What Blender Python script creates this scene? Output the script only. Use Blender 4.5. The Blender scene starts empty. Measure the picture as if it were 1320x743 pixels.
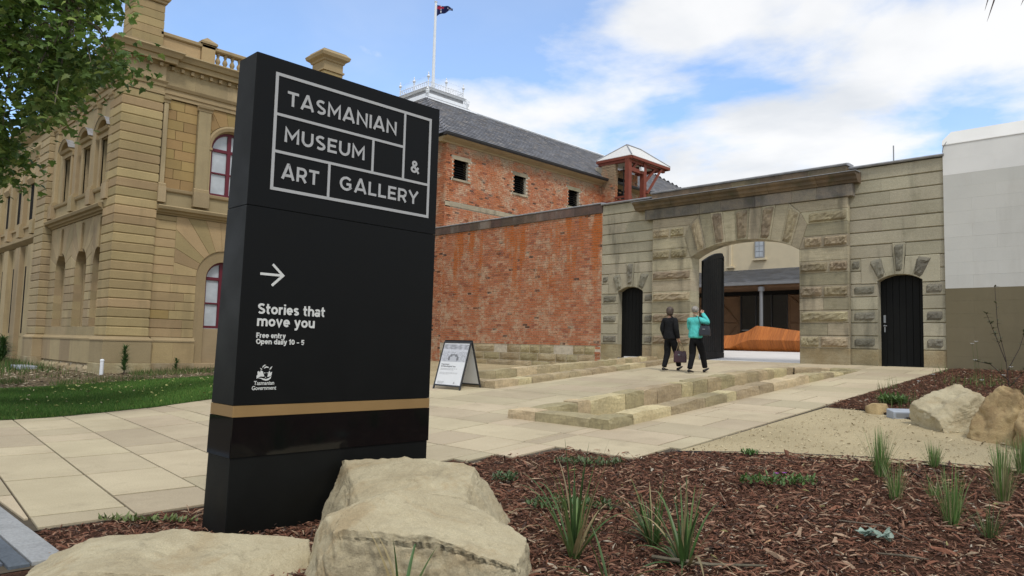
import bpy, bmesh, math, random
import numpy as np
from mathutils import Vector, Matrix

# ------------------------------------------------------------------ camera
scn = bpy.context.scene
col = scn.collection
TH, PITCH, ROLL, CAMZ = math.radians(44.58), math.radians(4.59), math.radians(1.49), 1.55
fw = Vector((-math.sin(TH), math.cos(TH), 0)); rt = Vector((math.cos(TH), math.sin(TH), 0)); upv = Vector((0, 0, 1))
f2 = fw * math.cos(PITCH) + upv * math.sin(PITCH)
u2 = -fw * math.sin(PITCH) + upv * math.cos(PITCH)
r3 = rt * math.cos(ROLL) + u2 * math.sin(ROLL)
u3 = -rt * math.sin(ROLL) + u2 * math.cos(ROLL)
cd = bpy.data.cameras.new('camera')
cam = bpy.data.objects.new('camera', cd); col.objects.link(cam)
cam.matrix_world = Matrix(((r3.x, u3.x, -f2.x, 0), (r3.y, u3.y, -f2.y, 0), (r3.z, u3.z, -f2.z, CAMZ), (0, 0, 0, 1)))
cd.sensor_width = 36.0; cd.lens = 945.0 / 1320.0 * 36.0
cd.clip_start = 0.05; cd.clip_end = 3000
scn.camera = cam

# ------------------------------------------------------------------ sky and sun
SUN_EL, SUN_AZ = math.radians(56), math.radians(118)      # azimuth clockwise from +Y
world = bpy.data.worlds.new('World'); scn.world = world; world.use_nodes = True
wn, wl = world.node_tree.nodes, world.node_tree.links
wn.clear()
def W(t, **k):
    n = wn.new(t)
    for a, b in k.items(): setattr(n, a, b)
    return n
def wmath(op, a, b=None, c=None):
    n = W('ShaderNodeMath', operation=op)
    for i, x in enumerate((a, b, c)):
        if x is None: continue
        if isinstance(x, (int, float)): n.inputs[i].default_value = x
        else: wl.new(x, n.inputs[i])
    return n.outputs[0]
sky = W('ShaderNodeTexSky', sky_type='NISHITA')
sky.sun_disc = False; sky.sun_elevation = SUN_EL; sky.sun_rotation = SUN_AZ
sky.air_density = 1.0; sky.dust_density = 0.6; sky.ozone_density = 1.6
bg_sky = W('ShaderNodeBackground'); bg_sky.inputs[1].default_value = 0.15
tint = W('ShaderNodeMix', data_type='RGBA'); tint.blend_type = 'MULTIPLY'; tint.inputs['Factor'].default_value = 1.0
wl.new(sky.outputs[0], tint.inputs['A']); tint.inputs['B'].default_value = (0.86, 1.10, 1.30, 1)
wl.new(tint.outputs['Result'], bg_sky.inputs[0])
tc = W('ShaderNodeTexCoord')
sep = W('ShaderNodeSeparateXYZ'); wl.new(tc.outputs['Generated'], sep.inputs[0])
zz = wmath('MAXIMUM', wmath('ADD', sep.outputs[2], 0.16), 0.06)
px = wmath('DIVIDE', sep.outputs[0], zz); py = wmath('DIVIDE', sep.outputs[1], zz)
cmb = W('ShaderNodeCombineXYZ'); wl.new(px, cmb.inputs[0]); wl.new(py, cmb.inputs[1])
def wnoise(scale, detail, rough, loc, dist=0.0):
    mp = W('ShaderNodeMapping'); wl.new(cmb.outputs[0], mp.inputs[0]); mp.inputs['Location'].default_value = loc
    n = W('ShaderNodeTexNoise'); n.inputs['Scale'].default_value = scale; n.inputs['Detail'].default_value = detail
    n.inputs['Roughness'].default_value = rough; n.inputs['Distortion'].default_value = dist
    wl.new(mp.outputs[0], n.inputs['Vector']); return n.outputs[0]
def wramp(x, lo, hi, a=0.0, b=1.0):
    n = W('ShaderNodeMapRange'); n.interpolation_type = 'SMOOTHSTEP'
    wl.new(x, n.inputs[0])
    for i, v in enumerate((lo, hi, a, b)): n.inputs[i + 1].default_value = v
    return n.outputs[0]
fine = wnoise(1.35, 9.0, 0.55, (0.3, 1.7, 0.0), 0.15)
shade = wnoise(1.1, 6.0, 0.55, (7.3, 2.2, 0.0), 0.2)
# broken cloud over most of the sky with one wide clear gap to the west
vd = W('ShaderNodeVectorMath', operation='DOT_PRODUCT'); wl.new(tc.outputs['Generated'], vd.inputs[0]); vd.inputs[1].default_value = (-0.769, 0.444, 0.461)
vb = W('ShaderNodeVectorMath', operation='DOT_PRODUCT'); wl.new(tc.outputs['Generated'], vb.inputs[0]); vb.inputs[1].default_value = (-0.091, -0.600, 0.962)
gap = wmath('MULTIPLY', wramp(vd.outputs['Value'], 0.86, 0.95), wramp(vb.outputs['Value'], -0.03, 0.10))
dens = wmath('ADD', fine, wmath('SUBTRACT', 0.15, wmath('MULTIPLY', gap, 0.30)))
cloud = wramp(dens, 0.47, 0.67)
thin = wramp(wnoise(0.8, 5.0, 0.6, (1.0, 5.0, 0.0), 0.6), 0.42, 0.8, 0.17, 0.38)
cmask = wmath('MAXIMUM', wmath('MULTIPLY', cloud, 0.97), thin)
mix = W('ShaderNodeMix', data_type='RGBA')
wl.new(wramp(shade, 0.42, 0.66), mix.inputs['Factor'])
mix.inputs['A'].default_value = (1.0, 1.0, 1.0, 1); mix.inputs['B'].default_value = (0.76, 0.79, 0.83, 1)
bg_cl = W('ShaderNodeBackground'); bg_cl.inputs[1].default_value = 0.77
wl.new(mix.outputs['Result'], bg_cl.inputs[0])
mxs = W('ShaderNodeMixShader'); wl.new(cmask, mxs.inputs[0]); wl.new(bg_sky.outputs[0], mxs.inputs[1]); wl.new(bg_cl.outputs[0], mxs.inputs[2])
wo = W('ShaderNodeOutputWorld'); wl.new(mxs.outputs[0], wo.inputs[0])

sd = bpy.data.lights.new('sun', 'SUN'); sd.energy = 1.5; sd.angle = math.radians(10); sd.color = (1.0, 0.96, 0.9)
sun = bpy.data.objects.new('sun', sd); col.objects.link(sun)
sdir = Vector((math.sin(SUN_AZ) * math.cos(SUN_EL), math.cos(SUN_AZ) * math.cos(SUN_EL), math.sin(SUN_EL)))
sun.rotation_euler = sdir.to_track_quat('Z', 'Y').to_euler()
sun.location = sdir * 60
vs = scn.view_settings
vs.view_transform = 'Standard'; vs.look = 'None'; vs.exposure = 0.4; vs.gamma = 1.0; vs.use_curve_mapping = False

# ------------------------------------------------------------------ helpers
rnd = random.Random(11)
def sm(t):
    t = max(0.0, min(1.0, t)); return t * t * (3 - 2 * t)
def gz(x, y):
    """height of the ground: level by the street, then a ramp up to the gate"""
    if y < 2: v = 0.0
    elif y < 6: v = .01 * (y - 2) ** 2
    elif y < 20.1: v = .16 + .08 * (y - 6)
    else: v = 1.288
    return v * (1 - .33 * sm((-13.4 - x) / 3.0))

class MB:
    def __init__(s): s.v = []; s.f = []; s.c = []
    def add(s, vs, fs, c=None):
        n = len(s.v); s.v += [tuple(p) for p in vs]
        for f in fs:
            s.f.append(tuple(i + n for i in f)); s.c.append(c)
        return s
    def box(s, x0, x1, y0, y1, z0, z1, c=None):
        return s.add([(x0, y0, z0), (x1, y0, z0), (x1, y1, z0), (x0, y1, z0), (x0, y0, z1), (x1, y0, z1), (x1, y1, z1), (x0, y1, z1)],
                     [(0, 3, 2, 1), (4, 5, 6, 7), (0, 1, 5, 4), (1, 2, 6, 5), (2, 3, 7, 6), (3, 0, 4, 7)], c)
    def bbox(s, x0, x1, y0, y1, z0, z1, b=.01):
        """box with chamfered edges"""
        P = []
        for sx, sy, sz in [(a, bb, cc) for cc in (0, 1) for bb in (0, 1) for a in (0, 1)]:
            X = (x0, x1)[sx]; Yv = (y0, y1)[sy]; Z = (z0, z1)[sz]
            ix, iy, iz = (b, -b)[sx], (b, -b)[sy], (b, -b)[sz]
            P += [(X, Yv + iy, Z + iz), (X + ix, Yv, Z + iz), (X + ix, Yv + iy, Z)]
        k = lambda i, a: i * 3 + a
        F = [(k(0, 0), k(4, 0), k(6, 0), k(2, 0)), (k(1, 0), k(3, 0), k(7, 0), k(5, 0)), (k(0, 1), k(1, 1), k(5, 1), k(4, 1)),
             (k(2, 1), k(6, 1), k(7, 1), k(3, 1)), (k(0, 2), k(2, 2), k(3, 2), k(1, 2)), (k(4, 2), k(5, 2), k(7, 2), k(6, 2))]
        for a, bq, ax in ((0, 1, 0), (2, 3, 0), (4, 5, 0), (6, 7, 0), (0, 2, 1), (1, 3, 1), (4, 6, 1), (5, 7, 1), (0, 4, 2), (1, 5, 2), (2, 6, 2), (3, 7, 2)):
            o = [q for q in (0, 1, 2) if q != ax]
            F.append((k(a, o[0]), k(bq, o[0]), k(bq, o[1]), k(a, o[1])))
        for i in range(8): F.append((k(i, 0), k(i, 1), k(i, 2)))
        return s.add(P, F)
    def tube(s, pts, rad, n=8, cap=True, c=None):
        pts = [Vector(p) for p in pts]
        if not hasattr(rad, '__len__'): rad = [rad] * len(pts)
        V = []; F = []; prev = None
        for i, p in enumerate(pts):
            t = (pts[min(i + 1, len(pts) - 1)] - pts[max(i - 1, 0)])
            if t.length < 1e-9: t = Vector((0, 0, 1))
            t.normalize()
            a = Vector((0, 0, 1)).cross(t) if prev is None else prev - t * prev.dot(t)
            if a.length < 1e-4: a = Vector((1, 0, 0)) - t * t.x
            a.normalize(); prev = a; b = t.cross(a)
            for j in range(n):
                w = 2 * math.pi * j / n
                V.append(p + (a * math.cos(w) + b * math.sin(w)) * rad[i])
        for i in range(len(pts) - 1):
            for j in range(n):
                F.append((i * n + j, i * n + (j + 1) % n, (i + 1) * n + (j + 1) % n, (i + 1) * n + j))
        if cap: F += [tuple(range(n))[::-1], tuple((len(pts) - 1) * n + j for j in range(n))]
        return s.add(V, F, c)
    def lathe(s, prof, n=12, c=(0, 0, 0)):
        V = []; F = []
        for r, z in prof:
            for j in range(n):
                w = 2 * math.pi * j / n; V.append((c[0] + r * math.cos(w), c[1] + r * math.sin(w), c[2] + z))
        for i in range(len(prof) - 1):
            for j in range(n): F.append((i * n + j, i * n + (j + 1) % n, (i + 1) * n + (j + 1) % n, (i + 1) * n + j))
        F += [tuple(range(n))[::-1], tuple((len(prof) - 1) * n + j for j in range(n))]
        return s.add(V, F)
    def build(s, name, m, parent=None, smooth=False, **kw):
        return mesh_obj(name, s.v, s.f, m, parent, smooth, s.c if any(c is not None for c in s.c) else None, **kw)

WL = {}
def mesh_obj(name, V, F, m, parent=None, smooth=False, cols=None, label=None, cat=None, group=None, kind=None, origin=None):
    base = WL.get(parent.name, Vector((0, 0, 0))) if parent else Vector((0, 0, 0))
    o0 = Vector(origin) if origin is not None else base
    me = bpy.data.meshes.new(name)
    A = np.array(V, dtype=np.float64).reshape(-1, 3) - np.array(o0)
    me.from_pydata(A.tolist(), [], F if isinstance(F, list) else list(F))
    if cols is not None:
        at = me.color_attributes.new('Col', 'FLOAT_COLOR', 'CORNER')
        ln = np.empty(len(me.polygons), dtype=np.int32); me.polygons.foreach_get('loop_total', ln)
        cc = np.array([(1, 1, 1) if c is None else c for c in cols], dtype=np.float32)
        cc = np.concatenate([cc, np.ones((len(cc), 1), np.float32)], 1)
        at.data.foreach_set('color', np.repeat(cc, ln, axis=0).ravel())
    if smooth: me.polygons.foreach_set('use_smooth', [True] * len(me.polygons))
    me.materials.append(m); me.update()
    o = bpy.data.objects.new(name, me); col.objects.link(o)
    if parent: o.parent = parent
    o.location = o0 - base
    WL[o.name] = o0.copy()
    tag(o, label, cat, group, kind)
    return o
def tag(o, label=None, cat=None, group=None, kind=None):
    if label: o['label'] = label
    if cat: o['category'] = cat
    if group: o['group'] = group
    if kind: o['kind'] = kind
    return o
def thing(name, label, cat, loc, group=None):
    o = bpy.data.objects.new(name, None); col.objects.link(o); o.location = loc; o.empty_display_size = .2
    WL[o.name] = Vector(loc)
    return tag(o, label, cat, group)
def inst(src, name, parent, loc, rz=0.0, scale=None):
    """another part that shares src's mesh, placed at a world position"""
    o = bpy.data.objects.new(name, src.data); col.objects.link(o)
    base = WL.get(parent.name, Vector((0, 0, 0))) if parent else Vector((0, 0, 0))
    o.parent = parent; o.location = Vector(loc) - base; o.rotation_euler = (0, 0, rz)
    if scale: o.scale = scale
    WL[o.name] = Vector(loc)
    return o

# frames for walls: (u along, v up, d outwards) -> world
def FY(y0): return lambda u, v, d: (u, y0 - d, v)          # faces -Y
def FX(x0): return lambda u, v, d: (x0 + d, u, v)          # faces +X
def rblock(mb, fr, u0, u1, v0, v1, d0, d1, cu=.006, cv=.02, c=None):
    """masonry block: front edges chamfered, cu at the perpends, cv at the beds"""
    cd_ = max(cu, cv) * 1.7
    P = [fr(u, v, d0) for u, v in ((u0, v0), (u1, v0), (u1, v1), (u0, v1))]
    P += [fr(u, v, d1 - cd_) for u, v in ((u0, v0), (u1, v0), (u1, v1), (u0, v1))]
    P += [fr(u, v, d1) for u, v in ((u0 + cu, v0 + cv), (u1 - cu, v0 + cv), (u1 - cu, v1 - cv), (u0 + cu, v1 - cv))]
    F = [(8, 9, 10, 11), (3, 2, 1, 0)]
    for i in range(4):
        j = (i + 1) % 4
        F += [(i, j, j + 4, i + 4), (i + 4, j + 4, j + 8, i + 8)]
    return mb.add(P, F, c)
def inset(pts, c):
    n = len(pts); out = []
    ar = sum(pts[i][0] * pts[(i + 1) % n][1] - pts[(i + 1) % n][0] * pts[i][1] for i in range(n))
    sg = 1 if ar > 0 else -1
    for i in range(n):
        p0, p1, p2 = Vector(pts[i - 1]), Vector(pts[i]), Vector(pts[(i + 1) % n])
        a = (p1 - p0).normalized(); b = (p2 - p1).normalized()
        na = Vector((-a.y, a.x)) * sg; nb = Vector((-b.y, b.x)) * sg
        k = 1 + na.dot(nb)
        out.append(tuple(p1 + (na + nb) * (c / max(k, .25))))
    return out
def pblock(mb, fr, pts, d0, d1, ch=.02, c=None):
    n = len(pts); q = inset(pts, ch) if ch else pts
    P = [fr(u, v, d0) for u, v in pts] + [fr(u, v, d1 - ch) for u, v in pts] + [fr(u, v, d1) for u, v in q]
    F = [tuple(range(2 * n, 3 * n)), tuple(range(n))[::-1]]
    for i in range(n):
        j = (i + 1) % n
        F += [(i, j, j + n, i + n), (i + n, j + n, j + 2 * n, i + 2 * n)]
    return mb.add(P, F, c)
def rough_face(mb, fr, pts4, d0, d1, amp, r, nu=7, nv=4, c=None):
    """rock-faced panel: bilinear quad pts4, lumpy front"""
    P = []; F = []
    for j in range(nv + 1):
        for i in range(nu + 1):
            s, t = i / nu, j / nv
            u = (pts4[0][0] * (1 - s) + pts4[1][0] * s) * (1 - t) + (pts4[3][0] * (1 - s) + pts4[2][0] * s) * t
            v = (pts4[0][1] * (1 - s) + pts4[1][1] * s) * (1 - t) + (pts4[3][1] * (1 - s) + pts4[2][1] * s) * t
            e = i in (0, nu) or j in (0, nv)
            d = d0 if e else d1 + r.uniform(-amp, amp)
            if not e: u += r.uniform(-.25, .25) * abs(pts4[1][0] - pts4[0][0]) / nu; v += r.uniform(-.25, .25) * abs(pts4[3][1] - pts4[0][1]) / nv
            P.append(fr(u, v, d))
    for j in range(nv):
        for i in range(nu):
            a = j * (nu + 1) + i; F.append((a, a + 1, a + nu + 2, a + nu + 1))
    return mb.add(P, F, c)
def mould(mb, fr, u0, u1, prof, ends=True):
    """profile [(v,d),...] run along u"""
    n = len(prof)
    P = [fr(u0, v, d) for v, d in prof] + [fr(u1, v, d) for v, d in prof]
    F = [(i, (i + 1) % n, (i + 1) % n + n, i + n) for i in range(n)]
    if ends: F += [tuple(range(n))[::-1], tuple(range(n, 2 * n))]
    return mb.add(P, F)
def clip_poly(pts, a, b):
    """keep the side left of a->b"""
    out = []; n = len(pts)
    def sd(p): return (b[0] - a[0]) * (p[1] - a[1]) - (b[1] - a[1]) * (p[0] - a[0])
    for i in range(n):
        p, q = pts[i], pts[(i + 1) % n]; sp, sq = sd(p), sd(q)
        if sp >= 0: out.append(p)
        if (sp >= 0) != (sq >= 0):
            t = sp / (sp - sq); out.append((p[0] + (q[0] - p[0]) * t, p[1] + (q[1] - p[1]) * t))
    return out
def in_poly(x, y, P):
    c = False; n = len(P)
    for i in range(n):
        x0, y0 = P[i]; x1, y1 = P[i - 1]
        if (y0 > y) != (y1 > y) and x < (x1 - x0) * (y - y0) / (y1 - y0) + x0: c = not c
    return c
def sheet(name, poly, dz, m, step=.7, bump=0.0, kind='structure', label=None, cat=None):
    """ground sheet over polygon, following gz"""
    bm = bmesh.new()
    bm.faces.new([bm.verts.new((x, y, 0)) for x, y in poly])
    bm.normal_update(); bmesh.ops.triangulate(bm, faces=bm.faces[:])
    xs = [p[0] for p in poly]; ys = [p[1] for p in poly]
    for ax, lo, hi in ((1, min(ys), max(ys)), (0, min(xs), max(xs))):
        k = math.ceil(lo / step) * step
        while k < hi:
            co = [0, 0, 0]; no = [0, 0, 0]; co[ax] = k; no[ax] = 1
            bmesh.ops.bisect_plane(bm, geom=bm.verts[:] + bm.edges[:] + bm.faces[:], plane_co=co, plane_no=no); k += step
    bm.normal_update()
    for f in bm.faces:
        if f.normal.z < 0: f.normal_flip()
    for v in bm.verts:
        v.co.z = gz(v.co.x, v.co.y) + dz + (bump * (math.sin(v.co.x * 2.3 + 1) * math.sin(v.co.y * 1.9) + .5 * math.sin(v.co.x * 5.1 + v.co.y * 4.3)) if bump else 0)
    me = bpy.data.meshes.new(name); bm.to_mesh(me); bm.free(); me.materials.append(m)
    o = bpy.data.objects.new(name, me); col.objects.link(o); WL[o.name] = Vector((0, 0, 0))
    return tag(o, label, cat, None, kind)
def arch_voussoirs(uc, vc, r, u0, u1, v0, v1, n, a0=0.0, a1=math.pi):
    """radial stones between an arc and a rectangle; angles from +u, anticlockwise"""
    def hit(a):
        cx, sy = math.cos(a), math.sin(a); t = 1e9
        if cx > 1e-6: t = min(t, (u1 - uc) / cx)
        if cx < -1e-6: t = min(t, (u0 - uc) / cx)
        if sy > 1e-6: t = min(t, (v1 - vc) / sy)
        return (uc + t * cx, vc + t * sy)
    res = []
    cor = [math.atan2(v1 - vc, u1 - uc), math.atan2(v1 - vc, u0 - uc)]
    for i in range(n):
        b0 = a0 + (a1 - a0) * i / n; b1 = a0 + (a1 - a0) * (i + 1) / n
        inn = [(uc + r * math.cos(b1 + (b0 - b1) * k / 3), vc + r * math.sin(b1 + (b0 - b1) * k / 3)) for k in range(4)]
        outp = [hit(b0)]
        for ca, cp in zip(cor, ((u1, v1), (u0, v1))):
            if b0 + 1e-3 < ca < b1 - 1e-3: outp.append(cp)
        outp.append(hit(b1))
        res.append(inn[::1] + outp)
    return res

# ------------------------------------------------------------------ materials
def lin(r, g, b):
    f = lambda c: ((c / 255 + .055) / 1.055) ** 2.4 if c > 10 else c / 255 / 12.92
    return (f(r), f(g), f(b), 1)
class MT:
    def __init__(s, name, rough=.8, spec=.3):
        s.m = bpy.data.materials.new(name); s.m.use_nodes = True
        s.n = s.m.node_tree.nodes; s.l = s.m.node_tree.links
        s.b = s.n['Principled BSDF']; s.b.inputs['Roughness'].default_value = rough
        s.b.inputs['Specular IOR Level'].default_value = spec
        s._pos = None
    def node(s, t, **k):
        n = s.n.new(t)
        for a, b in k.items(): setattr(n, a, b)
        return n
    def pos(s):
        if s._pos is None: s._pos = s.node('ShaderNodeNewGeometry').outputs['Position']
        return s._pos
    def put(s, sock, x):
        if isinstance(x, bpy.types.NodeSocket): s.l.new(x, sock)
        elif x is not None: sock.default_value = x
    def noise(s, scale, detail=4, rough=.55, stretch=None, dist=0.0, vec=None):
        v = vec or s.pos()
        if stretch:
            mp = s.node('ShaderNodeMapping'); s.l.new(v, mp.inputs[0]); mp.inputs['Scale'].default_value = stretch; v = mp.outputs[0]
        n = s.node('ShaderNodeTexNoise'); s.l.new(v, n.inputs['Vector'])
        n.inputs['Scale'].default_value = scale; n.inputs['Detail'].default_value = detail; n.inputs['Roughness'].default_value = rough; n.inputs['Distortion'].default_value = dist
        return n.outputs[0]
    def voro(s, scale, feature='F1', stretch=None):
        v = s.pos()
        if stretch:
            mp = s.node('ShaderNodeMapping'); s.l.new(v, mp.inputs[0]); mp.inputs['Scale'].default_value = stretch; v = mp.outputs[0]
        n = s.node('ShaderNodeTexVoronoi', feature=feature); s.l.new(v, n.inputs['Vector']); n.inputs['Scale'].default_value = scale
        return n
    def ramp(s, x, lo, hi, a=0.0, b=1.0):
        n = s.node('ShaderNodeMapRange'); n.interpolation_type = 'SMOOTHSTEP'; s.put(n.inputs[0], x)
        for i, v in enumerate((lo, hi, a, b)): s.put(n.inputs[i + 1], v)
        return n.outputs[0]
    def mix(s, f, a, b, mode='MIX'):
        n = s.node('ShaderNodeMix', data_type='RGBA'); n.blend_type = mode
        s.put(n.inputs['Factor'], f); s.put(n.inputs['A'], a); s.put(n.inputs['B'], b); return n.outputs['Result']
    def math(s, op, a, b=None):
        n = s.node('ShaderNodeMath', operation=op); s.put(n.inputs[0], a); s.put(n.inputs[1], b) if b is not None else None; return n.outputs[0]
    def hsv(s, c, h=.5, sat=1.0, v=1.0):
        n = s.node('ShaderNodeHueSaturation'); s.put(n.inputs['Hue'], h); s.put(n.inputs['Saturation'], sat); s.put(n.inputs['Value'], v); s.put(n.inputs['Color'], c); return n.outputs[0]
    def orand(s): return s.node('ShaderNodeObjectInfo').outputs['Random']
    def attr(s, nm='Col'): return s.node('ShaderNodeVertexColor', layer_name=nm).outputs[0]
    def bump(s, h, strength=.3, dist=.02):
        n = s.node('ShaderNodeBump'); n.inputs['Strength'].default_value = strength; n.inputs['Distance'].default_value = dist
        s.l.new(h, n.inputs['Height']); s.l.new(n.outputs[0], s.b.inputs['Normal']); return s
    def color(s, c): s.put(s.b.inputs['Base Color'], c); return s

def plain(name, c, rough=.6, spec=.4, metal=0.0, var=.06, scale=8.0, bump=0.0):
    t = MT(name, rough, spec); t.b.inputs['Metallic'].default_value = metal
    n = t.noise(scale, 5)
    t.color(t.hsv(c, v=t.ramp(n, .25, .75, 1 - var, 1 + var)))
    t.l.new(t.ramp(n, .2, .8, rough * .85, min(1, rough * 1.15)), t.b.inputs['Roughness'])
    if bump: t.bump(t.noise(scale * 9, 4), bump, .01)
    return t.m
def stone(name, c1, c2, scale=1.2, rand=.2, hue=.012, streak=0.0, streak_c=(.06, .055, .045, 1), bump=.35, grain=60, lich=0.0, lich_c=(.10, .11, .05, 1), bed=0.0, ga=.14):
    t = MT(name, .88, .2)
    base = t.mix(t.ramp(t.noise(scale, 5, .6), .3, .7), c1, c2)
    if bed: base = t.mix(t.ramp(t.noise(2.0, 5, .6, (1, 1, 9), .6), .42, .68, 0, bed), base, t.hsv(c2, v=.72))
    base = t.hsv(base, v=t.ramp(t.noise(grain, 3), .25, .75, 1 - ga, 1 + ga))
    r = t.orand()
    base = t.hsv(base, h=t.ramp(r, 0, 1, .5 - hue, .5 + hue), v=t.ramp(t.math('FRACT', t.math('MULTIPLY', r, 7.31)), 0, 1, 1 - rand, 1 + rand))
    if streak: base = t.mix(t.ramp(t.noise(1.6, 5, .6, (1, 1, .16)), .5, .72, 0, streak), base, streak_c)
    if lich: base = t.mix(t.ramp(t.noise(2.6, 6, .65), .55, .72, 0, lich), base, lich_c)
    t.color(base)
    h = t.math('ADD', t.noise(grain * .35, 6, .6), t.math('MULTIPLY', t.noise(grain * 1.6, 3), .4))
    t.bump(h, bump, .02)
    return t.m
def vertcol(name, rough=.9, var=.12, scale=20, bump=.3, trans=0.0, spec=.2):
    t = MT(name, rough, spec)
    c = t.hsv(t.attr(), v=t.ramp(t.noise(scale, 4), .25, .75, 1 - var, 1 + var))
    t.color(c)
    if bump: t.bump(t.noise(scale * 3, 4), bump, .01)
    if trans:
        tr = t.node('ShaderNodeBsdfTranslucent'); t.l.new(c, tr.inputs[0])
        mx = t.node('ShaderNodeMixShader'); mx.inputs[0].default_value = trans
        t.l.new(t.b.outputs[0], mx.inputs[1]); t.l.new(tr.outputs[0], mx.inputs[2]); t.l.new(mx.outputs[0], t.n['Material Output'].inputs[0])
    return t.m

def rockmat(name, c1, c2, c3):
    t = MT(name, .9, .2)
    c = t.mix(t.ramp(t.noise(2.2, 8, .7), .35, .65), c1, c2)
    c = t.mix(t.ramp(t.noise(1.3, 7, .7, (1, 1, 2.5), 1.0), .52, .68, 0, .6), c, c3)
    c = t.mix(t.ramp(t.noise(4.5, 9, .78, (1, 1, 2), .6), .55, .64, 0, .4), c, t.hsv(c2, v=.62))
    c = t.hsv(c, v=t.ramp(t.noise(95, 3, .7), .2, .8, .84, 1.16))
    c = t.mix(t.ramp(t.noise(14, 6, .7), .68, .76, 0, .45), c, (.16, .13, .09, 1))
    t.color(c)
    h = t.math('ADD', t.math('MULTIPLY', t.noise(6, 10, .74), 1.8), t.math('MULTIPLY', t.noise(75, 5, .7), .35))
    cr = t.voro(2.3, 'DISTANCE_TO_EDGE', (1, 1, 1.8)); h = t.math('ADD', h, t.ramp(cr.outputs['Distance'], 0, .03, -.035, 0))
    t.bump(h, .6, .034)
    return t.m
m_gate = stone('weathered_sandstone', (.41, .355, .24, 1), (.325, .283, .195, 1), 1.0, .2, .010, .65, (.085, .075, .055, 1), .4, 55, .4, (.17, .15, .08, 1), .4)
m_gate_flank = stone('flank_sandstone', (.42, .378, .275, 1), (.36, .322, .232, 1), .8, .09, .006, .75, (.09, .085, .065, 1), .3, 55, .35, (.2, .185, .115, 1), .15)
m_gate_rock = stone('rock_faced_sandstone', (.36, .30, .19, 1), (.25, .20, .13, 1), 2.2, .2, .014, .5, (.10, .09, .07, 1), .7, 30, .2, (.16, .14, .08, 1), .3)
m_verm = stone('vermiculated_stone', (.22, .20, .15, 1), (.16, .148, .115, 1), 2.0, .14, .006, .4, (.07, .07, .06, 1), 1.0, 26, .2, (.12, .12, .08, 1))
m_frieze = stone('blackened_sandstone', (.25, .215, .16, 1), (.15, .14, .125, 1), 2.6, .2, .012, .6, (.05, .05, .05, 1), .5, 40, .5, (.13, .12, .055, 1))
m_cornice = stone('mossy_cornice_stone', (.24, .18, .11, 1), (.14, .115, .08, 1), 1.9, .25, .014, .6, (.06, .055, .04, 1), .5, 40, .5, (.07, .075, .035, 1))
m_kerb = stone('kerb_sandstone', (.46, .375, .22, 1), (.36, .295, .18, 1), 2.0, .26, .012, 0, (0, 0, 0, 1), .8, 22, .35, (.36, .27, .13, 1), .4)
m_slab = stone('paving_sandstone', (.475, .40, .27, 1), (.42, .35, .235, 1), .8, .10, .007, 0, (0, 0, 0, 1), .12, 70, .12, (.42, .36, .25, 1), .0)
_t = MT('worn_paving_sandstone', .85, .2)
_c = _t.mix(_t.ramp(_t.noise(.8, 6, .6), .3, .7), (.48, .405, .272, 1), (.415, .345, .23, 1))
_r = _t.orand(); _c = _t.hsv(_c, h=_t.ramp(_r, 0, 1, .493, .507), v=_t.ramp(_t.math('FRACT', _t.math('MULTIPLY', _r, 7.31)), 0, 1, .88, 1.1))
_c = _t.mix(_t.ramp(_t.noise(1.7, 8, .7), .52, .72, 0, .42), _c, (.31, .255, .17, 1))
_c = _t.mix(_t.ramp(_t.noise(5, 7, .7, (1, .35, 1)), .6, .72, 0, .35), _c, (.27, .215, .14, 1))
_v = _t.voro(1.7); _c = _t.mix(_t.ramp(_v.outputs['Distance'], .018, .03, .6, 0), _c, (.10, .085, .06, 1))
_c = _t.hsv(_c, v=_t.ramp(_t.noise(80, 3), .25, .75, .9, 1.1)); _t.color(_c); _t.bump(_t.noise(40, 6, .7), .15, .01); m_slab = _t.m
m_bld = stone('golden_sandstone', (.41, .305, .158, 1), (.345, .256, .132, 1), .7, .15, .009, .4, (.2, .155, .085, 1), .2, 60, .12, (.33, .25, .13, 1), .12)
m_bld_grey = stone('worn_golden_sandstone', (.385, .298, .172, 1), (.32, .248, .142, 1), .6, .12, .006, .45, (.19, .15, .095, 1), .2, 60, .1, (.3, .235, .14, 1), .1)
m_ashlar = stone('ochre_ashlar', (.345, .235, .098, 1), (.30, .205, .09, 1), .9, .09, .008, .15, (.22, .15, .07, 1), .15, 60, .0, (0, 0, 0, 1), .1)
m_mould = stone('sandstone_moulding', (.355, .268, .148, 1), (.31, .236, .132, 1), .8, .03, .002, .35, (.18, .14, .085, 1), .2, 60, .15, (.25, .2, .11, 1))
m_base = stone('rubble_base_stone', (.40, .34, .215, 1), (.31, .24, .13, 1), 1.6, .12, .01, .25, (.14, .11, .07, 1), .6, 34, .3, (.2, .17, .1, 1), .3)
m_rock = rockmat('quarried_rock', (.50, .435, .285, 1), (.405, .34, .215, 1), (.37, .27, .145, 1))
m_rock2 = rockmat('ochre_boulder_stone', (.45, .335, .17, 1), (.31, .215, .11, 1), (.19, .115, .06, 1))
m_mortar = plain('lime_mortar', (.50, .44, .34, 1), .95, .1, var=.15)
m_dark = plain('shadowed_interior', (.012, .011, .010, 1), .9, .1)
m_lead = plain('weathered_lead', (.30, .30, .305, 1), .55, .4, .3, .2, 6)
m_sign = plain('black_sign_paint', (.0046, .0047, .0042, 1), .45, .15, 0, .12, 3)
m_sign_base = plain('black_base_paint', (.006, .0062, .0054, 1), .5, .15, 0, .12, 3)
m_gloss = plain('black_glass_band', (.004, .004, .0045, 1), .07, .5, 0, .05, 3)
m_gold = plain('bronze_band', (.30, .185, .072, 1), .42, .4, .25, .05, 3)
m_letter = plain('grey_vinyl', (.40, .40, .39, 1), .55, .3, 0, .03)
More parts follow.
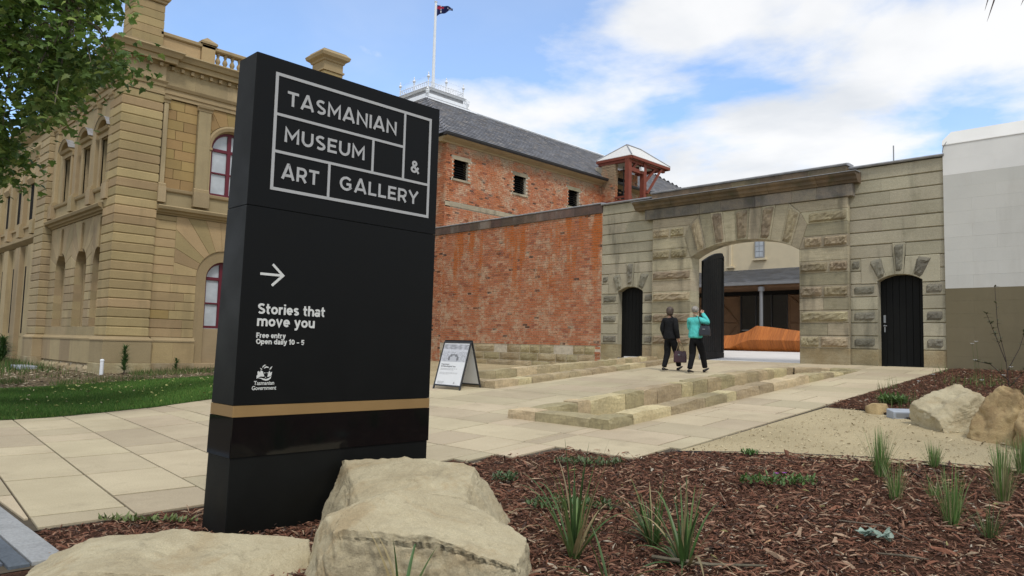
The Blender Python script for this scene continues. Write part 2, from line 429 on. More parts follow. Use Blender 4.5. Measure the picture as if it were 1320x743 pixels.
m_letter2 = plain('pale_vinyl', (.62, .62, .58, 1), .55, .3, 0, .03)
m_white = plain('white_painted_metal', (.74, .76, .78, 1), .45, .4, 0, .05)
m_wwall = plain('white_wall_paint', (.76, .745, .70, 1), .75, .25, 0, .05, 1.2, .08)
m_wwall2 = stone('dull_white_wall_paint', (.60, .585, .53, 1), (.56, .55, .50, 1), .7, .02, .001, .3, (.40, .38, .33, 1), .08, 40, .12, (.50, .42, .36, 1), 0, .012)
m_olive = stone('olive_wall_paint', (.185, .155, .095, 1), (.165, .138, .083, 1), .7, .02, .001, .3, (.11, .095, .06, 1), .08, 40, .2, (.20, .17, .11, 1), 0, .02)
m_blackwood = plain('black_painted_boards', (.0065, .0066, .006, 1), .6, .16, 0, .25, 5, .1)
m_red = plain('maroon_joinery', (.115, .012, .022, 1), .5, .35, 0, .06)
m_pane = plain('sky_pale_pane', (.44, .47, .49, 1), .25, .5, 0, .12, 2.5)  # window panes; the reflected sky is put into their pale colour
m_redwood = plain('red_oxide_timber', (.19, .052, .032, 1), .7, .25, 0, .12, 4, .1)
m_hroof = plain('pale_sheet_roof', (.62, .61, .58, 1), .6, .3, 0, .05)
m_eave = plain('dark_gutter', (.03, .03, .032, 1), .5, .4)
m_cream = plain('cream_render', (.62, .53, .36, 1), .85, .2, 0, .05, 2.0, .06)
m_steel = plain('grey_steel', (.28, .29, .30, 1), .45, .5, .4)
m_brown = plain('brown_boards', (.17, .10, .055, 1), .7, .25, 0, .15, 3, .08)
m_conc = plain('pale_concrete', (.66, .635, .60, 1), .85, .2, 0, .05, 1.2, .06)
m_plastic = plain('grey_plastic', (.33, .36, .40, 1), .5, .4)
m_mortar_c = plain('paving_bed', (.085, .07, .05, 1), .95, .1, var=.15)
m_slate_p = stone('blue_grey_paver', (.13, .15, .175, 1), (.10, .115, .135, 1), 2.0, .16, .01, 0, (0, 0, 0, 1), .3, 50)
m_slate_l = stone('pale_grey_paver', (.32, .325, .32, 1), (.27, .275, .27, 1), 2.0, .1, .006, 0, (0, 0, 0, 1), .3, 50)
# glass in the far verandah
_g = MT('dark_glazing', .06, .5); _g.color((.012, .012, .012, 1)); m_glass = _g.m
# orange slatted timber
_t = MT('oiled_timber', .5, .35)
_c = _t.mix(_t.ramp(_t.noise(3, 5, .6, (14, 1, 1)), .3, .7), (.50, .165, .03, 1), (.36, .105, .018, 1)); _t.color(_t.hsv(_c, v=_t.ramp(_t.orand(), 0, 1, .86, 1.14))); m_timber = _t.m
# gravel path
_t = MT('yellow_gravel', .95, .15)
_c = _t.mix(_t.ramp(_t.noise(.9, 5), .35, .7), (.43, .355, .215, 1), (.36, .295, .175, 1)); _c = _t.hsv(_c, v=_t.ramp(_t.noise(90, 3), .25, .75, .74, 1.22))
_c = _t.mix(_t.ramp(_t.noise(38, 2), .62, .7, 0, .25), _c, (.25, .19, .11, 1)); _t.color(_c); _t.bump(_t.noise(70, 4), .5, .02); m_gravel = _t.m
_t = MT('mulch_soil', .97, .08)
_c = _t.mix(_t.ramp(_t.noise(9, 6, .7), .35, .7), (.055, .028, .018, 1), (.11, .055, .032, 1)); _t.color(_t.hsv(_c, v=_t.ramp(_t.noise(60, 4), .25, .75, .6, 1.4))); _t.bump(_t.noise(34, 5, .7), 1.0, .05); m_soil = _t.m
_t = MT('garden_earth', .97, .08)
_c = _t.mix(_t.ramp(_t.noise(3, 6, .7), .35, .7), (.15, .115, .07, 1), (.085, .07, .04, 1)); _t.color(_t.hsv(_c, v=_t.ramp(_t.noise(40, 4), .25, .75, .6, 1.35))); _t.bump(_t.noise(34, 5, .7), .8, .04); m_earth = _t.m
_t = MT('lawn_soil', .97, .08); _t.color(_t.mix(_t.ramp(_t.noise(2, 6), .35, .7), (.035, .065, .014, 1), (.05, .085, .02, 1))); m_lawn = _t.m
_t = MT('distant_ground', .97, .08); _t.color(_t.mix(_t.ramp(_t.noise(.4, 6), .35, .7), (.30, .26, .17, 1), (.24, .21, .14, 1))); m_far = _t.m
m_chip = vertcol('bark_chips', .92, .25, 60, .3)
m_blade = vertcol('grass_blades', .6, .12, 12, 0, .3)
m_leaf = vertcol('tree_leaves', .55, .12, 9, 0, .35, .35)
m_strap = vertcol('strap_leaves', .45, .14, 14, 0, .2, .4)
m_bark = stone('tree_bark', (.17, .14, .10, 1), (.10, .085, .06, 1), 3.0, .1, .01, 0, (0, 0, 0, 1), 1.0, 30)
m_twig = plain('dry_twig', (.06, .045, .04, 1), .9, .1)
# brick
def brickmat(name, white, orange, topz=99):
    t = MT(name, .9, .15)
    c = t.attr()
    c = t.hsv(c, v=t.ramp(t.noise(45, 4), .25, .75, .8, 1.2))
    pale = t.ramp(t.noise(1.2, 8, .68), .47, .58, 0, white)
    lowz = t.node('ShaderNodeSeparateXYZ'); t.l.new(t.pos(), lowz.inputs[0])
    c = t.mix(t.math('MULTIPLY', pale, t.ramp(t.noise(7, 7, .75), .42, .56, .12, 1)), c, (.54, .41, .28, 1))
    c = t.mix(t.math('MULTIPLY', t.ramp(t.noise(1.9, 5, .6, (1, 1, .16)), .47, .58, 0, orange), t.ramp(lowz.outputs[2], 2.0, 5.6, .05, 1.0)), c, (.44, .125, .03, 1))
    c = t.mix(t.ramp(t.noise(6.5, 5, .7), .68, .74, 0, .6), c, (.07, .045, .035, 1))
    c = t.mix(t.math('MULTIPLY', t.ramp(lowz.outputs[2], topz, topz + .5), t.ramp(t.noise(1.7, 6, .65), .36, .56, 0, .85)), c, (.30, .235, .15, 1))
    t.color(c); t.bump(t.noise(40, 5), .5, .015)
    return t.m
m_brick = brickmat('old_red_brick', .66, .9)
m_brick2 = brickmat('upper_red_brick', .7, .3, 9.75)
def roofmat():
    t = MT('blue_grey_slate', .6, .35)
    c = t.hsv(t.attr(), v=t.ramp(t.noise(7, 4, .6, (1, .4, 1)), .25, .75, .82, 1.2)); t.color(c); return t.m
m_slate = roofmat()

# ------------------------------------------------------------------ ground
MULCH = [(-6.8, 1.58), (-5.72, 1.58), (-5.72, -4), (7, -4), (7, 9.5), (.6, 9.42), (-1.59, 9.2), (-2.93, 8.92), (-3.94, 8.55), (-4.94, 7.94), (-5.19, 7.48),
         (-6.13, 7.33), (-6.19, 6.7), (-6.64, 6.54), (-6.46, 6.01), (-6.8, 5.95)]
BED2 = [(-4.92, 12.42), (-4.3, 12.4), (-3.22, 11.75), (-1.83, 10.64), (.2, 9.9), (7, 9.6), (7, 20.2), (-4.85, 20.2), (-4.88, 18.4)]
LAWN = [(-23.2, -7), (-15.3, -7), (-15.3, 1.5), (-15.47, 3.0), (-15.4, 3.7), (-15.62, 4.7), (-15.85, 5.74), (-16.45, 7.1), (-17.2, 9.2), (-23.3, 10.2)]
EARTH = [(-60, -7), (-23.2, -7), (-23.3, 10.2), (-23.5, 17.8), (-28.2, 17.8), (-60, 17.8)]
PATH = [(-4.86, 12.4), (-4.92, 8.0), (-3.9, 8.45), (-1.6, 9.1), (.6, 9.3), (8, 9.4), (8, 9.7), (.2, 10.0), (-1.83, 10.75), (-3.2, 11.86), (-4.2, 12.5)]
g = MB()
NX, NY = 60, 60
xs = [-900, -300, -120] + [-70 + i * 2.0 for i in range(46)] + [60, 200, 900]
ys = [-900, -200, -40] + [-10 + i * 1.0 for i in range(45)] + [60, 200, 900]
gv = [(x, y, gz(x, min(y, 21)) - (.28 if -14 < x < -4 and 5 < y < 20.5 else .05)) for y in ys for x in xs]
gf = [(j * len(xs) + i, j * len(xs) + i + 1, (j + 1) * len(xs) + i + 1, (j + 1) * len(xs) + i) for j in range(len(ys) - 1) for i in range(len(xs) - 1)]
mesh_obj('ground', gv, gf, m_far, kind='structure')
sheet('mulch_bed', MULCH, .0, m_soil, .25, .006)
sheet('mulch_bed', BED2, .02, m_soil, .35, .015)
sheet('lawn', LAWN, .035, m_lawn, .7)
sheet('garden_bed', EARTH, .02, m_earth, .8, .02)
sheet('gravel_path', PATH, .012, m_gravel, .5)
sheet('gravel_court', [(-28.2, 11.0), (-16.5, 11.0), (-12.3, 11.4), (-12.3, 20.4), (-28.2, 20.4)], .0, m_gravel, .8)

# paving: bed and individual flags
pav = sheet('paving', [(-16.7, 1.6), (-6.8, 1.6), (-6.8, 8.75), (-8.4, 8.75), (-8.4, 20.4), (-12.5, 20.4), (-12.5, 11.45), (-16.7, 11.45)], .006, m_mortar_c, .6)
sheet('paving', [(-6.8, 6.0), (-6.46, 6.01), (-6.64, 6.54), (-6.19, 6.7), (-6.13, 7.33), (-5.19, 7.48), (-4.94, 7.94), (-4.9, 8.1), (-4.9, 20.4), (-6.55, 20.4), (-6.55, 8.75), (-6.8, 8.75)], .006, m_mortar_c, .6)
sheet('paving', [(-8.4, 18.75), (-6.55, 18.75), (-6.55, 20.4), (-8.4, 20.4)], .006, m_mortar_c, .6)
sheet('foundation_floor', [(-8.45, 8.65), (-6.5, 8.65), (-6.5, 18.85), (-8.45, 18.85)], -.17, m_gravel, .6)
def slab(poly, name='flag', par=pav, top=.026, g=.010, m=m_slab):
    q = inset(poly, g)
    cx_, cy_ = sum(p[0] for p in q) / len(q), sum(p[1] for p in q) / len(q)
    if par is pav and in_poly(cx_, cy_, MULCH): return
    ar = abs(sum(q[i][0] * q[(i + 1) % len(q)][1] - q[(i + 1) % len(q)][0] * q[i][1] for i in range(len(q)))) / 2
    if ar < .02: return
    dz = rnd.uniform(-.0015, .0015); n = len(q); mb = MB()
    q2 = inset(poly, g + .004)
    mb.add([(x, y, gz(x, y) - .01) for x, y in q] + [(x, y, gz(x, y) + top - .004 + dz) for x, y in q] + [(x, y, gz(x, y) + top + dz) for x, y in q2],
           [tuple(range(2 * n, 3 * n))] + [(i, (i + 1) % n, (i + 1) % n + n, i + n) for i in range(n)] + [(i + n, (i + 1) % n + n, (i + 1) % n + 2 * n, i + 2 * n) for i in range(n)])
    c = (sum(p[0] for p in q) / n, sum(p[1] for p in q) / n)
    return mb.build(name, m, par, origin=(c[0], c[1], gz(*c)))
def flags(zones, ang, rows, lens, o=(0, 0), ulim=(-14, 14), xg=.004):
    ca, sa = math.cos(ang), math.sin(ang)
    v = rows[0]
    k = 0
    while v < rows[1]:
        h = rnd.choice(rows[2]); u = ulim[0] + rnd.uniform(0, 1)
        while u < ulim[1]:
            l = rnd.choice(lens)
            R = [(o[0] + a * ca - b * sa, o[1] + a * sa + b * ca) for a, b in ((u + xg, v), (u + l - xg, v), (u + l - xg, v + h), (u + xg, v + h))]
            for Z in zones:
                P = R
                for i in range(len(Z)):
                    P = clip_poly(P, Z[i], Z[(i + 1) % len(Z)])
                    if len(P) < 3: break
                if len(P) >= 3: slab(P)
            u += l
        v += h
flags([[(-15.3, 1.62), (-6.82, 1.62), (-6.82, 4.15), (-16.6, 10.1), (-16.5, 7.1)]], math.radians(-5.5), (-3, 10, (.74, .78, .8, .42, .76)), (1.15, 1.6, 1.9, 1.35, .8), (-7, 2.33), (-11, 3), .016)
flags([[(-16.6, 10.12), (-8.4, 5.14), (-8.4, 11.4), (-16.6, 11.4)], [(-8.4, 5.14), (-6.82, 4.18), (-6.82, 8.75), (-8.4, 8.75)], [(-6.82, 5.97), (-6.58, 5.97), (-6.58, 8.75), (-6.82, 8.75)], [(-6.58, 5.97), (-4.93, 5.97), (-4.93, 11.4), (-6.58, 11.4)],
       [(-12.45, 11.42), (-8.4, 11.42), (-8.4, 20.05), (-12.45, 20.05)], [(-6.58, 11.42), (-4.93, 11.42), (-4.93, 20.05), (-6.58, 20.05)], [(-8.4, 18.8), (-6.58, 18.8), (-6.58, 20.05), (-8.4, 20.05)]], 0.0, (4.1, 20.2, (.78, .8, .6, .8)), (1.1, 1.5, 1.8, 1.3), (0, 0), (-16.8, -4.9))

# footpath of small setts at the street
rd = sheet('street_footpath', [(-30, -7), (-5.74, -7), (-5.74, 1.59), (-30, 1.59)], .004, m_mortar_c, 1.2)
x = -15.0
while x < -5.8:
    l = rnd.choice((.42, .5, .6)); slab([(x, 1.37), (min(x + l, -5.76), 1.37), (min(x + l, -5.76), 1.585), (x, 1.585)], 'sett', rd, .03, .004, m_slate_l); x += l
for r_ in range(6):
    x = -12.0 + (.15 if r_ % 2 else 0); y1 = 1.365 - .13 * r_
    while x < -5.78:
        slab([(x, y1 - .13), (min(x + .27, -5.76), y1 - .13), (min(x + .27, -5.76), y1), (x, y1)], 'sett', rd, .026, .004, m_slate_p); x += .27

# thin steel edging between path and beds
def edging(pts, lab, h=.016):
    mb = MB()
    for (x0, y0), (x1, y1) in zip(pts[:-1], pts[1:]):
        dx, dy = x1 - x0, y1 - y0; L = math.hypot(dx, dy); nx, ny = -dy / L * .012, dx / L * .012
        V = []
        for (x, y) in ((x0, y0), (x1, y1)):
            z = gz(x, y)
            V += [(x - nx, y - ny, z - .03), (x + nx, y + ny, z - .03), (x + nx, y + ny, z + h), (x - nx, y - ny, z + h)]
        mb.add(V, [(0, 1, 5, 4), (1, 2, 6, 5), (2, 3, 7, 6), (3, 0, 4, 7), (0, 3, 2, 1), (4, 5, 6, 7)])
    mb.build('steel_edging', m_eave, label=lab, cat='edging')
edging([(-4.94, 7.95), (-3.94, 8.56), (-2.93, 8.93), (-1.59, 9.21), (.6, 9.43), (3, 9.48)], 'dark steel edging strip between foreground mulch and yellow gravel path')
edging([(-4.88, 12.42), (-4.3, 12.38), (-3.22, 11.73), (-1.83, 10.62), (.2, 9.88)], 'dark steel edging strip along the boulder garden side of gravel path')

# ------------------------------------------------------------------ kerb foundations of old buildings
def kerb_block(par, x0, x1, y0, y1, h0, h1, seed):
    """uneven stone set on the slope; top follows the ground"""
    r = random.Random(seed); V = []; F = []; n = 4
    L = (x1 - x0 > y1 - y0)
    for i in range(n + 1):
        t = i / n
        for (s_, zt) in ((0, 0), (0, .8), (0, 1), (.5, 1), (1, 1), (1, .8), (1, 0)):
            X_ = x0 + (x1 - x0) * (t if L else s_); Y_ = y0 + (y1 - y0) * (s_ if L else t)
            e = .010
            X_ += r.uniform(-e, e) * (.3 if (L and i in (0, n)) else 1); Y_ += r.uniform(-e, e) * (.3 if (not L and i in (0, n)) else 1)
            if zt == 1 and s_ in (0, 1):
                if L: Y_ += .010 * (1 if s_ == 0 else -1)
                else: X_ += .010 * (1 if s_ == 0 else -1)
            h = h0 + (h1 - h0) * t
            z = gz(X_, Y_) - .2 + (h + .2) * zt + (r.uniform(-.014, .008) if zt == 1 else 0) - (.012 if zt == 1 and i in (0, n) else 0)
            V.append((X_, Y_, z))
    for i in range(n):
        for k in range(6):
            a = i * 7 + k; F.append((a, a + 1, a + 8, a + 7))
    F += [tuple(range(7))[::-1], tuple(n * 7 + k for k in range(7))]
    return mesh_obj('kerb_stone', V, F, m_kerb, par, origin=((x0 + x1) / 2, (y0 + y1) / 2, gz((x0 + x1) / 2, (y0 + y1) / 2)))
def kerb_run(par, axis, fixed, a, b, h0, h1, seed):
    r = random.Random(seed); p = a; k = 0
    while p < b - .05:
        l = r.choice((.45, .6, .75, .9, 1.05, .35)); q = min(p + l, b)
        if b - q < .25: q = b
        ha = h0 + (h1 - h0) * (p - a) / (b - a) + r.uniform(-.012, .012); hb = h0 + (h1 - h0) * (q - a) / (b - a) + r.uniform(-.012, .012)
        if axis == 'y': kerb_block(par, fixed[0], fixed[1], p + .004, q - .004, ha, hb, seed * 100 + k)
        else: kerb_block(par, p + .004, q - .004, fixed[0], fixed[1], ha, hb, seed * 100 + k)
        p = q; k += 1
k1 = thing('stone_foundation', 'long low rectangular sandstone kerb in the middle of the paved ramp', 'stone kerb', (-7.5, 12, gz(-7.5, 12)), 'exposed stone foundations')
kerb_run(k1, 'y', (-6.80, -6.45), 8.60, 15.6, .185, .20, 3)
kerb_run(k1, 'y', (-6.80, -6.45), 15.6, 18.6, .2, .04, 13)
kerb_run(k1, 'x', (8.60, 8.93), -8.5, -6.81, .17, .185, 4)
kerb_run(k1, 'y', (-8.5, -8.16), 8.94, 15.6, .15, .14, 5)
kerb_run(k1, 'y', (-8.5, -8.16), 15.6, 18.75, .14, .04, 15)
kerb_run(k1, 'x', (18.65, 18.9), -8.1, -6.5, .05, .05, 9)
k2 = thing('stone_foundation', 'double low sandstone kerb between the brick wall court and the ramp', 'stone kerb', (-12.5, 14, gz(-12.5, 14)), 'exposed stone foundations')
kerb_run(k2, 'y', (-12.05, -11.7), 11.42, 19.2, .19, .14, 7)
kerb_run(k2, 'x', (11.42, 11.75), -13.3, -12.06, .19, .19, 8)
kerb_run(k2, 'y', (-13.35, -13.0), 11.8, 19.8, .30, .12, 12)

# ------------------------------------------------------------------ loose bark, litter and grass
def scatter(name, n, poly, size, colors, m, seed, dz=.03, flat=.35, label=None, cat=None, dens=None, asp=(2.5, 6), bumpf=None, kind='stuff'):
    r = np.random.default_rng(seed); P = np.array(poly); lo, hi = P.min(0), P.max(0)
    xy = []
    while sum(len(a) for a in xy) < n:
        q = lo + r.random((n * 2, 2)) * (hi - lo)
        ins = np.zeros(len(q), bool)
        for i in range(len(P)):
            x0, y0 = P[i]; x1, y1 = P[i - 1]
            with np.errstate(divide='ignore', invalid='ignore'):
                c = ((y0 > q[:, 1]) != (y1 > q[:, 1])) & (q[:, 0] < (x1 - x0) * (q[:, 1] - y0) / (y1 - y0 + 1e-12) + x0)
            ins ^= c
        q = q[ins]
        if dens is not None: q = q[r.random(len(q)) < dens(q[:, 0], q[:, 1])]
        xy.append(q)
    q = np.concatenate(xy)[:n]
    L = r.uniform(size[0], size[1], n) * (.6 + .8 * r.random(n) ** 2); Wd = L / r.uniform(asp[0], asp[1], n); T = Wd * .45
    a = r.random(n) * 2 * np.pi; tl = r.normal(0, flat, n); ro = r.normal(0, flat * 1.6, n)
    ex = np.stack([np.cos(a) * np.cos(tl), np.sin(a) * np.cos(tl), np.sin(tl)], 1)
    ey = np.stack([-np.sin(a) * np.cos(ro), np.cos(a) * np.cos(ro), np.sin(ro)], 1); ez = np.cross(ex, ey)
    z = np.array([gz(x, y) for x, y in q]) + dz + r.random(n) * .022
    C = np.column_stack([q, z])
    corners = [(-1, -.7, -1), (1, -.25, -1), (.9, .5, -1), (-.8, 1, -1), (.05, .1, 1)]
    V = np.stack([C + ex * (L / 2 * cx)[:, None] + ey * (Wd / 2 * cy)[:, None] + ez * (T / 2 * cz)[:, None] for cx, cy, cz in corners], 1).reshape(-1, 3)
    base = (np.arange(n) * 5)[:, None]
    F = np.concatenate([base + np.array(t) for t in ((0, 1, 4), (1, 2, 4), (2, 3, 4), (3, 0, 4))], 1).reshape(-1, 3)
    cidx = r.choice(len(colors), n, p=[c[1] for c in colors]); cs = np.array([c[0] for c in colors])[cidx] * r.uniform(.7, 1.3, (n, 1))
    o = mesh_obj(name, V, F.tolist(), m, cols=np.repeat(cs, 4, 0), kind=kind, label=label, cat=cat)
    return o
BARK = [((.18, .08, .048), .34), ((.12, .057, .037), .30), ((.24, .13, .08), .17), ((.075, .045, .034), .115), ((.28, .20, .13), .055), ((.38, .32, .24), .02)]
NEAR = [(-6.75, 1.62), (-5.7, 1.5), (-4.6, 1.3), (-2.6, 1.2), (1.5, 3.2), (2.6, 9.4), (-1.59, 9.18), (-2.93, 8.9), (-3.94, 8.53), (-4.94, 7.92), (-5.2, 7.46), (-6.13, 7.31), (-6.19, 6.68), (-6.64, 6.52), (-6.44, 6.0), (-6.75, 5.9)]
scatter('bark_mulch', 80000, NEAR, (.028, .078), BARK, m_chip, 5, .004, .34, 'red brown bark mulch covering the foreground bed', 'mulch', lambda x, y: np.clip(1.25 - np.hypot(x, y) / 13, .3, 1))
scatter('bark_mulch', 20000, BED2, (.04, .09), BARK, m_chip, 6, .025, .34, 'brown bark mulch around the boulders below the white wall', 'mulch', lambda x, y: np.clip((x < 1.5) * 1.0, .02, 1))
scatter('bark_mulch', 5200, NEAR, (.07, .15), [((.17, .075, .045), .4), ((.25, .14, .09), .3), ((.32, .22, .145), .2), ((.07, .045, .035), .1)], m_chip, 25, .02, .3, 'larger shreds of bark lying over the foreground mulch', 'mulch', None, (3, 8))
LIT = [((.36, .27, .18), .45), ((.45, .39, .30), .15), ((.22, .2, .08), .2), ((.33, .2, .11), .2)]
scatter('leaf_litter', 650, NEAR, (.025, .075), LIT, m_chip, 8, .022, .25, 'pale dry leaves and twigs strewn on the foreground bark', 'leaf litter', lambda x, y: np.clip(1.3 - np.hypot(x + 2.5, y - 5) / 5, .12, 1), (1.8, 4.5))
scatter('leaf_litter', 170, LAWN, (.05, .10), [((.32, .31, .12), .5), ((.25, .28, .08), .3), ((.4, .34, .2), .2)], m_chip, 9, .09, .3, 'yellowed fallen leaves lying on the lawn', 'leaf litter', lambda x, y: (y > 1.5) * 1.0, (1.2, 2))
scatter('leaf_litter', 2600, [(-28, 2), (-23.3, 2), (-23.3, 10.2), (-23.5, 17), (-27.8, 17), (-27.8, 8.4)], (.08, .2), [((.24, .18, .11), .5), ((.12, .09, .06), .3), ((.4, .34, .24), .2)], m_chip, 10, .03, .3, 'brown litter on the bed below the sandstone building', 'leaf litter')
scatter('leaf_litter', 900, [(-40, 5), (-28, 5), (-28, 8.2), (-40, 8.2)], (.1, .22), [((.24, .18, .11), .5), ((.45, .38, .27), .5)], m_chip, 12, .03, .3, 'rubble and litter along the arcaded front of the sandstone building', 'leaf litter')
scatter('gravel_grit', 1500, PATH[:6] + PATH[7:], (.015, .04), [((.33, .26, .15), .6), ((.52, .44, .28), .4)], m_chip, 13, .014, .3, 'loose grit scattered on the yellow gravel path', 'grit', lambda x, y: np.clip((x < .3) * 1.0, .02, 1), (1.2, 2))
def blades(name, n, poly, hgt, wid, colors, seed, label, cat, dens=None, lean=.35):
    r = np.random.default_rng(seed); P = np.array(poly); lo, hi = P.min(0), P.max(0); xy = []
    while sum(len(a) for a in xy) < n:
        q = lo + r.random((n * 2, 2)) * (hi - lo); ins = np.zeros(len(q), bool)
        for i in range(len(P)):
            x0, y0 = P[i]; x1, y1 = P[i - 1]
            ins ^= ((y0 > q[:, 1]) != (y1 > q[:, 1])) & (q[:, 0] < (x1 - x0) * (q[:, 1] - y0) / (y1 - y0 + 1e-12) + x0)
        q = q[ins]
        if dens is not None: q = q[r.random(len(q)) < dens(q[:, 0], q[:, 1])]
        xy.append(q)
    q = np.concatenate(xy)[:n]
    z = np.array([gz(x, y) for x, y in q]) + .03
    h = r.uniform(hgt[0], hgt[1], n); a = r.random(n) * 2 * np.pi; b = r.random(n) * 2 * np.pi; ln = np.abs(r.normal(0, lean, n))
    C = np.column_stack([q, z]); w = np.column_stack([np.cos(a), np.sin(a), np.zeros(n)]) * (wid * r.uniform(.6, 1.3, n))[:, None]
    tip = C + np.column_stack([np.cos(b) * np.sin(ln) * h, np.sin(b) * np.sin(ln) * h, np.cos(ln) * h])
    V = np.stack([C - w, C + w, tip], 1).reshape(-1, 3); F = np.arange(3 * n).reshape(-1, 3)
    cs = np.array([c[0] for c in colors])[r.choice(len(colors), n, p=[c[1] for c in colors])] * r.uniform(.7, 1.3, (n, 1))
    pt = .75 + .5 * (np.sin(q[:, 0] * 1.7 + 2 * np.sin(q[:, 1] * .9)) * .5 + .5); cs = cs * pt[:, None]
    return mesh_obj(name, V, F.tolist(), m_blade, cols=cs, kind='stuff', label=label, cat=cat)
blades('grass', 90000, LAWN, (.04, .085), .010, [((.085, .175, .034), .5), ((.065, .14, .028), .3), ((.14, .20, .05), .2)], 3, 'short green grass of the lawn strip', 'grass', lambda x, y: np.where(y > 1.2, 1.0, .04))
blades('weeds', 5000, [(-28, 3), (-23.3, 3), (-23.3, 10.2), (-23.5, 17), (-27.6, 17), (-27.6, 8)], (.05, .22), .012, [((.07, .12, .03), .5), ((.14, .15, .06), .3), ((.2, .17, .08), .2)], 4, 'sparse weeds on the bed below the sandstone building', 'weeds', lambda x, y: (np.sin(x * 1.3 + 1) * np.sin(y * 1.1) > .1) * 1.0)
blades('weeds', 6000, [(-45, 3), (-28.3, 4), (-28.3, 7.9), (-45, 8)], (.1, .4), .015, [((.06, .12, .03), .5), ((.13, .16, .05), .3), ((.2, .19, .09), .2)], 14, 'unkempt weeds in front of the arcaded sandstone front', 'weeds', lambda x, y: np.clip((-x - 29) / 8, .05, 1))
blades('weeds', 1400, BED2, (.05, .3), .006, [((.08, .14, .035), .6), ((.16, .18, .07), .4)], 15, 'thin weeds sprouting from the mulch below the white wall', 'weeds', lambda x, y: ((np.sin(x * 2.1) * np.sin(y * 1.7 + 1) > .35) & (x < 1.5)) * 1.0)

# ------------------------------------------------------------------ the black monolith sign
SX, SB, SY0, SY1 = -5.62, -6.06, 2.61, 4.595
sg = thing('entrance_sign', 'tall black monolith sign with boxed grey lettering and a bronze band', 'sign', (-5.84, 3.6, 0))
def slabz(name, z0, z1, m, grow=0.0):
    """section of the monolith; it leans in slightly towards the top"""
    def q(z):
        t = z / 3.91
        return (SB + .12 * t - grow, SX + grow, SY0 + .05 * t - grow, SY1 + .01 * t + grow)
    a, b = q(z0), q(z1); ch = .006
    V = []
    for (x0, x1, y0, y1), z in ((a, z0), (b, z1)):
        for sx in ((x0, y0), (x1, y0), (x1, y1), (x0, y1)):
            cx = ch if sx[0] == x0 else -ch; cy = ch if sx[1] == y0 else -ch
            V += [(sx[0] + cx, sx[1], z), (sx[0], sx[1] + cy, z)]
    order = [0, 2, 3, 5, 4, 6, 7, 1]
    V = [V[i] for i in order] + [V[8 + i] for i in order]
    F = [tuple(range(8))[::-1], tuple(range(8, 16))] + [(i, (i + 1) % 8, (i + 1) % 8 + 8, i + 8) for i in range(8)]
    return mesh_obj(name, V, F, m, sg)
slabz('base', -.12, .622, m_sign_base, -.006)
slabz('gloss_band', .626, .937, m_gloss, .004)
slabz('bronze_band', .941, 1.03, m_gold, .002)
face = slabz('message_panel', 1.034, 2.636, m_sign)
head = slabz('title_panel', 2.642, 3.91, m_sign)
def px_(z): return SX + .003
LAY = [0]
def flat(mb, poly, d=.004):
    n = len(poly); LAY[0] = (LAY[0] + 1) % 60; d += LAY[0] * .00006
    mb.add([(SX + .001, u, v) for u, v in poly] + [(SX + d, u, v) for u, v in poly], [tuple(range(n, 2 * n))] + [(i, (i + 1) % n, (i + 1) % n + n, i + n) for i in range(n)])
def stroke(mb, pts, w, closed=False):
    pts = [Vector(p) for p in pts]; n = len(pts); A = []; B = []
    for i in range(n):
        if closed: p0, p2 = pts[i - 1], pts[(i + 1) % n]
        else: p0, p2 = pts[max(i - 1, 0)], pts[min(i + 1, n - 1)]
        p1 = pts[i]
        a = (p1 - p0) if (p1 - p0).length > 1e-9 else (p2 - p1); b = (p2 - p1) if (p2 - p1).length > 1e-9 else (p1 - p0)
        a = a.normalized(); b = b.normalized(); na = Vector((-a.y, a.x)); nb = Vector((-b.y, b.x)); k = max(1 + na.dot(nb), .35)
        m = (na + nb) * (w / 2 / k); A.append(p1 + m); B.append(p1 - m)
    for i in range(n if closed else n - 1):
        j = (i + 1) % n
        flat(mb, [(A[i].x, A[i].y), (B[i].x, B[i].y), (B[j].x, B[j].y), (A[j].x, A[j].y)])
def arc(cx, cy, rx, ry, a0, a1, n=14):
    return [(cx + rx * math.cos(math.radians(a0 + (a1 - a0) * i / n)), cy + ry * math.sin(math.radians(a0 + (a1 - a0) * i / n))) for i in range(n + 1)]
H_ = .5 * .18
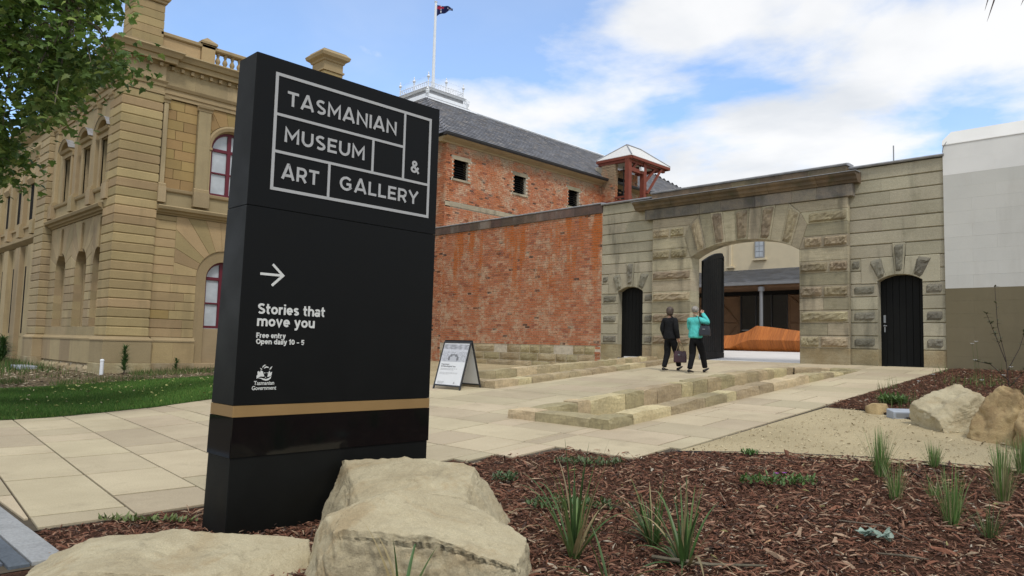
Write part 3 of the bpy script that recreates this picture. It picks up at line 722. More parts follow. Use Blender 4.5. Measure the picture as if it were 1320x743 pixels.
GL = {  # advance width, strokes on a cap height of 1
 'T': (.80, [[(0, 1 - H_), (.80, 1 - H_)], [(.40, 0), (.40, 1 - H_)]]),
 'A': (.98, [[(.07, 0), (.46, 1), (.52, 1), (.91, 0)], [(.22, .27), (.76, .27)]]),
 'S': (.72, [arc(.36, .73, .27, .19, 38, 250, 12) + arc(.36, .27, .28, .19, 80, -142, 12)]),
 'M': (1.02, [[(H_, 0), (H_, 1 - .06), (.51, .33), (1.02 - H_, 1 - .06), (1.02 - H_, 0)]]),
 'N': (.90, [[(H_, 0), (H_, .93), (.90 - H_, .07), (.90 - H_, 1)]]),
 'I': (.17, [[(H_, 0), (H_, 1)]]),
 'U': (.86, [[(H_, 1), (H_, .42)] + arc(.43, .42, .43 - H_, .42 - H_, 180, 360, 12) + [(.86 - H_, 1)]]),
 'E': (.70, [[(.70, 1 - H_), (H_, 1 - H_), (H_, H_), (.71, H_)], [(H_, .5), (.62, .5)]]),
 'R': (.78, [[(H_, 0), (H_, 1 - H_), (.44, 1 - H_)] + arc(.44, .66, .25, .34 - H_, 90, -90, 10) + [(H_, .40)], [(.42, .40), (.71, 0)]]),
 'G': (.98, [arc(.50, .5, .42, .42, 42, 318, 18) + [(.90 - H_, .22), (.90 - H_, .47), (.52, .47)]]),
 'L': (.66, [[(H_, 1), (H_, H_), (.66, H_)]]),
 'Y': (.90, [[(.06, 1), (.45, .44), (.84, 1)], [(.45, .5), (.45, 0)]]),
 '&': (.86, [[(.80, 0), (.24, .62)] + arc(.37, .76, .17, .155, 210, -30, 12) + [(.20, .43)] + arc(.32, .27, .235, .19, 130, 300, 10) + [(.60, .22), (.74, .48)]]),
}
def word(txt, u0, u1, v0, h, name):
    sp = .17; tot = sum(GL[c][0] for c in txt) + sp * (len(txt) - 1); sx = (u1 - u0) / (tot * h); u = u0
    for c in txt:
        a, st = GL[c]; mb = MB()
        for s_ in st: stroke(mb, [(u + x * h * sx, v0 + y * h) for x, y in s_], .182 * h)
        mb.build('letter', m_letter, head)
        u += (a + sp) * h * sx
word('TASMANIAN', 2.945, 4.075, 3.53, .125, 'lettering')
word('MUSEUM', 2.935, 3.73, 3.215, .125, 'lettering')
word('ART', 2.925, 3.275, 2.90, .125, 'lettering')
word('GALLERY', 3.485, 4.365, 2.905, .125, 'lettering')
word('&', 4.262, 4.366, 3.21, .118, 'lettering')
fb = MB()
lw = .026
stroke(fb, [(2.843, 3.775), (4.485, 3.775), (4.485, 2.805), (2.843, 2.805)], lw, True)
for p in ([(2.843, 3.435), (4.172, 3.435)], [(2.843, 3.12), (4.485, 3.12)], [(4.172, 3.775), (4.172, 3.12)], [(3.82, 3.435), (3.82, 3.12)], [(3.372, 3.12), (3.372, 2.805)]):
    stroke(fb, p, lw * .9)
fb.build('lettering_frame', m_letter, head)
ar = MB()
stroke(ar, [(2.785, 2.09), (2.985, 2.09)], .02); stroke(ar, [(2.89, 2.175), (2.985, 2.09), (2.89, 2.0)], .02)
ar.build('arrow', m_letter2, face)
def text(txt, u0, v0, size, width, name, par, bold=.012, m=m_letter2, fr=None):
    cu = bpy.data.curves.new('t', 'FONT'); cu.body = txt; cu.size = 1.0; cu.offset = bold; cu.extrude = .0; cu.resolution_u = 3; cu.space_character = .97
    ob = bpy.data.objects.new('t', cu); col.objects.link(ob)
    bpy.context.view_layer.update()
    me = ob.evaluated_get(bpy.context.evaluated_depsgraph_get()).to_mesh()
    P = [tuple(v.co) for v in me.vertices]; F = [tuple(p.vertices) for p in me.polygons]
    bpy.data.objects.remove(ob); bpy.data.curves.remove(cu)
    xs_ = [p[0] for p in P]; x0, x1 = min(xs_), max(xs_); k = width / (x1 - x0)
    fr = fr or (lambda u, v, d: (SX + d, u, v))
    return mesh_obj(name, [fr(u0 + (p[0] - x0) * k, v0 + p[1] * size, .004) for p in P], F, m, par)
# bold grotesque for the message: strokes on a cap height of 1
XH = .74; wb = .195; hb = wb / 2
def bowl(cx, rx_=.25): return arc(cx, XH / 2, rx_, XH / 2 - hb, 0, 360, 16)[:-1]
GB = {
 'S': (.74, [arc(.37, .72, .26, .19, 30, 255, 12) + arc(.37, .28, .27, .19, 78, -150, 12)]),
 's': (.56, [arc(.28, .53, .18, .125, 25, 255, 10) + arc(.28, .215, .19, .125, 78, -150, 10)]),
 't': (.42, [[(.17, .98), (.17, .22)] + arc(.30, .22, .13, .13, 180, 290, 6), [(.0, XH - hb), (.41, XH - hb)]]),
 'o': (.68, [('c', bowl(.34))]), 'O': (.92, [('c', arc(.46, .5, .36, .5 - hb, 0, 360, 20)[:-1])]), '0': (.70, [('c', arc(.35, .5, .25, .5 - hb, 0, 360, 18)[:-1])]),
 'r': (.44, [[(hb, 0), (hb, XH)], arc(.36, .40, .27, .25, 180, 85, 8)]),
 'i': (.20, [[(hb, 0), (hb, XH)], [(hb, .86), (hb, 1.03)]]), 'l': (.20, [[(hb, 0), (hb, 1.02)]]),
 'e': (.66, [arc(.33, XH / 2, .235, XH / 2 - hb, -45, -360, 18) + [(.10, XH / 2)]]),
 'h': (.66, [[(hb, 0), (hb, 1.02)], arc(.33, .42, .235, .23, 180, 0, 10) + [(.565, 0)]]),
 'n': (.66, [[(hb, 0), (hb, XH)], arc(.33, .42, .235, .23, 180, 0, 10) + [(.565, 0)]]),
 'u': (.66, [[(hb, XH), (hb, .32)] + arc(.33, .32, .235, .23, 180, 360, 10), [(.565, XH), (.565, 0)]]),
 'm': (1.02, [[(hb, 0), (hb, XH)], arc(.305, .44, .21, .21, 180, 0, 10) + [(.515, 0)], arc(.72, .44, .205, .21, 180, 0, 10) + [(.925, 0)]]),
 'a': (.62, [arc(.29, .50, .20, .16, 160, 0, 8) + [(.49, .0)], ('c', arc(.27, .21, .20, .14, 0, 360, 12)[:-1])]),
 'd': (.68, [('c', bowl(.31, .22)), [(.58, 0), (.58, 1.02)]]), 'p': (.68, [('c', bowl(.37, .22)), [(hb, -.27), (hb, XH)]]),
 'v': (.64, [[(.07, XH), (.32, .06), (.57, XH)]]), 'y': (.64, [[(.07, XH), (.33, .08)], [(.57, XH), (.30, -.10), (.20, -.20), (.06, -.19)]]),
 'F': (.62, [[(.62, 1 - hb), (hb, 1 - hb), (hb, 0)], [(hb, .5), (.54, .5)]]),
 '1': (.42, [[(.02, .74), (.26, .92), (.26, 0)]]), '5': (.66, [[(.60, 1 - hb), (.16, 1 - hb), (.12, .54)] + arc(.31, .33, .24, .24, 115, -140, 12)]), '-': (.50, [[(.02, .40), (.48, .40)]]), ' ': (.30, []),
}
def line(txt, u0, u1, v0, h):
    sp = .085; tot = sum(GB[c][0] for c in txt) + sp * (len(txt) - 1); sx = (u1 - u0) / (tot * h); u = u0
    for c in txt:
        a, st = GB[c]; mb = MB()
        for s_ in st:
            cl = s_[0] == 'c'; pts = s_[1] if cl else s_
            stroke(mb, [(u + x * h * sx, v0 + y * h) for x, y in pts], wb * h, cl)
        if st: mb.build('letter', m_letter2, face)
        u += (a + sp) * h * sx
line('Stories that', 2.78, 3.395, 1.765, .084)
line('move you', 2.78, 3.30, 1.665, .084)
line('Free entry', 2.78, 3.035, 1.570, .042)
line('Open daily 10 - 5', 2.78, 3.21, 1.520, .042)
text('Tasmanian', 2.78, 1.192, .045, .175, 'lettering', face, .012)
text('Government', 2.765, 1.152, .045, .21, 'lettering', face, .012)
em = MB()
def E_(pts): flat(em, [(2.80 + (x - 95) / 340 * .135, 1.355 - (y - 90) / 350 * .13) for x, y in pts])
E_([(100, 395), (98, 330), (118, 318), (112, 250), (140, 230), (165, 262), (185, 215), (225, 240), (265, 350), (180, 348), (135, 372)])
E_([(330, 360), (350, 260), (375, 222), (385, 270), (428, 250), (412, 335), (375, 352)])
E_([(160, 160), (215, 190), (185, 200)]); E_([(365, 198), (395, 150), (430, 130), (395, 192)])
E_([(212, 165), (220, 125), (255, 96), (295, 98), (250, 122)]); E_([(245, 178), (265, 140), (305, 128), (340, 140), (350, 165), (300, 155)])
E_([(120, 385), (190, 378), (250, 395), (310, 405), (370, 385), (415, 345), (400, 395), (350, 430), (300, 440), (240, 425), (190, 395)])
E_([(258, 272), (272, 260), (284, 272), (272, 285)]); E_([(312, 272), (324, 260), (334, 270), (322, 284)]); E_([(280, 368), (292, 358), (304, 368), (292, 378)])
em.build('emblem', m_letter2, face)

# ------------------------------------------------------------------ the gateway wall
gw = thing('gateway_wall', 'weathered sandstone gateway wall with a wide arched opening', 'gateway', (-10.2, 20.4, 1.28))
f0 = FY(20.1); f1 = FY(19.97)
ZC = [1.0, 1.73, 2.07, 2.41, 2.75, 3.09, 3.43, 3.77, 4.10, 4.45, 4.79, 5.13, 5.48, 5.83, 6.17, 6.52]
rg = random.Random(77)
def blk(fn, m, name='stone_block', par=gw):
    mb = MB(); fn(mb); return mb.build(name, m, par)
def run(fr, u0, u1, v0, v1, d0, d1, lens, m, cu=.0012, cv=.024, name='stone_block', par=gw):
    u = u0
    while u < u1 - 1e-4:
        l = rg.choice(lens); q = min(u + l, u1)
        if u1 - q < .3: q = u1
        blk(lambda mb: rblock(mb, fr, u, q, v0, v1, d0 - .0, d1 + rg.uniform(-.004, .004), cu, cv), m, name, par); u = q
def flank(u0, u1, dl, dr):
    uc = (dl + dr) / 2; hw = (dr - dl) / 2; rise = .16; r = (hw * hw + rise * rise) / (2 * rise); vc = 3.65 - r
    s0, s1 = max(u0, dl - .40), min(u1, dr + .40)
    for i in range(len(ZC) - 1):
        v0, v1 = ZC[i], ZC[i + 1]
        if v1 <= 3.44:
            for a, b in ((u0, dl), (dr, u1)):
                blk(lambda mb: rblock(mb, f0, a, b, v0, v1, -.5, rg.uniform(-.004, .004), .004, .02), m_gate_flank if i else m_base)
                if i % 2 == 1 and b - a > .3:
                    blk(lambda mb: rough_face(mb, f0, [(a + .08, v0 + .06), (b - .07, v0 + .06), (b - .07, v1 - .06), (a + .08, v1 - .06)], -.002, .03, .012, rg, 8, 4), m_verm, 'rough_panel')
        elif v1 <= 4.11:
            for a, b in ((u0, s0), (s1, u1)):
                if b - a > .06:
                    blk(lambda mb: rblock(mb, f0, a, b, v0, v1, -.5, 0, .004, .02), m_gate_flank)
                    if v0 > 3.6 and b - a > .2: blk(lambda mb: rough_face(mb, f0, [(a + .05, v0 + .06), (b - .03, v0 + .06), (b - .03, v1 - .06), (a + .05, v1 - .06)], -.002, .03, .012, rg, 5, 4), m_verm, 'rough_panel')
        elif v1 <= 4.46:
            run(f0, u0, uc - .15, v0, v1, -.5, 0, (1.6,), m_gate_flank); run(f0, uc + .15, u1, v0, v1, -.5, 0, (1.6,), m_gate_flank)
        else:
            run(f0, u0, u1, v0, v1, -.5, 0, (1.0, 1.3, .8, 1.5), m_gate_flank)
    # arch stones
    asp = math.asin(hw / r); bounds = [-asp, -.33, -.125, .125, .33, asp]
    def top(a):
        t = math.tan(a); v = 4.10; u = uc + (v - vc) * t
        return (u, v)
    for k in range(5):
        a0, a1 = bounds[k], bounds[k + 1]
        inn = [(uc + r * math.sin(a0 + (a1 - a0) * j / 3), vc + r * math.cos(a0 + (a1 - a0) * j / 3)) for j in range(4)]
        if k == 2: out = [(uc + .15, 4.45), (uc - .15, 4.45)]
        else:
            o1 = top(a1); o0 = top(a0)
            if k == 4: out = [(dr, 3.43), (s1, 3.43), (s1, 4.10), o0]
            elif k == 0: out = [o1, (s0, 4.10), (s0, 3.43), (dl, 3.43)]
            elif k == 1: out = [(uc - .143, 4.10), o0]
            else: out = [o1, (uc + .143, 4.10)]
        if k == 2: inn = [(uc - .10, inn[0][1])] + [(uc + .10, inn[-1][1])]
        elif k == 1: inn = inn[:3] + [(uc - .10, inn[3][1])]
        elif k == 3: inn = [(uc + .10, inn[0][1])] + inn[1:]
        pts = inn + out
        blk(lambda mb: pblock(mb, f0, pts, -.5, .01 if k != 2 else .03, .012), m_gate_flank, 'arch_stone')
    ks = blk(lambda mb: rough_face(mb, f0, [(uc - .075, 3.72), (uc + .075, 3.72), (uc + .115, 4.41), (uc - .115, 4.41)], .028, .075, .016, rg, 4, 10), m_verm, 'rough_panel')
    for sgn in (-1, 1):
        q = [(uc + sgn * x, v) for x, v in ((.34, 3.63), (.50, 3.53), (.74, 4.02), (.42, 4.08))]
        if sgn < 0: q = [q[1], q[0], q[3], q[2]]
        if q[0][0] > s0 + .01 and max(p[0] for p in q) < s1 - .005 or True:
            q = [(min(max(u, s0 + .03), s1 - .03), v) for u, v in q]
            blk(lambda mb: rough_face(mb, f0, q, .008, .06, .016, rg, 5, 6), m_verm, 'rough_panel')
flank(-15.47, -13.34, -14.78, -13.78)
flank(-7.2, -4.97, -6.53, -5.475)
# centre bay
UC = -10.22
bot = [(1.70, 4.45), (1.47, 4.58), (1.18, 4.695), (.86, 4.785), (.53, 4.835), (.18, 4.862)]
top_ = [(1.93, 5.13), (1.74, 5.48), (1.42, 5.78), (1.03, 5.78), (.63, 5.78), (.23, 5.78)]
def jamb(s):
    e_in = UC + s * 1.70; e_out = -13.34 if s < 0 else -7.2
    for i in range(len(ZC) - 1):
        v0, v1 = ZC[i], ZC[i + 1]
        if v0 > 5.5: break
        v1 = min(v1, 5.78)
        def edge(v):
            if v <= 4.45: return e_in
            L = [(1.70, 4.45)] + top_[:3]
            for (a, b), (c, d) in zip(L[:-1], L[1:]):
                if v <= d + 1e-6: return UC + s * (a + (c - a) * (v - b) / (d - b))
            return UC + s * 1.42
        pts = [(e_out, v0), (edge(v0), v0), (edge(v1), v1), (e_out, v1)]
        rocky = (i % 2 == 1)
        if i == 0: rocky = False
        two = not rocky and rg.random() < .4 and v1 < 4.5 and i > 0
        if two:
            um = (e_in + e_out) / 2 + rg.uniform(-.2, .2)
            for a, b in ((min(e_in, e_out), um), (um, max(e_in, e_out))):
                blk(lambda mb: rblock(mb, f1, a, b, v0, v1, -.5, rg.uniform(-.004, .006), .004, .018), m_gate)
        else: blk(lambda mb: pblock(mb, f1, pts, -.5, rg.uniform(-.004, .006), .016), m_gate if i else m_base)
        if rocky:
            lo = min(e_out, edge(v0), edge(v1)) if s > 0 else e_out
            q0 = [(min(edge(v0), edge(v1)) if s < 0 else max(edge(v0), edge(v1)))][0]
            a, b = (e_out, q0) if s < 0 else (q0, e_out)
            split = [a, b] if rg.random() < .5 else [a, a + (b - a) * rg.uniform(.4, .65), b]
            for x0, x1 in zip(split[:-1], split[1:]):
                blk(lambda mb: rough_face(mb, f1, [(x0 + .03, v0 + .035), (x1 - .03, v0 + .035), (x1 - .03, v1 - .035), (x0 + .03, v1 - .035)], -.002, .055, .02, rg, 13, 5), m_gate_rock, 'rock_face')
jamb(-1); jamb(1)
J = [(UC - b[0], b[1], UC - t[0], t[1]) for b, t in zip(bot, top_)] + [(UC + b[0], b[1], UC + t[0], t[1]) for b, t in zip(bot[::-1], top_[::-1])]
for k in range(len(J) - 1):
    a, b = J[k], J[k + 1]
    pts = [(a[0], a[1]), (b[0], b[1]), (b[2], b[3]), (a[2], a[3])]
    rocky = k % 2 == 1
    blk(lambda mb: pblock(mb, f1, pts, -.5, .03 if rocky else .012, .012), m_gate, 'arch_stone')
    if rocky:
        q = inset(pts, .035)
        blk(lambda mb: rough_face(mb, f1, q, .026, .075, .022, rg, 5, 9), m_gate_rock, 'rock_face')
u = -13.60
while u < -7.08:
    q = min(u + rg.choice((.7, .9, 1.1)), -7.06)
    if -7.06 - q < .3: q = -7.06
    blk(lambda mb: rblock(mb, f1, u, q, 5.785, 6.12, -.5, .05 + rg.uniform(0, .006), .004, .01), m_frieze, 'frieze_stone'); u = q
u = -13.95
while u < -6.92:
    q = min(u + rg.choice((1.1, 1.4, .9)), -6.90)
    if -6.90 - q < .5: q = -6.90
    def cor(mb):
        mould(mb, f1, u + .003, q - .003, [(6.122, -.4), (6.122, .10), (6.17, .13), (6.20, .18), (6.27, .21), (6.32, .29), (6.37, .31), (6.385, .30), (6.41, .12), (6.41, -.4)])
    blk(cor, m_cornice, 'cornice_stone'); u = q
mb = MB(); mould(mb, f1, -13.97, -6.88, [(6.384, .0), (6.384, .325), (6.40, .325), (6.425, .0)]); mb.build('cornice_flashing', m_lead, gw)
u = -13.36
while u < -7.25:
    q = min(u + rg.choice((.9, 1.2, 1.4)), -7.23)
    if -7.23 - q < .4: q = -7.23
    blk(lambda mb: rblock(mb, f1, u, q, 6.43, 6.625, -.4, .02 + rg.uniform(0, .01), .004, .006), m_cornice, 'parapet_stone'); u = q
for fr, a, b, z0, dd in ((f1, -13.4, -7.2, 6.63, .05), (f0, -15.5, -13.41, 6.525, .07), (f0, -7.19, -4.93, 6.525, .07)):
    mb = MB(); mould(mb, fr, a, b, [(z0, -.45), (z0, dd), (z0 + .03, dd + .015), (z0 + .055, dd + .01), (z0 + .085, -.1), (z0 + .085, -.45)]); mb.build('coping', m_lead, gw)
# sill of the arch and dark soffit stones are the blocks themselves; footing stones
mb = MB(); rough_face(mb, FY(20.1), [(-15.5, .6), (-13.0, .6), (-13.0, 1.02), (-15.5, 1.02)], -.2, .03, .02, rg, 14, 3); mb.build('footing', m_base, gw)
# ------------------------------------------------------------------ doors in the flanks
def side_door(dl, dr, lab, handle):
    t = thing('arched_door', lab, 'door', ((dl + dr) / 2, 20.36, 1.27), 'black doors in the gateway wall')
    fr = FY(20.34); n = 7; hw = (dr - dl) / 2; uc = (dl + dr) / 2; r = (hw * hw + .16 ** 2) / .32; vc = 3.65 - r
    av = lambda u: vc + math.sqrt(max(r * r - (u - uc) ** 2, 0)) + .02
    for k in range(n):
        a, b = dl - .02 + (2 * hw + .04) * k / n, dl - .02 + (2 * hw + .04) * (k + 1) / n
        mb = MB(); pblock(mb, fr, [(a + .002, 1.29), (b - .002, 1.29), (b - .002, av(b)), ((a + b) / 2, av((a + b) / 2)), (a + .002, av(a))], -.06, 0, .006); mb.build('plank', m_blackwood, t)
    mb = MB(); mould(mb, FY(20.1), dl + .02, dr - .02, [(1.20, -.5), (1.20, .0), (1.275, .0), (1.285, -.5)]); mb.build('threshold', m_lead if handle else m_conc, t)
    if not handle:
        mb = MB(); mould(mb, FY(20.1), uc - .25, dr - .02, [(1.286, -.3), (1.286, -.04), (1.335, -.04), (1.335, -.3)]); mb.build('step', m_conc, t)
    if handle:
        mb = MB(); mb.box(dl + .07, dl + .12, 20.32, 20.339, 2.42, 2.62); mb.tube([(dl + .095, 20.325, 2.36), (dl + .095, 20.25, 2.34), (dl + .17, 20.25, 2.34)], .013, 8); mb.box(dl + .08, dl + .11, 20.322, 20.339, 2.18, 2.32); mb.build('handle', m_steel, t)
side_door(-14.78, -13.78, 'narrow black arched door beside the red brick wall', False)
side_door(-6.53, -5.475, 'black arched door with silver handle beside the white wall', True)
mb = MB(); mb.box(-15.4, -13.4, 20.62, 20.7, 1.2, 4.2); mb.box(-7.1, -5.0, 20.62, 20.7, 1.2, 4.2); mb.build('backing', m_dark, gw)
# open gate leaf
gl = thing('gate_leaf', 'tall black boarded gate leaf standing open inside the arch', 'gate', (-11.9, 21.3, 1.3))
HB, HE = Vector((-11.84, 20.52, 0)), Vector((-12.0, 22.12, 0))
tdir = (HE - HB).normalized(); ndir = Vector((tdir.y, -tdir.x, 0))
frl = lambda u, v, d: tuple(HB + tdir * u + ndir * d + Vector((0, 0, v)))
n = 11; LW = (HE - HB).length
ztop = lambda u: 4.40 + .42 * math.sin(min(1, u / LW) * math.pi / 2) - (.12 * max(0, (u / LW - .9) / .1) ** 2)
for k in range(n):
    a, b = LW * k / n, LW * (k + 1) / n
    mb = MB(); pblock(mb, frl, [(a + .002, 1.30), (b - .002, 1.30), (b - .002, ztop(b)), (a + .002, ztop(a))], -.03, .025, .006); mb.build('plank', m_blackwood, gl)
mb = MB()
mb.add([], [])
pblock(mb, frl, [(0, 1.305), (LW, 1.305), (LW, 1.55), (0, 1.55)], .026, .05, .006); mb.build('kick_rail', m_blackwood, gl)
mb = MB()
pp = [(LW * k / 12, ztop(LW * k / 12)) for k in range(13)]
for (a, za), (b, zb) in zip(pp[:-1], pp[1:]): pblock(mb, frl, [(a, za - .16), (b, zb - .16), (b, zb - .01), (a, za - .01)], .026, .045, 0)
pblock(mb, frl, [(LW - .13, 1.56), (LW, 1.56), (LW, ztop(LW) - .17), (LW - .13, ztop(LW) - .17)], .026, .045, .004)
mb.build('leaf_frame', m_blackwood, gl)

# ------------------------------------------------------------------ long red brick wall
bw = thing('brick_wall', 'high old red brick wall with pale stains on a stone base', 'wall', (-20.7, 20.4, .75))
def brickwork(mb, fr, u0, u1, v0, v1, seed, L=.235, Hh=.0855, skip=None, amp=.006, hole=.02, d0=0.0):
    r = random.Random(seed); v = v0; row = 0
    while v < v1 - .02:
        hh = min(Hh, v1 - v); u = u0 - (0 if row % 2 else L / 2)
        while u < u1:
            a, b = max(u, u0), min(u + L, u1)
            if b - a > .03 and not (skip and skip((a + b) / 2, v + hh / 2)):
                k = r.random(); br = r.uniform(.88, 1.12)
                if k < .74: c = (.42 * br, .165 * br, .085 * br)
                elif k < .90: c = (.46 * br, .235 * br, .14 * br)
                elif k < .985: c = (.31 * br, .115 * br, .066 * br)
                else: c = (.13 * br, .07 * br, .05 * br)
                d = r.uniform(-amp, amp) ; e = .0065
                if r.random() < hole: d = -.011; c = (.11, .06, .042)  # brick stays in place; the shade of a missing one is painted dark
                P = [fr(uu, vv, -.03) for uu, vv in ((a + e, v + e), (b - e, v + e), (b - e, v + hh - e), (a + e, v + hh - e))] + [fr(uu, vv, d + .012) for uu, vv in ((a + e, v + e), (b - e, v + e), (b - e, v + hh - e), (a + e, v + hh - e))]
                mb.add(P, [(4, 5, 6, 7), (0, 1, 5, 4), (1, 2, 6, 5), (2, 3, 7, 6), (3, 0, 4, 7)], c)
            u += L
        v += hh; row += 1
mb = MB(); brickwork(mb, FY(20.1), -24.0, -15.475, 1.66, 6.26, 2, hole=.008); mb.build('brickwork', m_brick, bw, kind='stuff')
mb = MB(); rblock(mb, FY(20.1), -24.0, -15.475, .5, 6.27, -.45, -.002, 0, 0); mb.build('mortar_core', m_mortar, bw)
rb = random.Random(9)
for r_, (v0, v1) in enumerate(((.45, .78), (.78, 1.05), (1.05, 1.34), (1.34, 1.655))):
    u = -24.0 + (.3 if r_ % 2 else 0)
    while u < -15.75:
        q = min(u + rb.choice((.5, .7, .9, 1.1, 1.5)), -15.72)
        if rb.random() > .06:
            mb = MB(); rough_face(mb, FY(20.1), [(u + .006, v0 + .006), (q - .006, v0 + .006), (q - .006, v1 - .006), (u + .006, v1 - .006)], -.0015, .03 + rb.uniform(-.008, .012), .008, rb, 6, 3)
            mb.build('base_stone', m_base, bw)
        u = q
mb = MB(); brickwork(mb, FY(20.1), -15.72, -15.475, .6, 1.66, 5, amp=.02); mb.build('brick_pier_foot', m_brick, bw, kind='stuff')
u = -25.4; mm = stone('rusty_coping', (.15, .10, .075, 1), (.10, .075, .062, 1), 2.0, .22, .012, .5, (.30, .26, .22, 1), .3, 40)
while u < -15.5:
    q = min(u + .62, -15.475)
    mb = MB(); rblock(mb, FY(20.1), u, q, 6.27, 6.585, -.45, .045, .004, .004); mb.build('coping_panel', mm, bw); u = q
mb = MB(); mould(mb, FY(20.1), -25.4, -15.5, [(6.588, -.45), (6.588, .06), (6.61, .065), (6.635, .05), (6.66, -.2), (6.66, -.45)]); mb.build('coping_cap', m_lead, bw)

# ------------------------------------------------------------------ painted wall at the right
ww = thing('painted_wall', 'tall white painted block wall with olive lower half at far right', 'wall', (0, 20.4, 1.25))
rw = random.Random(4); fw_ = FY(20.06); vz = [.9, 1.25, 1.6, 1.95, 2.3, 2.62, 2.93, 3.235, 3.55, 3.86, 4.17, 4.48, 4.79, 5.1, 5.41, 5.72, 6.03, 6.4, 6.78]
for i in range(len(vz) - 1):
    u = -4.96 if i % 2 else -4.96; first = True
    while u < 6.0:
        q = u + ((.6 if i % 2 else 1.1) if first else 1.1); first = False
        q = min(q, 6.0)
        if vz[i] < 3.2: m = m_olive
        elif vz[i] >= 6.0: m = m_wwall
        else: m = m_wwall2
        mb = MB(); rblock(mb, fw_, u, q, vz[i], vz[i + 1], -.6, rw.uniform(-.0008, .0008), .0010, .0014); mb.build('painted_block', m, ww); u = q
mb = MB(); prof = [(6.782, -.9), (6.782, .012), (6.80, .012), (7.13, -.14), (7.13, -.9)]
mould(mb, fw_, -4.80, 6.0, prof)
P = [fw_(-4.97, v, d) for v, d in ((6.782, -.9), (6.782, .012), (6.80, .012), (6.92, -.04), (6.92, -.9))]; Q = [fw_(-4.80, v, d) for v, d in prof]
mb.add(P + Q, [(i, (i + 1) % 5, (i + 1) % 5 + 5, i + 5) for i in range(5)] + [(4, 3, 2, 1, 0)]); mb.build('sloping_cap', m_wwall, ww)
mb = MB(); mb.tube([(-4.955, 20.02, 6.6), (-4.94, 20.03, 6.72), (-4.86, 20.03, 6.86)], .006, 6); mb.build('cable', m_eave, ww)
mb = MB(); mb.tube([(-7.58, 25, 5.5), (-7.575, 25, 8.32)], .02, 6); mb.build('aerial_mast', m_steel, label='thin grey mast rising behind the right of the gateway wall', cat='mast')

# ------------------------------------------------------------------ courtyard behind the arch
cy = MB(); cz = lambda y: 1.292 + max(0, min(1, (y - 21.0) / 4.2)) * .33
for j, (ya, yb) in enumerate(((20.1, 20.7), (20.7, 22.2), (22.2, 23.7), (23.7, 25.2), (25.2, 34))):
    cy.add([(-24, ya, cz(ya)), (-4.9, ya, cz(ya)), (-4.9, yb, cz(yb)), (-24, yb, cz(yb))], [(0, 1, 2, 3)])
cy.build('courtyard_paving', m_conc, kind='structure')
mb = MB(); mb.box(-30, -4.8, 33, 46, -.2, 1.6); mb.build('courtyard_ground', m_far, kind='structure')
# slatted timber bench
bn = thing('timber_bench', 'sculptural orange slatted timber bench seen through the arch', 'bench', (-12.2, 25.3, 1.6))
P0 = [(-14.6, 2.14), (-13.4, 2.21), (-12.85, 2.36), (-12.5, 2.56), (-11.9, 2.50), (-10.8, 2.36), (-9.6, 2.24)]
P1 = [(-14.6, 1.66), (-13.4, 1.72), (-12.95, 1.92), (-12.6, 2.03), (-11.9, 2.03), (-10.8, 2.02), (-9.6, 1.98)]
def lerp(P, x):
    for (a, b), (c, d) in zip(P[:-1], P[1:]):
        if x <= c: return b + (d - b) * (x - a) / (c - a)
    return P[-1][1]
x = -14.6
while x < -9.65:
    q = x + .11
    t0, t1, b0, b1 = lerp(P0, x), lerp(P0, q), lerp(P1, x), lerp(P1, q)
    mb = MB()
    V = [(x + .003, 25.2, b0), (q - .003, 25.2, b1), (q - .003, 25.55, t1), (x + .003, 25.55, t0), (x + .003, 25.62, t0), (q - .003, 25.62, t1), (q - .003, 25.62, 1.62), (x + .003, 25.62, 1.62),
         (x + .003, 25.45, 1.63), (q - .003, 25.45, 1.63)]
    mb.add(V, [(0, 1, 2, 3), (3, 2, 5, 4), (4, 5, 6, 7), (8, 9, 1, 0), (7, 6, 9, 8), (0, 3, 4, 7, 8), (1, 9, 6, 5, 2)]); mb.build('slat', m_timber, bn); x = q
# verandah and cream building
cb = thing('cream_building', 'cream rendered building with slate verandah across the courtyard', 'building', (-14, 30, 1.6))
mb = MB(); rblock(mb, FY(31), -23.5, -6, 4.0, 8.6, -1, 0, 0, 0); mb.build('upper_wall', m_cream, cb)
mb = MB()
for k in range(12):
    ya, yb = 27.9 + (31.0 - 27.9) * k / 12, 27.9 + (31.0 - 27.9) * (k + 1) / 12; za, zb = 4.42 + .88 * k / 12, 4.42 + .88 * (k + 1) / 12
    x = -23.5 + (.15 if k % 2 else 0)
    while x < -6:
        br = rnd.uniform(.75, 1.25); q = min(x + .32, -6)
        mb.add([(x + .004, ya - .03, za + .012), (q - .004, ya - .03, za + .012), (q - .004, yb, zb), (x + .004, yb, zb)], [(0, 1, 2, 3)], (.105 * br, .11 * br, .12 * br)); x = q
mb.build('verandah_roof', m_slate, cb, kind='stuff')
mb = MB(); mb.box(-23.5, -6, 27.82, 27.92, 4.30, 4.42); mb.build('gutter', m_steel, cb)
mb = MB(); mb.box(-23.5, -6, 27.95, 30, 4.22, 4.30); mb.build('verandah_ceiling', m_brown, cb)
for x in (-17.2, -13.5, -9.8):
    mb = MB(); mb.tube([(x, 28, 1.6), (x, 28, 4.22)], .07, 10); mb.tube([(x, 28, 4.05), (x, 28, 4.22)], .13, 10); mb.build('post', m_steel, cb)
mb = MB(); mb.box(-23.5, -6, 31.8, 31.9, 1.6, 4.3); mb.box(-23.5, -6, 29.9, 30.1, 4.05, 4.22); mb.build('inner_wall', m_dark, cb)
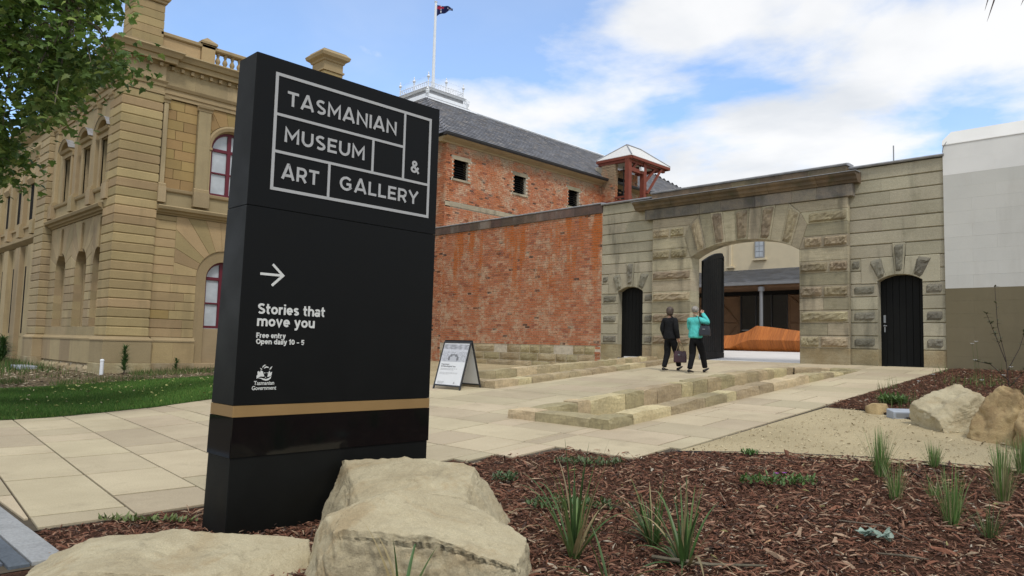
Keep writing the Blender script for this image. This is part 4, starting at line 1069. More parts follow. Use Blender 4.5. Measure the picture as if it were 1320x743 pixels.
for a, b in ((-15.4, -13.3),):
    mb = MB(); mb.box(a, b, 30.02, 30.05, 1.6, 4.06); mb.build('glazing', m_glass, cb)
    for x in (a, (2 * a + b) / 3, (a + 2 * b) / 3, b):
        mb = MB(); mb.box(x - .025, x + .025, 29.98, 30.06, 1.6, 4.06); mb.build('mullion', m_eave, cb)
    mb = MB(); mb.box(a + .03, b - .03, 30.0, 30.018, 2.52, 2.555); mb.build('manifestation_strip', m_steel, cb)
for a, b in ((-17.8, -15.42), (-13.28, -10.2)):
    mb = MB(); mb.box(a, b, 29.98, 30.1, 1.6, 4.06); d_ = mb.build('boarded_door', m_brown, cb)
    for k in range(2):
        a2, b2 = a + (b - a) * k / 2 + .06, a + (b - a) * (k + 1) / 2 - .06
        mb = MB()
        for p, q in (((a2, 1.7), (b2, 1.7)), ((a2, 4.0), (b2, 4.0)), ((a2, 2.85), (b2, 2.85)), ((a2, 1.7), (a2, 4.0)), ((b2, 1.7), (b2, 4.0)), ((a2, 4.0), (b2, 2.85)), ((a2, 1.7), (b2, 2.85))):
            mb.tube([(p[0], 29.97, p[1]), (q[0], 29.97, q[1])], .04, 4)
        mb.build('brace', m_brown, d_)
wd = MB(); wd.box(-15.22, -14.78, 30.93, 30.99, 5.80, 6.62); wo_ = wd.build('window', m_steel, cb)
for i in range(2):
    for j in range(3):
        mb = MB(); mb.box(-15.18 + i * .19, -15.02 + i * .19, 30.915, 30.928, 5.85 + j * .25, 6.07 + j * .25); mb.build('pane', m_pane, wo_)
mb = MB(); mb.box(-15.32, -14.68, 30.86, 31.0, 5.70, 5.79); mb.build('sill', m_cream, wo_)
mb = MB(); mb.box(-16.46, -16.36, 30.9, 31.0, 5.5, 7.5); mb.box(-16.6, -16.22, 30.85, 31.0, 5.42, 5.5); mb.build('downpipe', m_cream, cb)

# ------------------------------------------------------------------ brick store behind the wall
bs = thing('brick_building', 'old red brick store with slate roof behind the brick wall', 'building', (-28, 30, 1.2))
fx = FX(-24.0); WIN = [(20.52, 21.40), (24.26, 25.13), (28.26, 29.14)]
skipw = lambda u, v: any((a - .02 < u < b + .02 and 8.78 < v < 9.7) or (a - .08 < u < b + .14 and (8.70 < v < 8.84 or 9.64 < v < 9.86)) for a, b in WIN) or 7.55 < v < 7.76
mb = MB(); brickwork(mb, fx, 20.09, 45.0, 5.9, 10.45, 21, skip=skipw, amp=.008, hole=.03); brickwork(mb, FY(20.09), -35.3, -24.0, .7, 10.45, 22, amp=.008); mb.build('brickwork', m_brick2, bs, kind='stuff')
mb = MB()
def core(mb, fr):
    us = [20.12] + [x for w in WIN for x in w] + [45.0]
    for k in range(0, len(us), 2):
        rblock(mb, fr, us[k], us[k + 1], .6, 10.5, -.5, -.004, 0, 0)
    for a, b in WIN:
        rblock(mb, fr, a, b, .6, 8.81, -.5, -.004, 0, 0); rblock(mb, fr, a, b, 9.66, 10.5, -.5, -.004, 0, 0)
core(mb, fx); mb.box(-35.3, -24.004, 20.1, 20.4, .6, 10.5); mb.build('wall_core', m_mortar, bs)
rs = random.Random(31)
y = 20.1
while y < 45:
    q = min(y + rs.choice((.9, 1.2, 1.5)), 45); mb = MB(); rblock(mb, fx, y, q, 7.56, 7.75, -.2, .03, .004, .006); mb.build('band_stone', m_gate, bs); y = q
for a, b in WIN:
    mb = MB(); mb.box(-24.4, -24.38, a, b, 8.81, 9.66); w_ = mb.build('louvred_window', m_dark, bs)
    for k in range(8):
        z = 8.83 + k * .105
        mb = MB(); mb.add([(-24.12, a, z), (-24.12, b, z), (-24.24, b, z + .09), (-24.24, a, z + .09), (-24.13, a, z + .015), (-24.13, b, z + .015), (-24.25, b, z + .105), (-24.25, a, z + .105)], [(0, 1, 2, 3), (4, 5, 6, 7), (0, 1, 5, 4)]); mb.build('louvre', m_blackwood, w_)
    mb = MB(); rblock(mb, fx, a - .06, b + .12, 8.71, 8.81, -.3, .06, .006, .006); mb.build('sill', m_gate, w_)
    mb = MB(); rblock(mb, fx, a - .06, b + .12, 9.66, 9.85, -.3, .016, .006, .006); mb.build('lintel', m_gate, w_)
# grimy rendered strip under the eaves
mb = MB(); mould(mb, fx, 19.75, 45.0, [(10.3, -.2), (10.3, .05), (10.36, .08), (10.44, .30), (10.5, .42), (10.5, -.2)]); mb.build('eaves_board', m_mould, bs)
mb = MB(); mould(mb, fx, 19.65, 45.4, [(10.5, .28), (10.5, .44), (10.56, .50), (10.64, .52), (10.64, .44), (10.60, .3)]); mb.build('gutter', m_eave, bs)
# roof: steep slopes to a flat ridge
EV = [(-23.6, 19.65), (-23.6, 45.4), (-35.7, 45.4), (-35.7, 19.65)]; RG = [(-28, 22.0), (-28, 41.0), (-31.3, 41.0), (-31.3, 22.0)]; ZE, ZR = 10.58, 13.7
mb = MB()
for s_ in range(4):
    a0, a1, b0, b1 = Vector((*EV[s_], ZE)), Vector((*EV[(s_ + 1) % 4], ZE)), Vector((*RG[s_], ZR)), Vector((*RG[(s_ + 1) % 4], ZR))
    mb.add([a0, a1, b1, b0], [(0, 1, 2, 3)], (.06, .062, .068))
    L = (a1 - a0).length; t = (a1 - a0).normalized(); slope = (b0 - a0) - t * (b0 - a0).dot(t); nrm = t.cross(slope).normalized()
    if nrm.z < 0: nrm = -nrm
    rows = int(slope.length / .24); s0 = (b0 - a0).dot(t); s1 = (b1 - a0).dot(t)
    for k in range(rows):
        f = k / rows; f1_ = (k + 1.15) / rows; lo, hi = s0 * f, L + (s1 - L) * f; u = lo - (.14 if k % 2 else 0)
        while u < hi:
            a, b = max(u, lo), min(u + .28, hi)
            if b - a > .04:
                br = rs.uniform(.72, 1.25); tt = rs.random()
                c = (.165 * br, .165 * br, .175 * br) if tt < .8 else (.21 * br, .195 * br, .185 * br)
                P = a0 + slope * f; Q = a0 + slope * min(f1_, 1)
                mb.add([P + t * (a + .004) + nrm * .03, P + t * (b - .004) + nrm * (.03 + rs.uniform(0, .006)), Q + t * (b - .004) + nrm * .006, Q + t * (a + .004) + nrm * .006], [(0, 1, 2, 3)], c)
            u += .28
mb.add([(*p, ZR + .01) for p in RG], [(0, 1, 2, 3)], (.1, .1, .1))
mb.build('slate_roof', m_slate, bs, kind='stuff')
mb = MB(); mb.tube([(-28, 25.4, 13.74), (-28, 41, 13.74)], .06, 6); mb.build('ridge_flashing', m_white, bs)

# ------------------------------------------------------------------ white iron platform with flagpole
cp = thing('roof_platform', 'white roof platform with iron cresting on the slate roof', 'roof platform', (-29.65, 23.65, 13.7))
cx, cyy, hw = -29.62, 23.66, 1.62
def ring(h0, h1, z0, z1, nm, m=m_white, par=cp):
    mb = MB(); V = []
    for h, z in ((h0, z0), (h1, z1)): V += [(cx - h, cyy - h, z), (cx + h, cyy - h, z), (cx + h, cyy + h, z), (cx - h, cyy + h, z)]
    mb.add(V, [(0, 3, 2, 1), (4, 5, 6, 7)] + [(i, (i + 1) % 4, (i + 1) % 4 + 4, i + 4) for i in range(4)]); return mb.build(nm, m, par)
ring(1.72, 1.70, 13.68, 13.76, 'base_flashing'); ring(1.62, 1.36, 13.762, 13.95, 'lower_skirt', m_lead); ring(1.36, 1.33, 13.952, 14.12, 'band'); ring(1.20, 1.17, 14.122, 14.36, 'cornice_neck', m_lead)
ring(1.22, 1.30, 14.362, 14.44, 'cornice'); ring(1.31, 1.30, 14.442, 14.47, 'cornice_lip', m_lead)
for sx, sy in ((1, -1), (1, 1), (-1, -1)):
    mb = MB(); X_, Y_ = cx + sx * 1.30, cyy + sy * 1.30
    for k, (z, r_) in enumerate(((14.28, .14), (14.08, .11))):
        pts = [(X_ + sx * (r_ * (1 - t / 22)) * .7 * math.cos(t * .5), Y_ + sy * (r_ * (1 - t / 22)) * .7 * math.cos(t * .5), z + r_ * (1 - t / 22) * math.sin(t * .5)) for t in range(18)]
        mb.tube(pts, .045, 6)
    mb.tube([(X_, Y_, 13.9), (X_ + sx * .05, Y_ + sy * .05, 14.2), (X_, Y_, 14.42)], [.05, .10, .05], 6)
    mb.build('scroll_bracket', m_white, cp)
HC = 1.17
fin = MB(); fin.lathe([(.03, 0), (.03, .42), (.05, .44), (.03, .47), (.075, .54), (.085, .58), (.05, .64), (.02, .68), (.035, .72), (.008, .82)], 8)
fsrc = None
for sx, sy in ((1, -1), (1, 0), (1, 1), (0, -1), (-1, -1), (-1, 0), (-1, 1), (0, 1)):
    L_ = (cx + sx * HC, cyy + sy * HC, 14.47)
    if fsrc is None: fsrc = mesh_obj('finial', [(p[0] + L_[0], p[1] + L_[1], p[2] + L_[2]) for p in fin.v], fin.f, m_white, cp, origin=L_)
    else: inst(fsrc, 'finial', cp, L_)
def crest(ax, s_):
    mb = MB(); n = 14
    P = (lambda t, z: (cx + s_ * HC, cyy - HC + 2 * HC * t, 14.47 + z)) if ax == 'y' else (lambda t, z: (cx - HC + 2 * HC * t, cyy + s_ * HC, 14.47 + z))
    for z in (.03, .30): mb.tube([P(0, z), P(1, z)], .014, 5)
    mb.tube([P(0, .60), P(1, .60)], .004, 4)
    for k in range(n):
        t = (k + .5) / n; w = .45 / n
        mb.tube([P(t - w, .03), P(t - w * .9, .14), P(t, .22), P(t + w * .9, .14), P(t + w, .03)], .011, 4)
        mb.tube([P(t + .5 / n, .22), P(t + .5 / n - w * .5, .29), P(t + .5 / n, .36), P(t + .5 / n + w * .5, .29), P(t + .5 / n, .22)], .010, 4)
    mb.build('iron_cresting', m_white, cp)
crest('y', 1); crest('x', -1); crest('y', -1); crest('x', 1)
fp = thing('flagpole', 'tall white flagpole standing on the roof platform', 'flagpole', (-28.65, 22.95, 14.47))
mb = MB(); mb.lathe([(.10, 0), (.10, .3), (.085, .32), (.06, 4.63), (.03, 4.65)], 10, (-28.65, 22.95, 14.47)); mb.build('pole', m_white, fp)
mb = MB(); mb.lathe([(.02, 0), (.08, .02), (.085, .05), (.02, .09)], 8, (-28.65, 22.95, 19.11)); mb.build('truck', m_white, fp)
# flag: drooping in a light wind
V = []; F = []; C_ = []; nu, nv = 14, 8
for j in range(nv + 1):
    for i in range(nu + 1):
        s, t = i / nu, j / nv
        h = .60 * (1 - s ** .75 * .72)
        x = rt * (.07 + s * .82) + fw * (.10 * math.sin(s * 9 + t * 3) * s)
        V.append((-28.65 + x.x, 22.95 + x.y, 18.98 - t * h - .10 * s + .05 * math.sin(s * 11) * s))
for j in range(nv):
    for i in range(nu):
        a = j * (nu + 1) + i; F.append((a, a + 1, a + nu + 2, a + nu + 1)); s, t = (i + .5) / nu, (j + .5) / nv
        c = (.012, .016, .07)
        if s < .42 and t < .5:
            if abs(t - .25) < .07 or abs(s - .21) < .04: c = (.35, .02, .04)
            elif abs(t - .25) < .15 or abs(s - .21) < .09: c = (.5, .5, .55)
        elif (i, j) in ((3, 5), (3, 6), (9, 2), (11, 4), (10, 5), (12, 2)): c = (.6, .6, .62)
        C_.append(c)
fo = mesh_obj('flag', V, F, vertcol('flag_cloth', .8, .1, 10, 0, .25), None, True, C_, 'small dark blue flag with red and white corner at the pole top', 'flag', origin=(-28.65, 22.95, 18.6))

# ------------------------------------------------------------------ timber hoist canopy
hz = thing('hoist_canopy', 'red timber hoist canopy with pale hipped roof above the wall', 'hoist canopy', (-22.9, 32.4, 8))
E0, E1, Y0_, Y1_ = -24.3, -22.0, 30.95, 34.62; zE = 11.72
mb = MB(); A_ = [(E0, Y0_, zE), (E1, Y0_, zE), (E1, Y1_, zE), (E0, Y1_, zE)]; Rr = [(-23.15, 32.1, 12.66), (-23.15, 33.4, 12.66)]
mb.add(A_ + Rr, [(0, 1, 4), (1, 2, 5, 4), (2, 3, 5), (3, 0, 4, 5)])
mb.add([(p[0], p[1], p[2] - .03) for p in A_], [(0, 1, 2, 3)])
mb.add(A_ + [(p[0], p[1], p[2] - .03) for p in A_], [(i, (i + 1) % 4, (i + 1) % 4 + 4, i + 4) for i in range(4)]); mb.build('roof_sheet', m_hroof, hz)
for nm, p, q in (('hip_capping', A_[1], Rr[0]), ('hip_capping', A_[0], Rr[0]), ('hip_capping', A_[2], Rr[1]), ('ridge_capping', Rr[0], Rr[1])):
    mb = MB(); mb.tube([Vector(p) + Vector((0, 0, .02)), Vector(q) + Vector((0, 0, .02))], .035, 6); mb.build(nm, m_lead, hz)
def beam(p, q, w, nm='beam', m=m_redwood, par=hz):
    p, q = Vector(p), Vector(q); mb = MB(); t = (q - p).normalized(); a = t.cross(Vector((0, 0, 1)) if abs(t.z) < .9 else Vector((1, 0, 0))).normalized(); b = t.cross(a)
    V = [c + a * (w / 2 * i) + b * (w / 2 * j) for c in (p, q) for i, j in ((-1, -1), (1, -1), (1, 1), (-1, 1))]
    mb.add(V, [(0, 1, 2, 3), (7, 6, 5, 4)] + [(i, (i + 1) % 4, (i + 1) % 4 + 4, i + 4) for i in range(4)]); return mb.build(nm, m, par)
for p, q in (((E0, Y0_ + .03, 11.61), (E1 - .03, Y0_ + .03, 11.61)), ((E1 - .04, Y0_ + .1, 11.61), (E1 - .04, Y1_ - .05, 11.61)), ((E0, Y1_ - .05, 11.61), (E1 - .03, Y1_ - .05, 11.61))):
    beam(p, q, .14, 'fascia')
PX = -22.28
for yy in (31.05, 32.42):
    beam((PX, yy, 7.6), (PX, yy, 11.55), .26, 'post')
beam((PX, 31.1, 11.02), (PX, 32.4, 11.02), .2, 'cross_beam'); beam((PX, 30.95, 11.47), (PX, 34.4, 11.47), .16, 'wall_plate'); beam((-24.2, 31.05, 11.47), (PX, 31.05, 11.47), .16, 'wall_plate'); beam((-24.2, 32.9, 11.47), (PX + .1, 32.9, 11.47), .14, 'wall_plate')
beam((PX, 31.1, 10.75), (PX + .02, 31.75, 11.45), .12, 'brace'); beam((PX + .05, 32.45, 10.5), (PX + .02, 33.5, 11.45), .12, 'brace'); beam((PX + .2, 32.5, 9.9), (-22.1, 33.9, 11.5), .10, 'brace')
beam((PX - .9, 31.05, 9.55), (PX, 31.05, 9.55), .1, 'rail'); beam((PX - 1.7, 31.05, 9.35), (PX - .1, 31.05, 9.35), .12, 'rail')
beam((PX, 31.35, 8.0), (PX, 31.35, 9.62), .06, 'rail'); beam((PX, 31.95, 9.25), (PX, 32.1, 9.5), .3, 'winch')
mb = MB(); mb.box(PX + .05, PX + .2, 31.95, 32.2, 11.05, 11.25); mb.box(PX + .201, PX + .215, 31.97, 32.18, 11.07, 11.23); mb.build('floodlight', m_white, hz)
for k in range(3): beam((-22.9, 31.5 + k * .25, 8.2), (-22.9, 31.5 + k * .25, 11.3), .03, 'hoist_chain', m_eave)
mb = MB(); brickwork(mb, FY(31.0), -24.0, -23.1, 7.5, 11.45, 41, amp=.012); brickwork(mb, FX(-23.1), 31.0, 31.25, 7.5, 11.45, 42, amp=.012); brickwork(mb, FX(-23.9), 31.25, 34.2, 7.5, 11.45, 43, amp=.012); mb.build('brick_pier', m_brick2, bs, kind='stuff')
mb = MB(); mb.box(-24.0, -23.13, 31.02, 31.24, 7.5, 11.46); mb.box(-24.6, -23.95, 31.25, 34.3, 7.5, 11.46); mb.build('pier_core', m_mortar, bs)
mb = MB(); mb.box(-24.5, -22.4, 31.3, 34.2, 8.6, 8.7); mb.box(-23.94, -23.88, 31.9, 33.4, 8.7, 11.0); mb.build('loading_opening', m_dark, hz)

# ------------------------------------------------------------------ golden sandstone building at the left
sb = thing('sandstone_building', 'grand two storey golden sandstone building with rusticated quoins', 'building', (-30, 12, .2))
rx = random.Random(61)
XF, YF = -28.0, 8.44
fR, fL = FX(XF), FY(YF)
def sp(fn, m, name): 
    mb = MB(); fn(mb); return mb.build(name, m, sb)
CO = [1.57 + .331 * i for i in range(28)]     # course levels to 10.5
def quoin(x0, x1, y0, y1, za, zb, m=m_bld):
    z = za; 
    while z < zb - .1:
        q = min(z + .331, zb); c = .036
        mb = MB(); V = []
        for zz_, e in ((z, c), (z + c, 0), (q - c, 0), (q, c)):
            V += [(x0, y0 + e, zz_), (x1 - e, y0 + e, zz_), (x1 - e, y1 - e, zz_), (x0, y1 - e, zz_)]
        F = [(3, 2, 1, 0), (12, 13, 14, 15)] + [(k * 4 + i, k * 4 + (i + 1) % 4, k * 4 + 4 + (i + 1) % 4, k * 4 + 4 + i) for k in range(3) for i in range(4)]
        mb.add(V, F); mb.build('quoin_stone', m, sb); z = q
# --- corner pier with its plinth, cap, cornice and attic block
def plinth(x0, x1, y0, y1):
    mb = MB(); mb.bbox(x0, x1, y0, y1, -.4, .62, .02); mb.build('plinth_footing', m_base, sb)
    n = max(1, round((y1 - y0) / .9))
    mb = MB(); mb.bbox(x0 + .02, x1 - .02, y0 + .02, y1 - .02, .624, 1.40, .01); mb.build('plinth_block', m_bld_grey, sb)
    mb = MB(); V = []
    for z, e in ((1.404, .0), (1.45, .0), (1.50, .05), (1.54, .09), (1.566, .10)): V += [(x0 + e, y0 + e, z), (x1 - e, y0 + e, z), (x1 - e, y1 - e, z), (x0 + e, y1 - e, z)]
    mb.add(V, [(16, 17, 18, 19)] + [(k * 4 + i, k * 4 + (i + 1) % 4, k * 4 + 4 + (i + 1) % 4, k * 4 + 4 + i) for k in range(4) for i in range(4)]); mb.build('plinth_moulding', m_mould, sb)
def level_box(nm, x0, x1, y0, y1, lv, m=m_mould):
    """stack of rectangular rings [(z, outset)] - capitals and cornices"""
    mb = MB(); V = []
    for z, e in lv: V += [(x0 - e, y0 - e, z), (x1 + e, y0 - e, z), (x1 + e, y1 + e, z), (x0 - e, y1 + e, z)]
    n = len(lv); mb.add(V, [(3, 2, 1, 0), tuple(4 * (n - 1) + i for i in range(4))] + [(k * 4 + i, k * 4 + (i + 1) % 4, k * 4 + 4 + (i + 1) % 4, k * 4 + 4 + i) for k in range(n - 1) for i in range(4)])
    return mb.build(nm, m, sb)
CAP = [(10.50, .0), (10.50, .03), (10.60, .03), (10.62, .0), (10.78, .0), (10.80, .04), (10.90, .06), (10.98, .12), (11.0, .12)]
CORN = [(11.55, .0), (11.60, .06), (11.66, .10), (11.66, .30), (11.84, .33), (11.86, .40), (11.98, .46), (12.05, .52), (12.10, .50), (12.13, .1)]
def pier(x0, x1, y0, y1, attic=None, m=m_bld):
    plinth(x0 - .12, x1 + .12, y0 - .12, y1 + .12)
    quoin(x0, x1, y0, y1, 1.57, 10.50, m)
    level_box('pier_capital', x0, x1, y0, y1, CAP)
    level_box('pier_frieze', x0, x1, y0, y1, [(11.002, .02), (11.55, .02)], m_bld_grey)
    level_box('pier_cornice', x0, x1, y0, y1, CORN)
    if attic:
        level_box('attic_base', x0 + .12, x1 - .06, y0 + .12, y1 - .06, [(12.10, .12), (12.22, .12), (12.30, .04), (12.36, .04)])
        z = 12.362
        while z < 13.9:
            q = min(z + .31, 13.92); mb = MB(); c = .02; V = []
            ax0, ax1, ay0, ay1 = x0 + .2, x1 - .1, y0 + .2, y1 - .12
            for zz_, e in ((z, c), (z + c, 0), (q - c, 0), (q, c)): V += [(ax0 + e, ay0 + e, zz_), (ax1 - e, ay0 + e, zz_), (ax1 - e, ay1 - e, zz_), (ax0 + e, ay1 - e, zz_)]
            mb.add(V, [(3, 2, 1, 0), (12, 13, 14, 15)] + [(k * 4 + i, k * 4 + (i + 1) % 4, k * 4 + 4 + (i + 1) % 4, k * 4 + 4 + i) for k in range(3) for i in range(4)]); mb.build('attic_stone', m, sb); z = q
        level_box('attic_cornice', x0 + .2, x1 - .1, y0 + .2, y1 - .12, [(13.922, 0), (13.95, .06), (14.02, .06), (14.05, .12), (14.14, .16), (14.18, .1), (14.5, 0), (14.52, 0)])
pier(-29.15, XF + .13, YF - .15, 9.70, True)
pier(-29.15, XF + .13, 15.1, 16.36, False)
# dentils
dn = MB(); dn.box(-.06, .06, -.055, .055, 0, .13); dsrc = None
def dent(x, y):
    global dsrc
    if dsrc is None:
        dsrc = mesh_obj('dentil', [(p[0] + x, p[1] + y, p[2] + 11.5) for p in dn.v], dn.f, m_mould, sb, origin=(x, y, 11.5))
    else: inst(dsrc, 'dentil', sb, (x, y, 11.5))
for y in np.arange(9.95, 15.0, .36): dent(XF + .12, y)
for y in np.arange(8.40, 9.75, .36): dent(XF + .27, y)
for x in np.arange(-36.2, -29.3, .36): dent(x, YF - .12)
for x in np.arange(-29.0, -27.9, .36): dent(x, YF - .29)
# --- street front facing +X, lower storey with a big arch
def lower_bay(fr, u0, u1, uc, rr, vs, nv, m, m2, joint=True, vtop=6.08):
    """rusticated courses u0..u1 with an arch of radius rr springing at vs"""
    lens = (.9, 1.2, .7)
    i = 0
    for k in range(len(CO) - 1):
        v0, v1 = CO[k], min(CO[k + 1], vtop)
        if v0 >= vtop - .05: break
        if v1 <= vs + .02:
            segs = ((u0, uc - rr), (uc + rr, u1))
        else: segs = ((u0, uc - rr - .85), (uc + rr + .85, u1))
        for a, b in segs:
            if b - a < .04: continue
            u = a
            while u < b - 1e-3:
                q = min(u + rx.choice(lens), b)
                if b - q < .35: q = b
                sp(lambda mb: rblock(mb, fr, u, q, v0, v1, -.4, rx.uniform(-.003, .003), .004, .022), m if rx.random() < .8 else m2, 'rusticated_stone'); u = q
        i += 1
    a_lo = max(u0, uc - rr - .85); a_hi = min(u1, uc + rr + .85)
    vs2 = [c for c in CO if c <= vs + .02][-1]
    for pts in arch_voussoirs(uc, vs2 + .0, rr, a_lo, a_hi, vs2, vtop, nv):
        sp(lambda mb: pblock(mb, fr, pts, -.4, .004, .016), m, 'voussoir')
    return vs2
vsp = lower_bay(fR, 9.705, 15.095, 12.40, 1.07, 3.9, 13, m_bld, m_ashlar)
level_box('plinth_footing', XF - .3, XF + .10, 9.82, 11.38, [(-.4, .02), (.60, .02), (.62, 0)], m_base)
level_box('plinth_footing', XF - .3, XF + .10, 13.42, 15.0, [(-.4, .02), (.60, .02), (.62, 0)], m_base)
for ya, yb in ((9.82, 11.38), (13.42, 15.0)):
    n = 2
    for k in range(n): sp(lambda mb: rblock(mb, FX(XF + .09), ya + (yb - ya) * k / n, ya + (yb - ya) * (k + 1) / n, .624, 1.40, -.5, 0, .004, .006), m_bld, 'plinth_block')
    mb = MB(); mould(mb, fR, ya, yb, [(1.404, -.3), (1.404, .11), (1.46, .11), (1.50, .06), (1.54, .03), (1.569, .01), (1.569, -.3)]); mb.build('plinth_moulding', m_mould, sb)
def arch_window(fr, uc, vs, v0, ro, ri, dep, win_r, sillv, lab):
    """splayed band, recessed red sash under an arch"""
    A = [math.pi * k / 16 for k in range(17)]
    mb = MB()
    o = [(uc + ro * math.cos(a), vs + ro * math.sin(a)) for a in A]; i_ = [(uc + ri * math.cos(a), vs + ri * math.sin(a)) for a in A]
    o = [(uc + ro, v0)] + o + [(uc - ro, v0)]; i_ = [(uc + ri, v0)] + i_ + [(uc - ri, v0)]
    n = len(o); V = [fr(u, v, -.04) for u, v in o] + [fr(u, v, -.10) for u, v in i_] + [fr(u, v, -dep) for u, v in i_] + [fr(u, v, -.4) for u, v in o]
    F = [(k, k + 1, k + 1 + n, k + n) for k in range(n - 1)] + [(k + n, k + 1 + n, k + 1 + 2 * n, k + 2 * n) for k in range(n - 1)]
    mb.add(V, F); mb.build('arch_reveal', m_mould, sb)
    w = MB(); V = [fr(u, v, -dep + .01) for u, v in i_]; w.add(V, [tuple(range(n))]); wd_ = w.build('window', m_pane, sb)
    f = MB(); t = .09
    io = i_; ii = [(uc + (ri - t) * math.cos(a), vs + (ri - t) * math.sin(a)) for a in A]; ii = [(uc + ri - t, sillv + t)] + ii + [(uc - ri + t, sillv + t)]
    io = [(uc + ri, sillv)] + i_[1:-1] + [(uc - ri, sillv)]
    V = [fr(u, v, -dep + .08) for u, v in io] + [fr(u, v, -dep + .08) for u, v in ii] + [fr(u, v, -dep + .012) for u, v in ii]
    f.add(V, [(k, k + 1, k + 1 + n, k + n) for k in range(n - 1)] + [(k + n, k + 1 + n, k + 1 + 2 * n, k + 2 * n) for k in range(n - 1)] + [(n - 1, 0, n, 2 * n - 1)])
    for a, b, c, d in ((uc - .075, uc + .075, sillv + t, vs + ri - t), (uc - ri + t, uc - .075, vs - .06, vs + .06), (uc + .075, uc + ri - t, vs - .06, vs + .06), (uc - ri + t, uc - .075, (sillv + vs) / 2 - .03, (sillv + vs) / 2 + .03), (uc + .075, uc + ri - t, (sillv + vs) / 2 - .03, (sillv + vs) / 2 + .03)):
        rblock(f, fr, a, b, c, d, -dep + .012, -dep + .07, .004, .004)
    f.build('sash_frame', m_red, wd_)
    return wd_
arch_window(fR, 12.40, vsp, .2, 1.07, .66, .34, .6, 1.97, '')
sp(lambda mb: rblock(mb, fR, 11.70, 13.1, .45, 1.94, -.5, -.2, .01, .01), m_bld_grey, 'window_apron')
sp(lambda mb: rblock(mb, fR, 11.40, 13.4, .1, .62, -.5, .02, .01, .01), m_bld_grey, 'window_step')
# string course
def string(fr, u0, u1):
    mb = MB(); mould(mb, fr, u0, u1, [(6.085, -.3), (6.085, .05), (6.13, .08), (6.16, .16), (6.22, .20), (6.26, .30), (6.36, .34), (6.40, .30), (6.43, .08), (6.43, -.3)]); mb.build('string_course', m_mould, sb)
    mb = MB(); mould(mb, fr, u0, u1, [(6.432, -.3), (6.432, .05), (6.93, .05), (6.93, -.3)]); mb.build('pedestal_band', m_bld_grey, sb)
    mb = MB(); mould(mb, fr, u0, u1, [(6.932, -.3), (6.932, .09), (6.97, .13), (7.06, .15), (7.09, .06), (7.09, -.3)]); mb.build('sill_moulding', m_mould, sb)
string(fR, 9.705, 15.09); string(fL, -36.45, -29.16)
def pilaster(fr, u0, u1, v0, v1, d=.13):
    sp(lambda mb: rblock(mb, fr, u0 - .06, u1 + .06, v0 - .6, v0 - .02, -.1, d + .10, .006, .006), m_bld_grey, 'pilaster_pedestal')
    mb = MB(); mould(mb, fr, u0 - .05, u1 + .05, [(v0 - .018, -.1), (v0 - .018, d + .06), (v0 + .08, d + .06), (v0 + .12, d + .01), (v0 + .12, -.1)]); mb.build('pilaster_base', m_mould, sb)
    sp(lambda mb: rblock(mb, fr, u0, u1, v0 + .122, v1 - .2, -.1, d, .01, .004), m_bld_grey, 'pilaster_shaft')
    mb = MB(); mould(mb, fr, u0 - .04, u1 + .04, [(v1 - .198, -.1), (v1 - .198, d + .02), (v1 - .12, d + .03), (v1 - .08, d + .08), (v1, d + .10), (v1, -.1)]); mb.build('pilaster_capital', m_mould, sb)
for a, b in ((9.74, 9.90), (11.02, 11.50), (13.30, 13.78), (14.9, 15.06)): pilaster(fR, a, b, 7.11, 10.44)
# ochre ashlar between them and round the window
def ashlar(u0, u1, v0, v1, hole=None):
    v = v0; k = 0
    while v < v1 - .05:
        q = min(v + .37, v1); u = u0; first = True
        while u < u1 - 1e-3:
            l = (.34 if k % 2 else .62) if first else .66; first = False; e = min(u + l, u1)
            if u1 - e < .12: e = u1
            if not (hole and hole(u, e, v, q)): sp(lambda mb: rblock(mb, fR, u + .006, e - .006, v + .006, q - .006, -.3, rx.uniform(-.003, .003), .006, .006), m_ashlar, 'ashlar_stone')
            u = e
        v = q; k += 1
ashlar(9.905, 11.015, 7.095, 10.45); ashlar(13.785, 14.895, 7.095, 10.45)
UW, VW, RW = 12.40, 8.93, .80
v = 7.095
for pts in arch_voussoirs(UW, VW, RW + .2, 11.505, 13.295, VW, 10.45, 9): sp(lambda mb: pblock(mb, fR, inset(pts, .004), -.3, rx.uniform(-.003, .003), .006), m_ashlar, 'ashlar_stone')
mb = MB()     # archivolt
A = [math.pi * k / 18 for k in range(19)]
o = [(UW + (RW + .19) * math.cos(a), VW + (RW + .19) * math.sin(a)) for a in A]; i_ = [(UW + RW * math.cos(a), VW + RW * math.sin(a)) for a in A]; n = len(o)
V = [fR(u, v, -.05) for u, v in o] + [fR(u, v, .07) for u, v in o] + [fR(UW + (u - UW) * .93, VW + (v - VW) * .93, .09) for u, v in o] + [fR(u, v, .05) for u, v in i_] + [fR(u, v, -.3) for u, v in i_]
mb.add(V, [(r_ * n + k, r_ * n + k + 1, (r_ + 1) * n + k + 1, (r_ + 1) * n + k) for r_ in range(4) for k in range(n - 1)]); mb.build('archivolt', m_mould, sb)
for s_ in (-1, 1):
    a, b = sorted((UW + s_ * RW, UW + s_ * .895))
    sp(lambda mb: rblock(mb, fR, a, b, 7.095, VW - .1, -.3, .05, .006, .006), m_bld_grey, 'window_jamb'); sp(lambda mb: rblock(mb, fR, a - .03, b + .03, VW - .098, VW - .002, -.3, .09, .006, .006), m_mould, 'impost')
arch_window(fR, UW, VW, 7.095, RW - .002, RW - .05, .26, .7, 7.12, '')
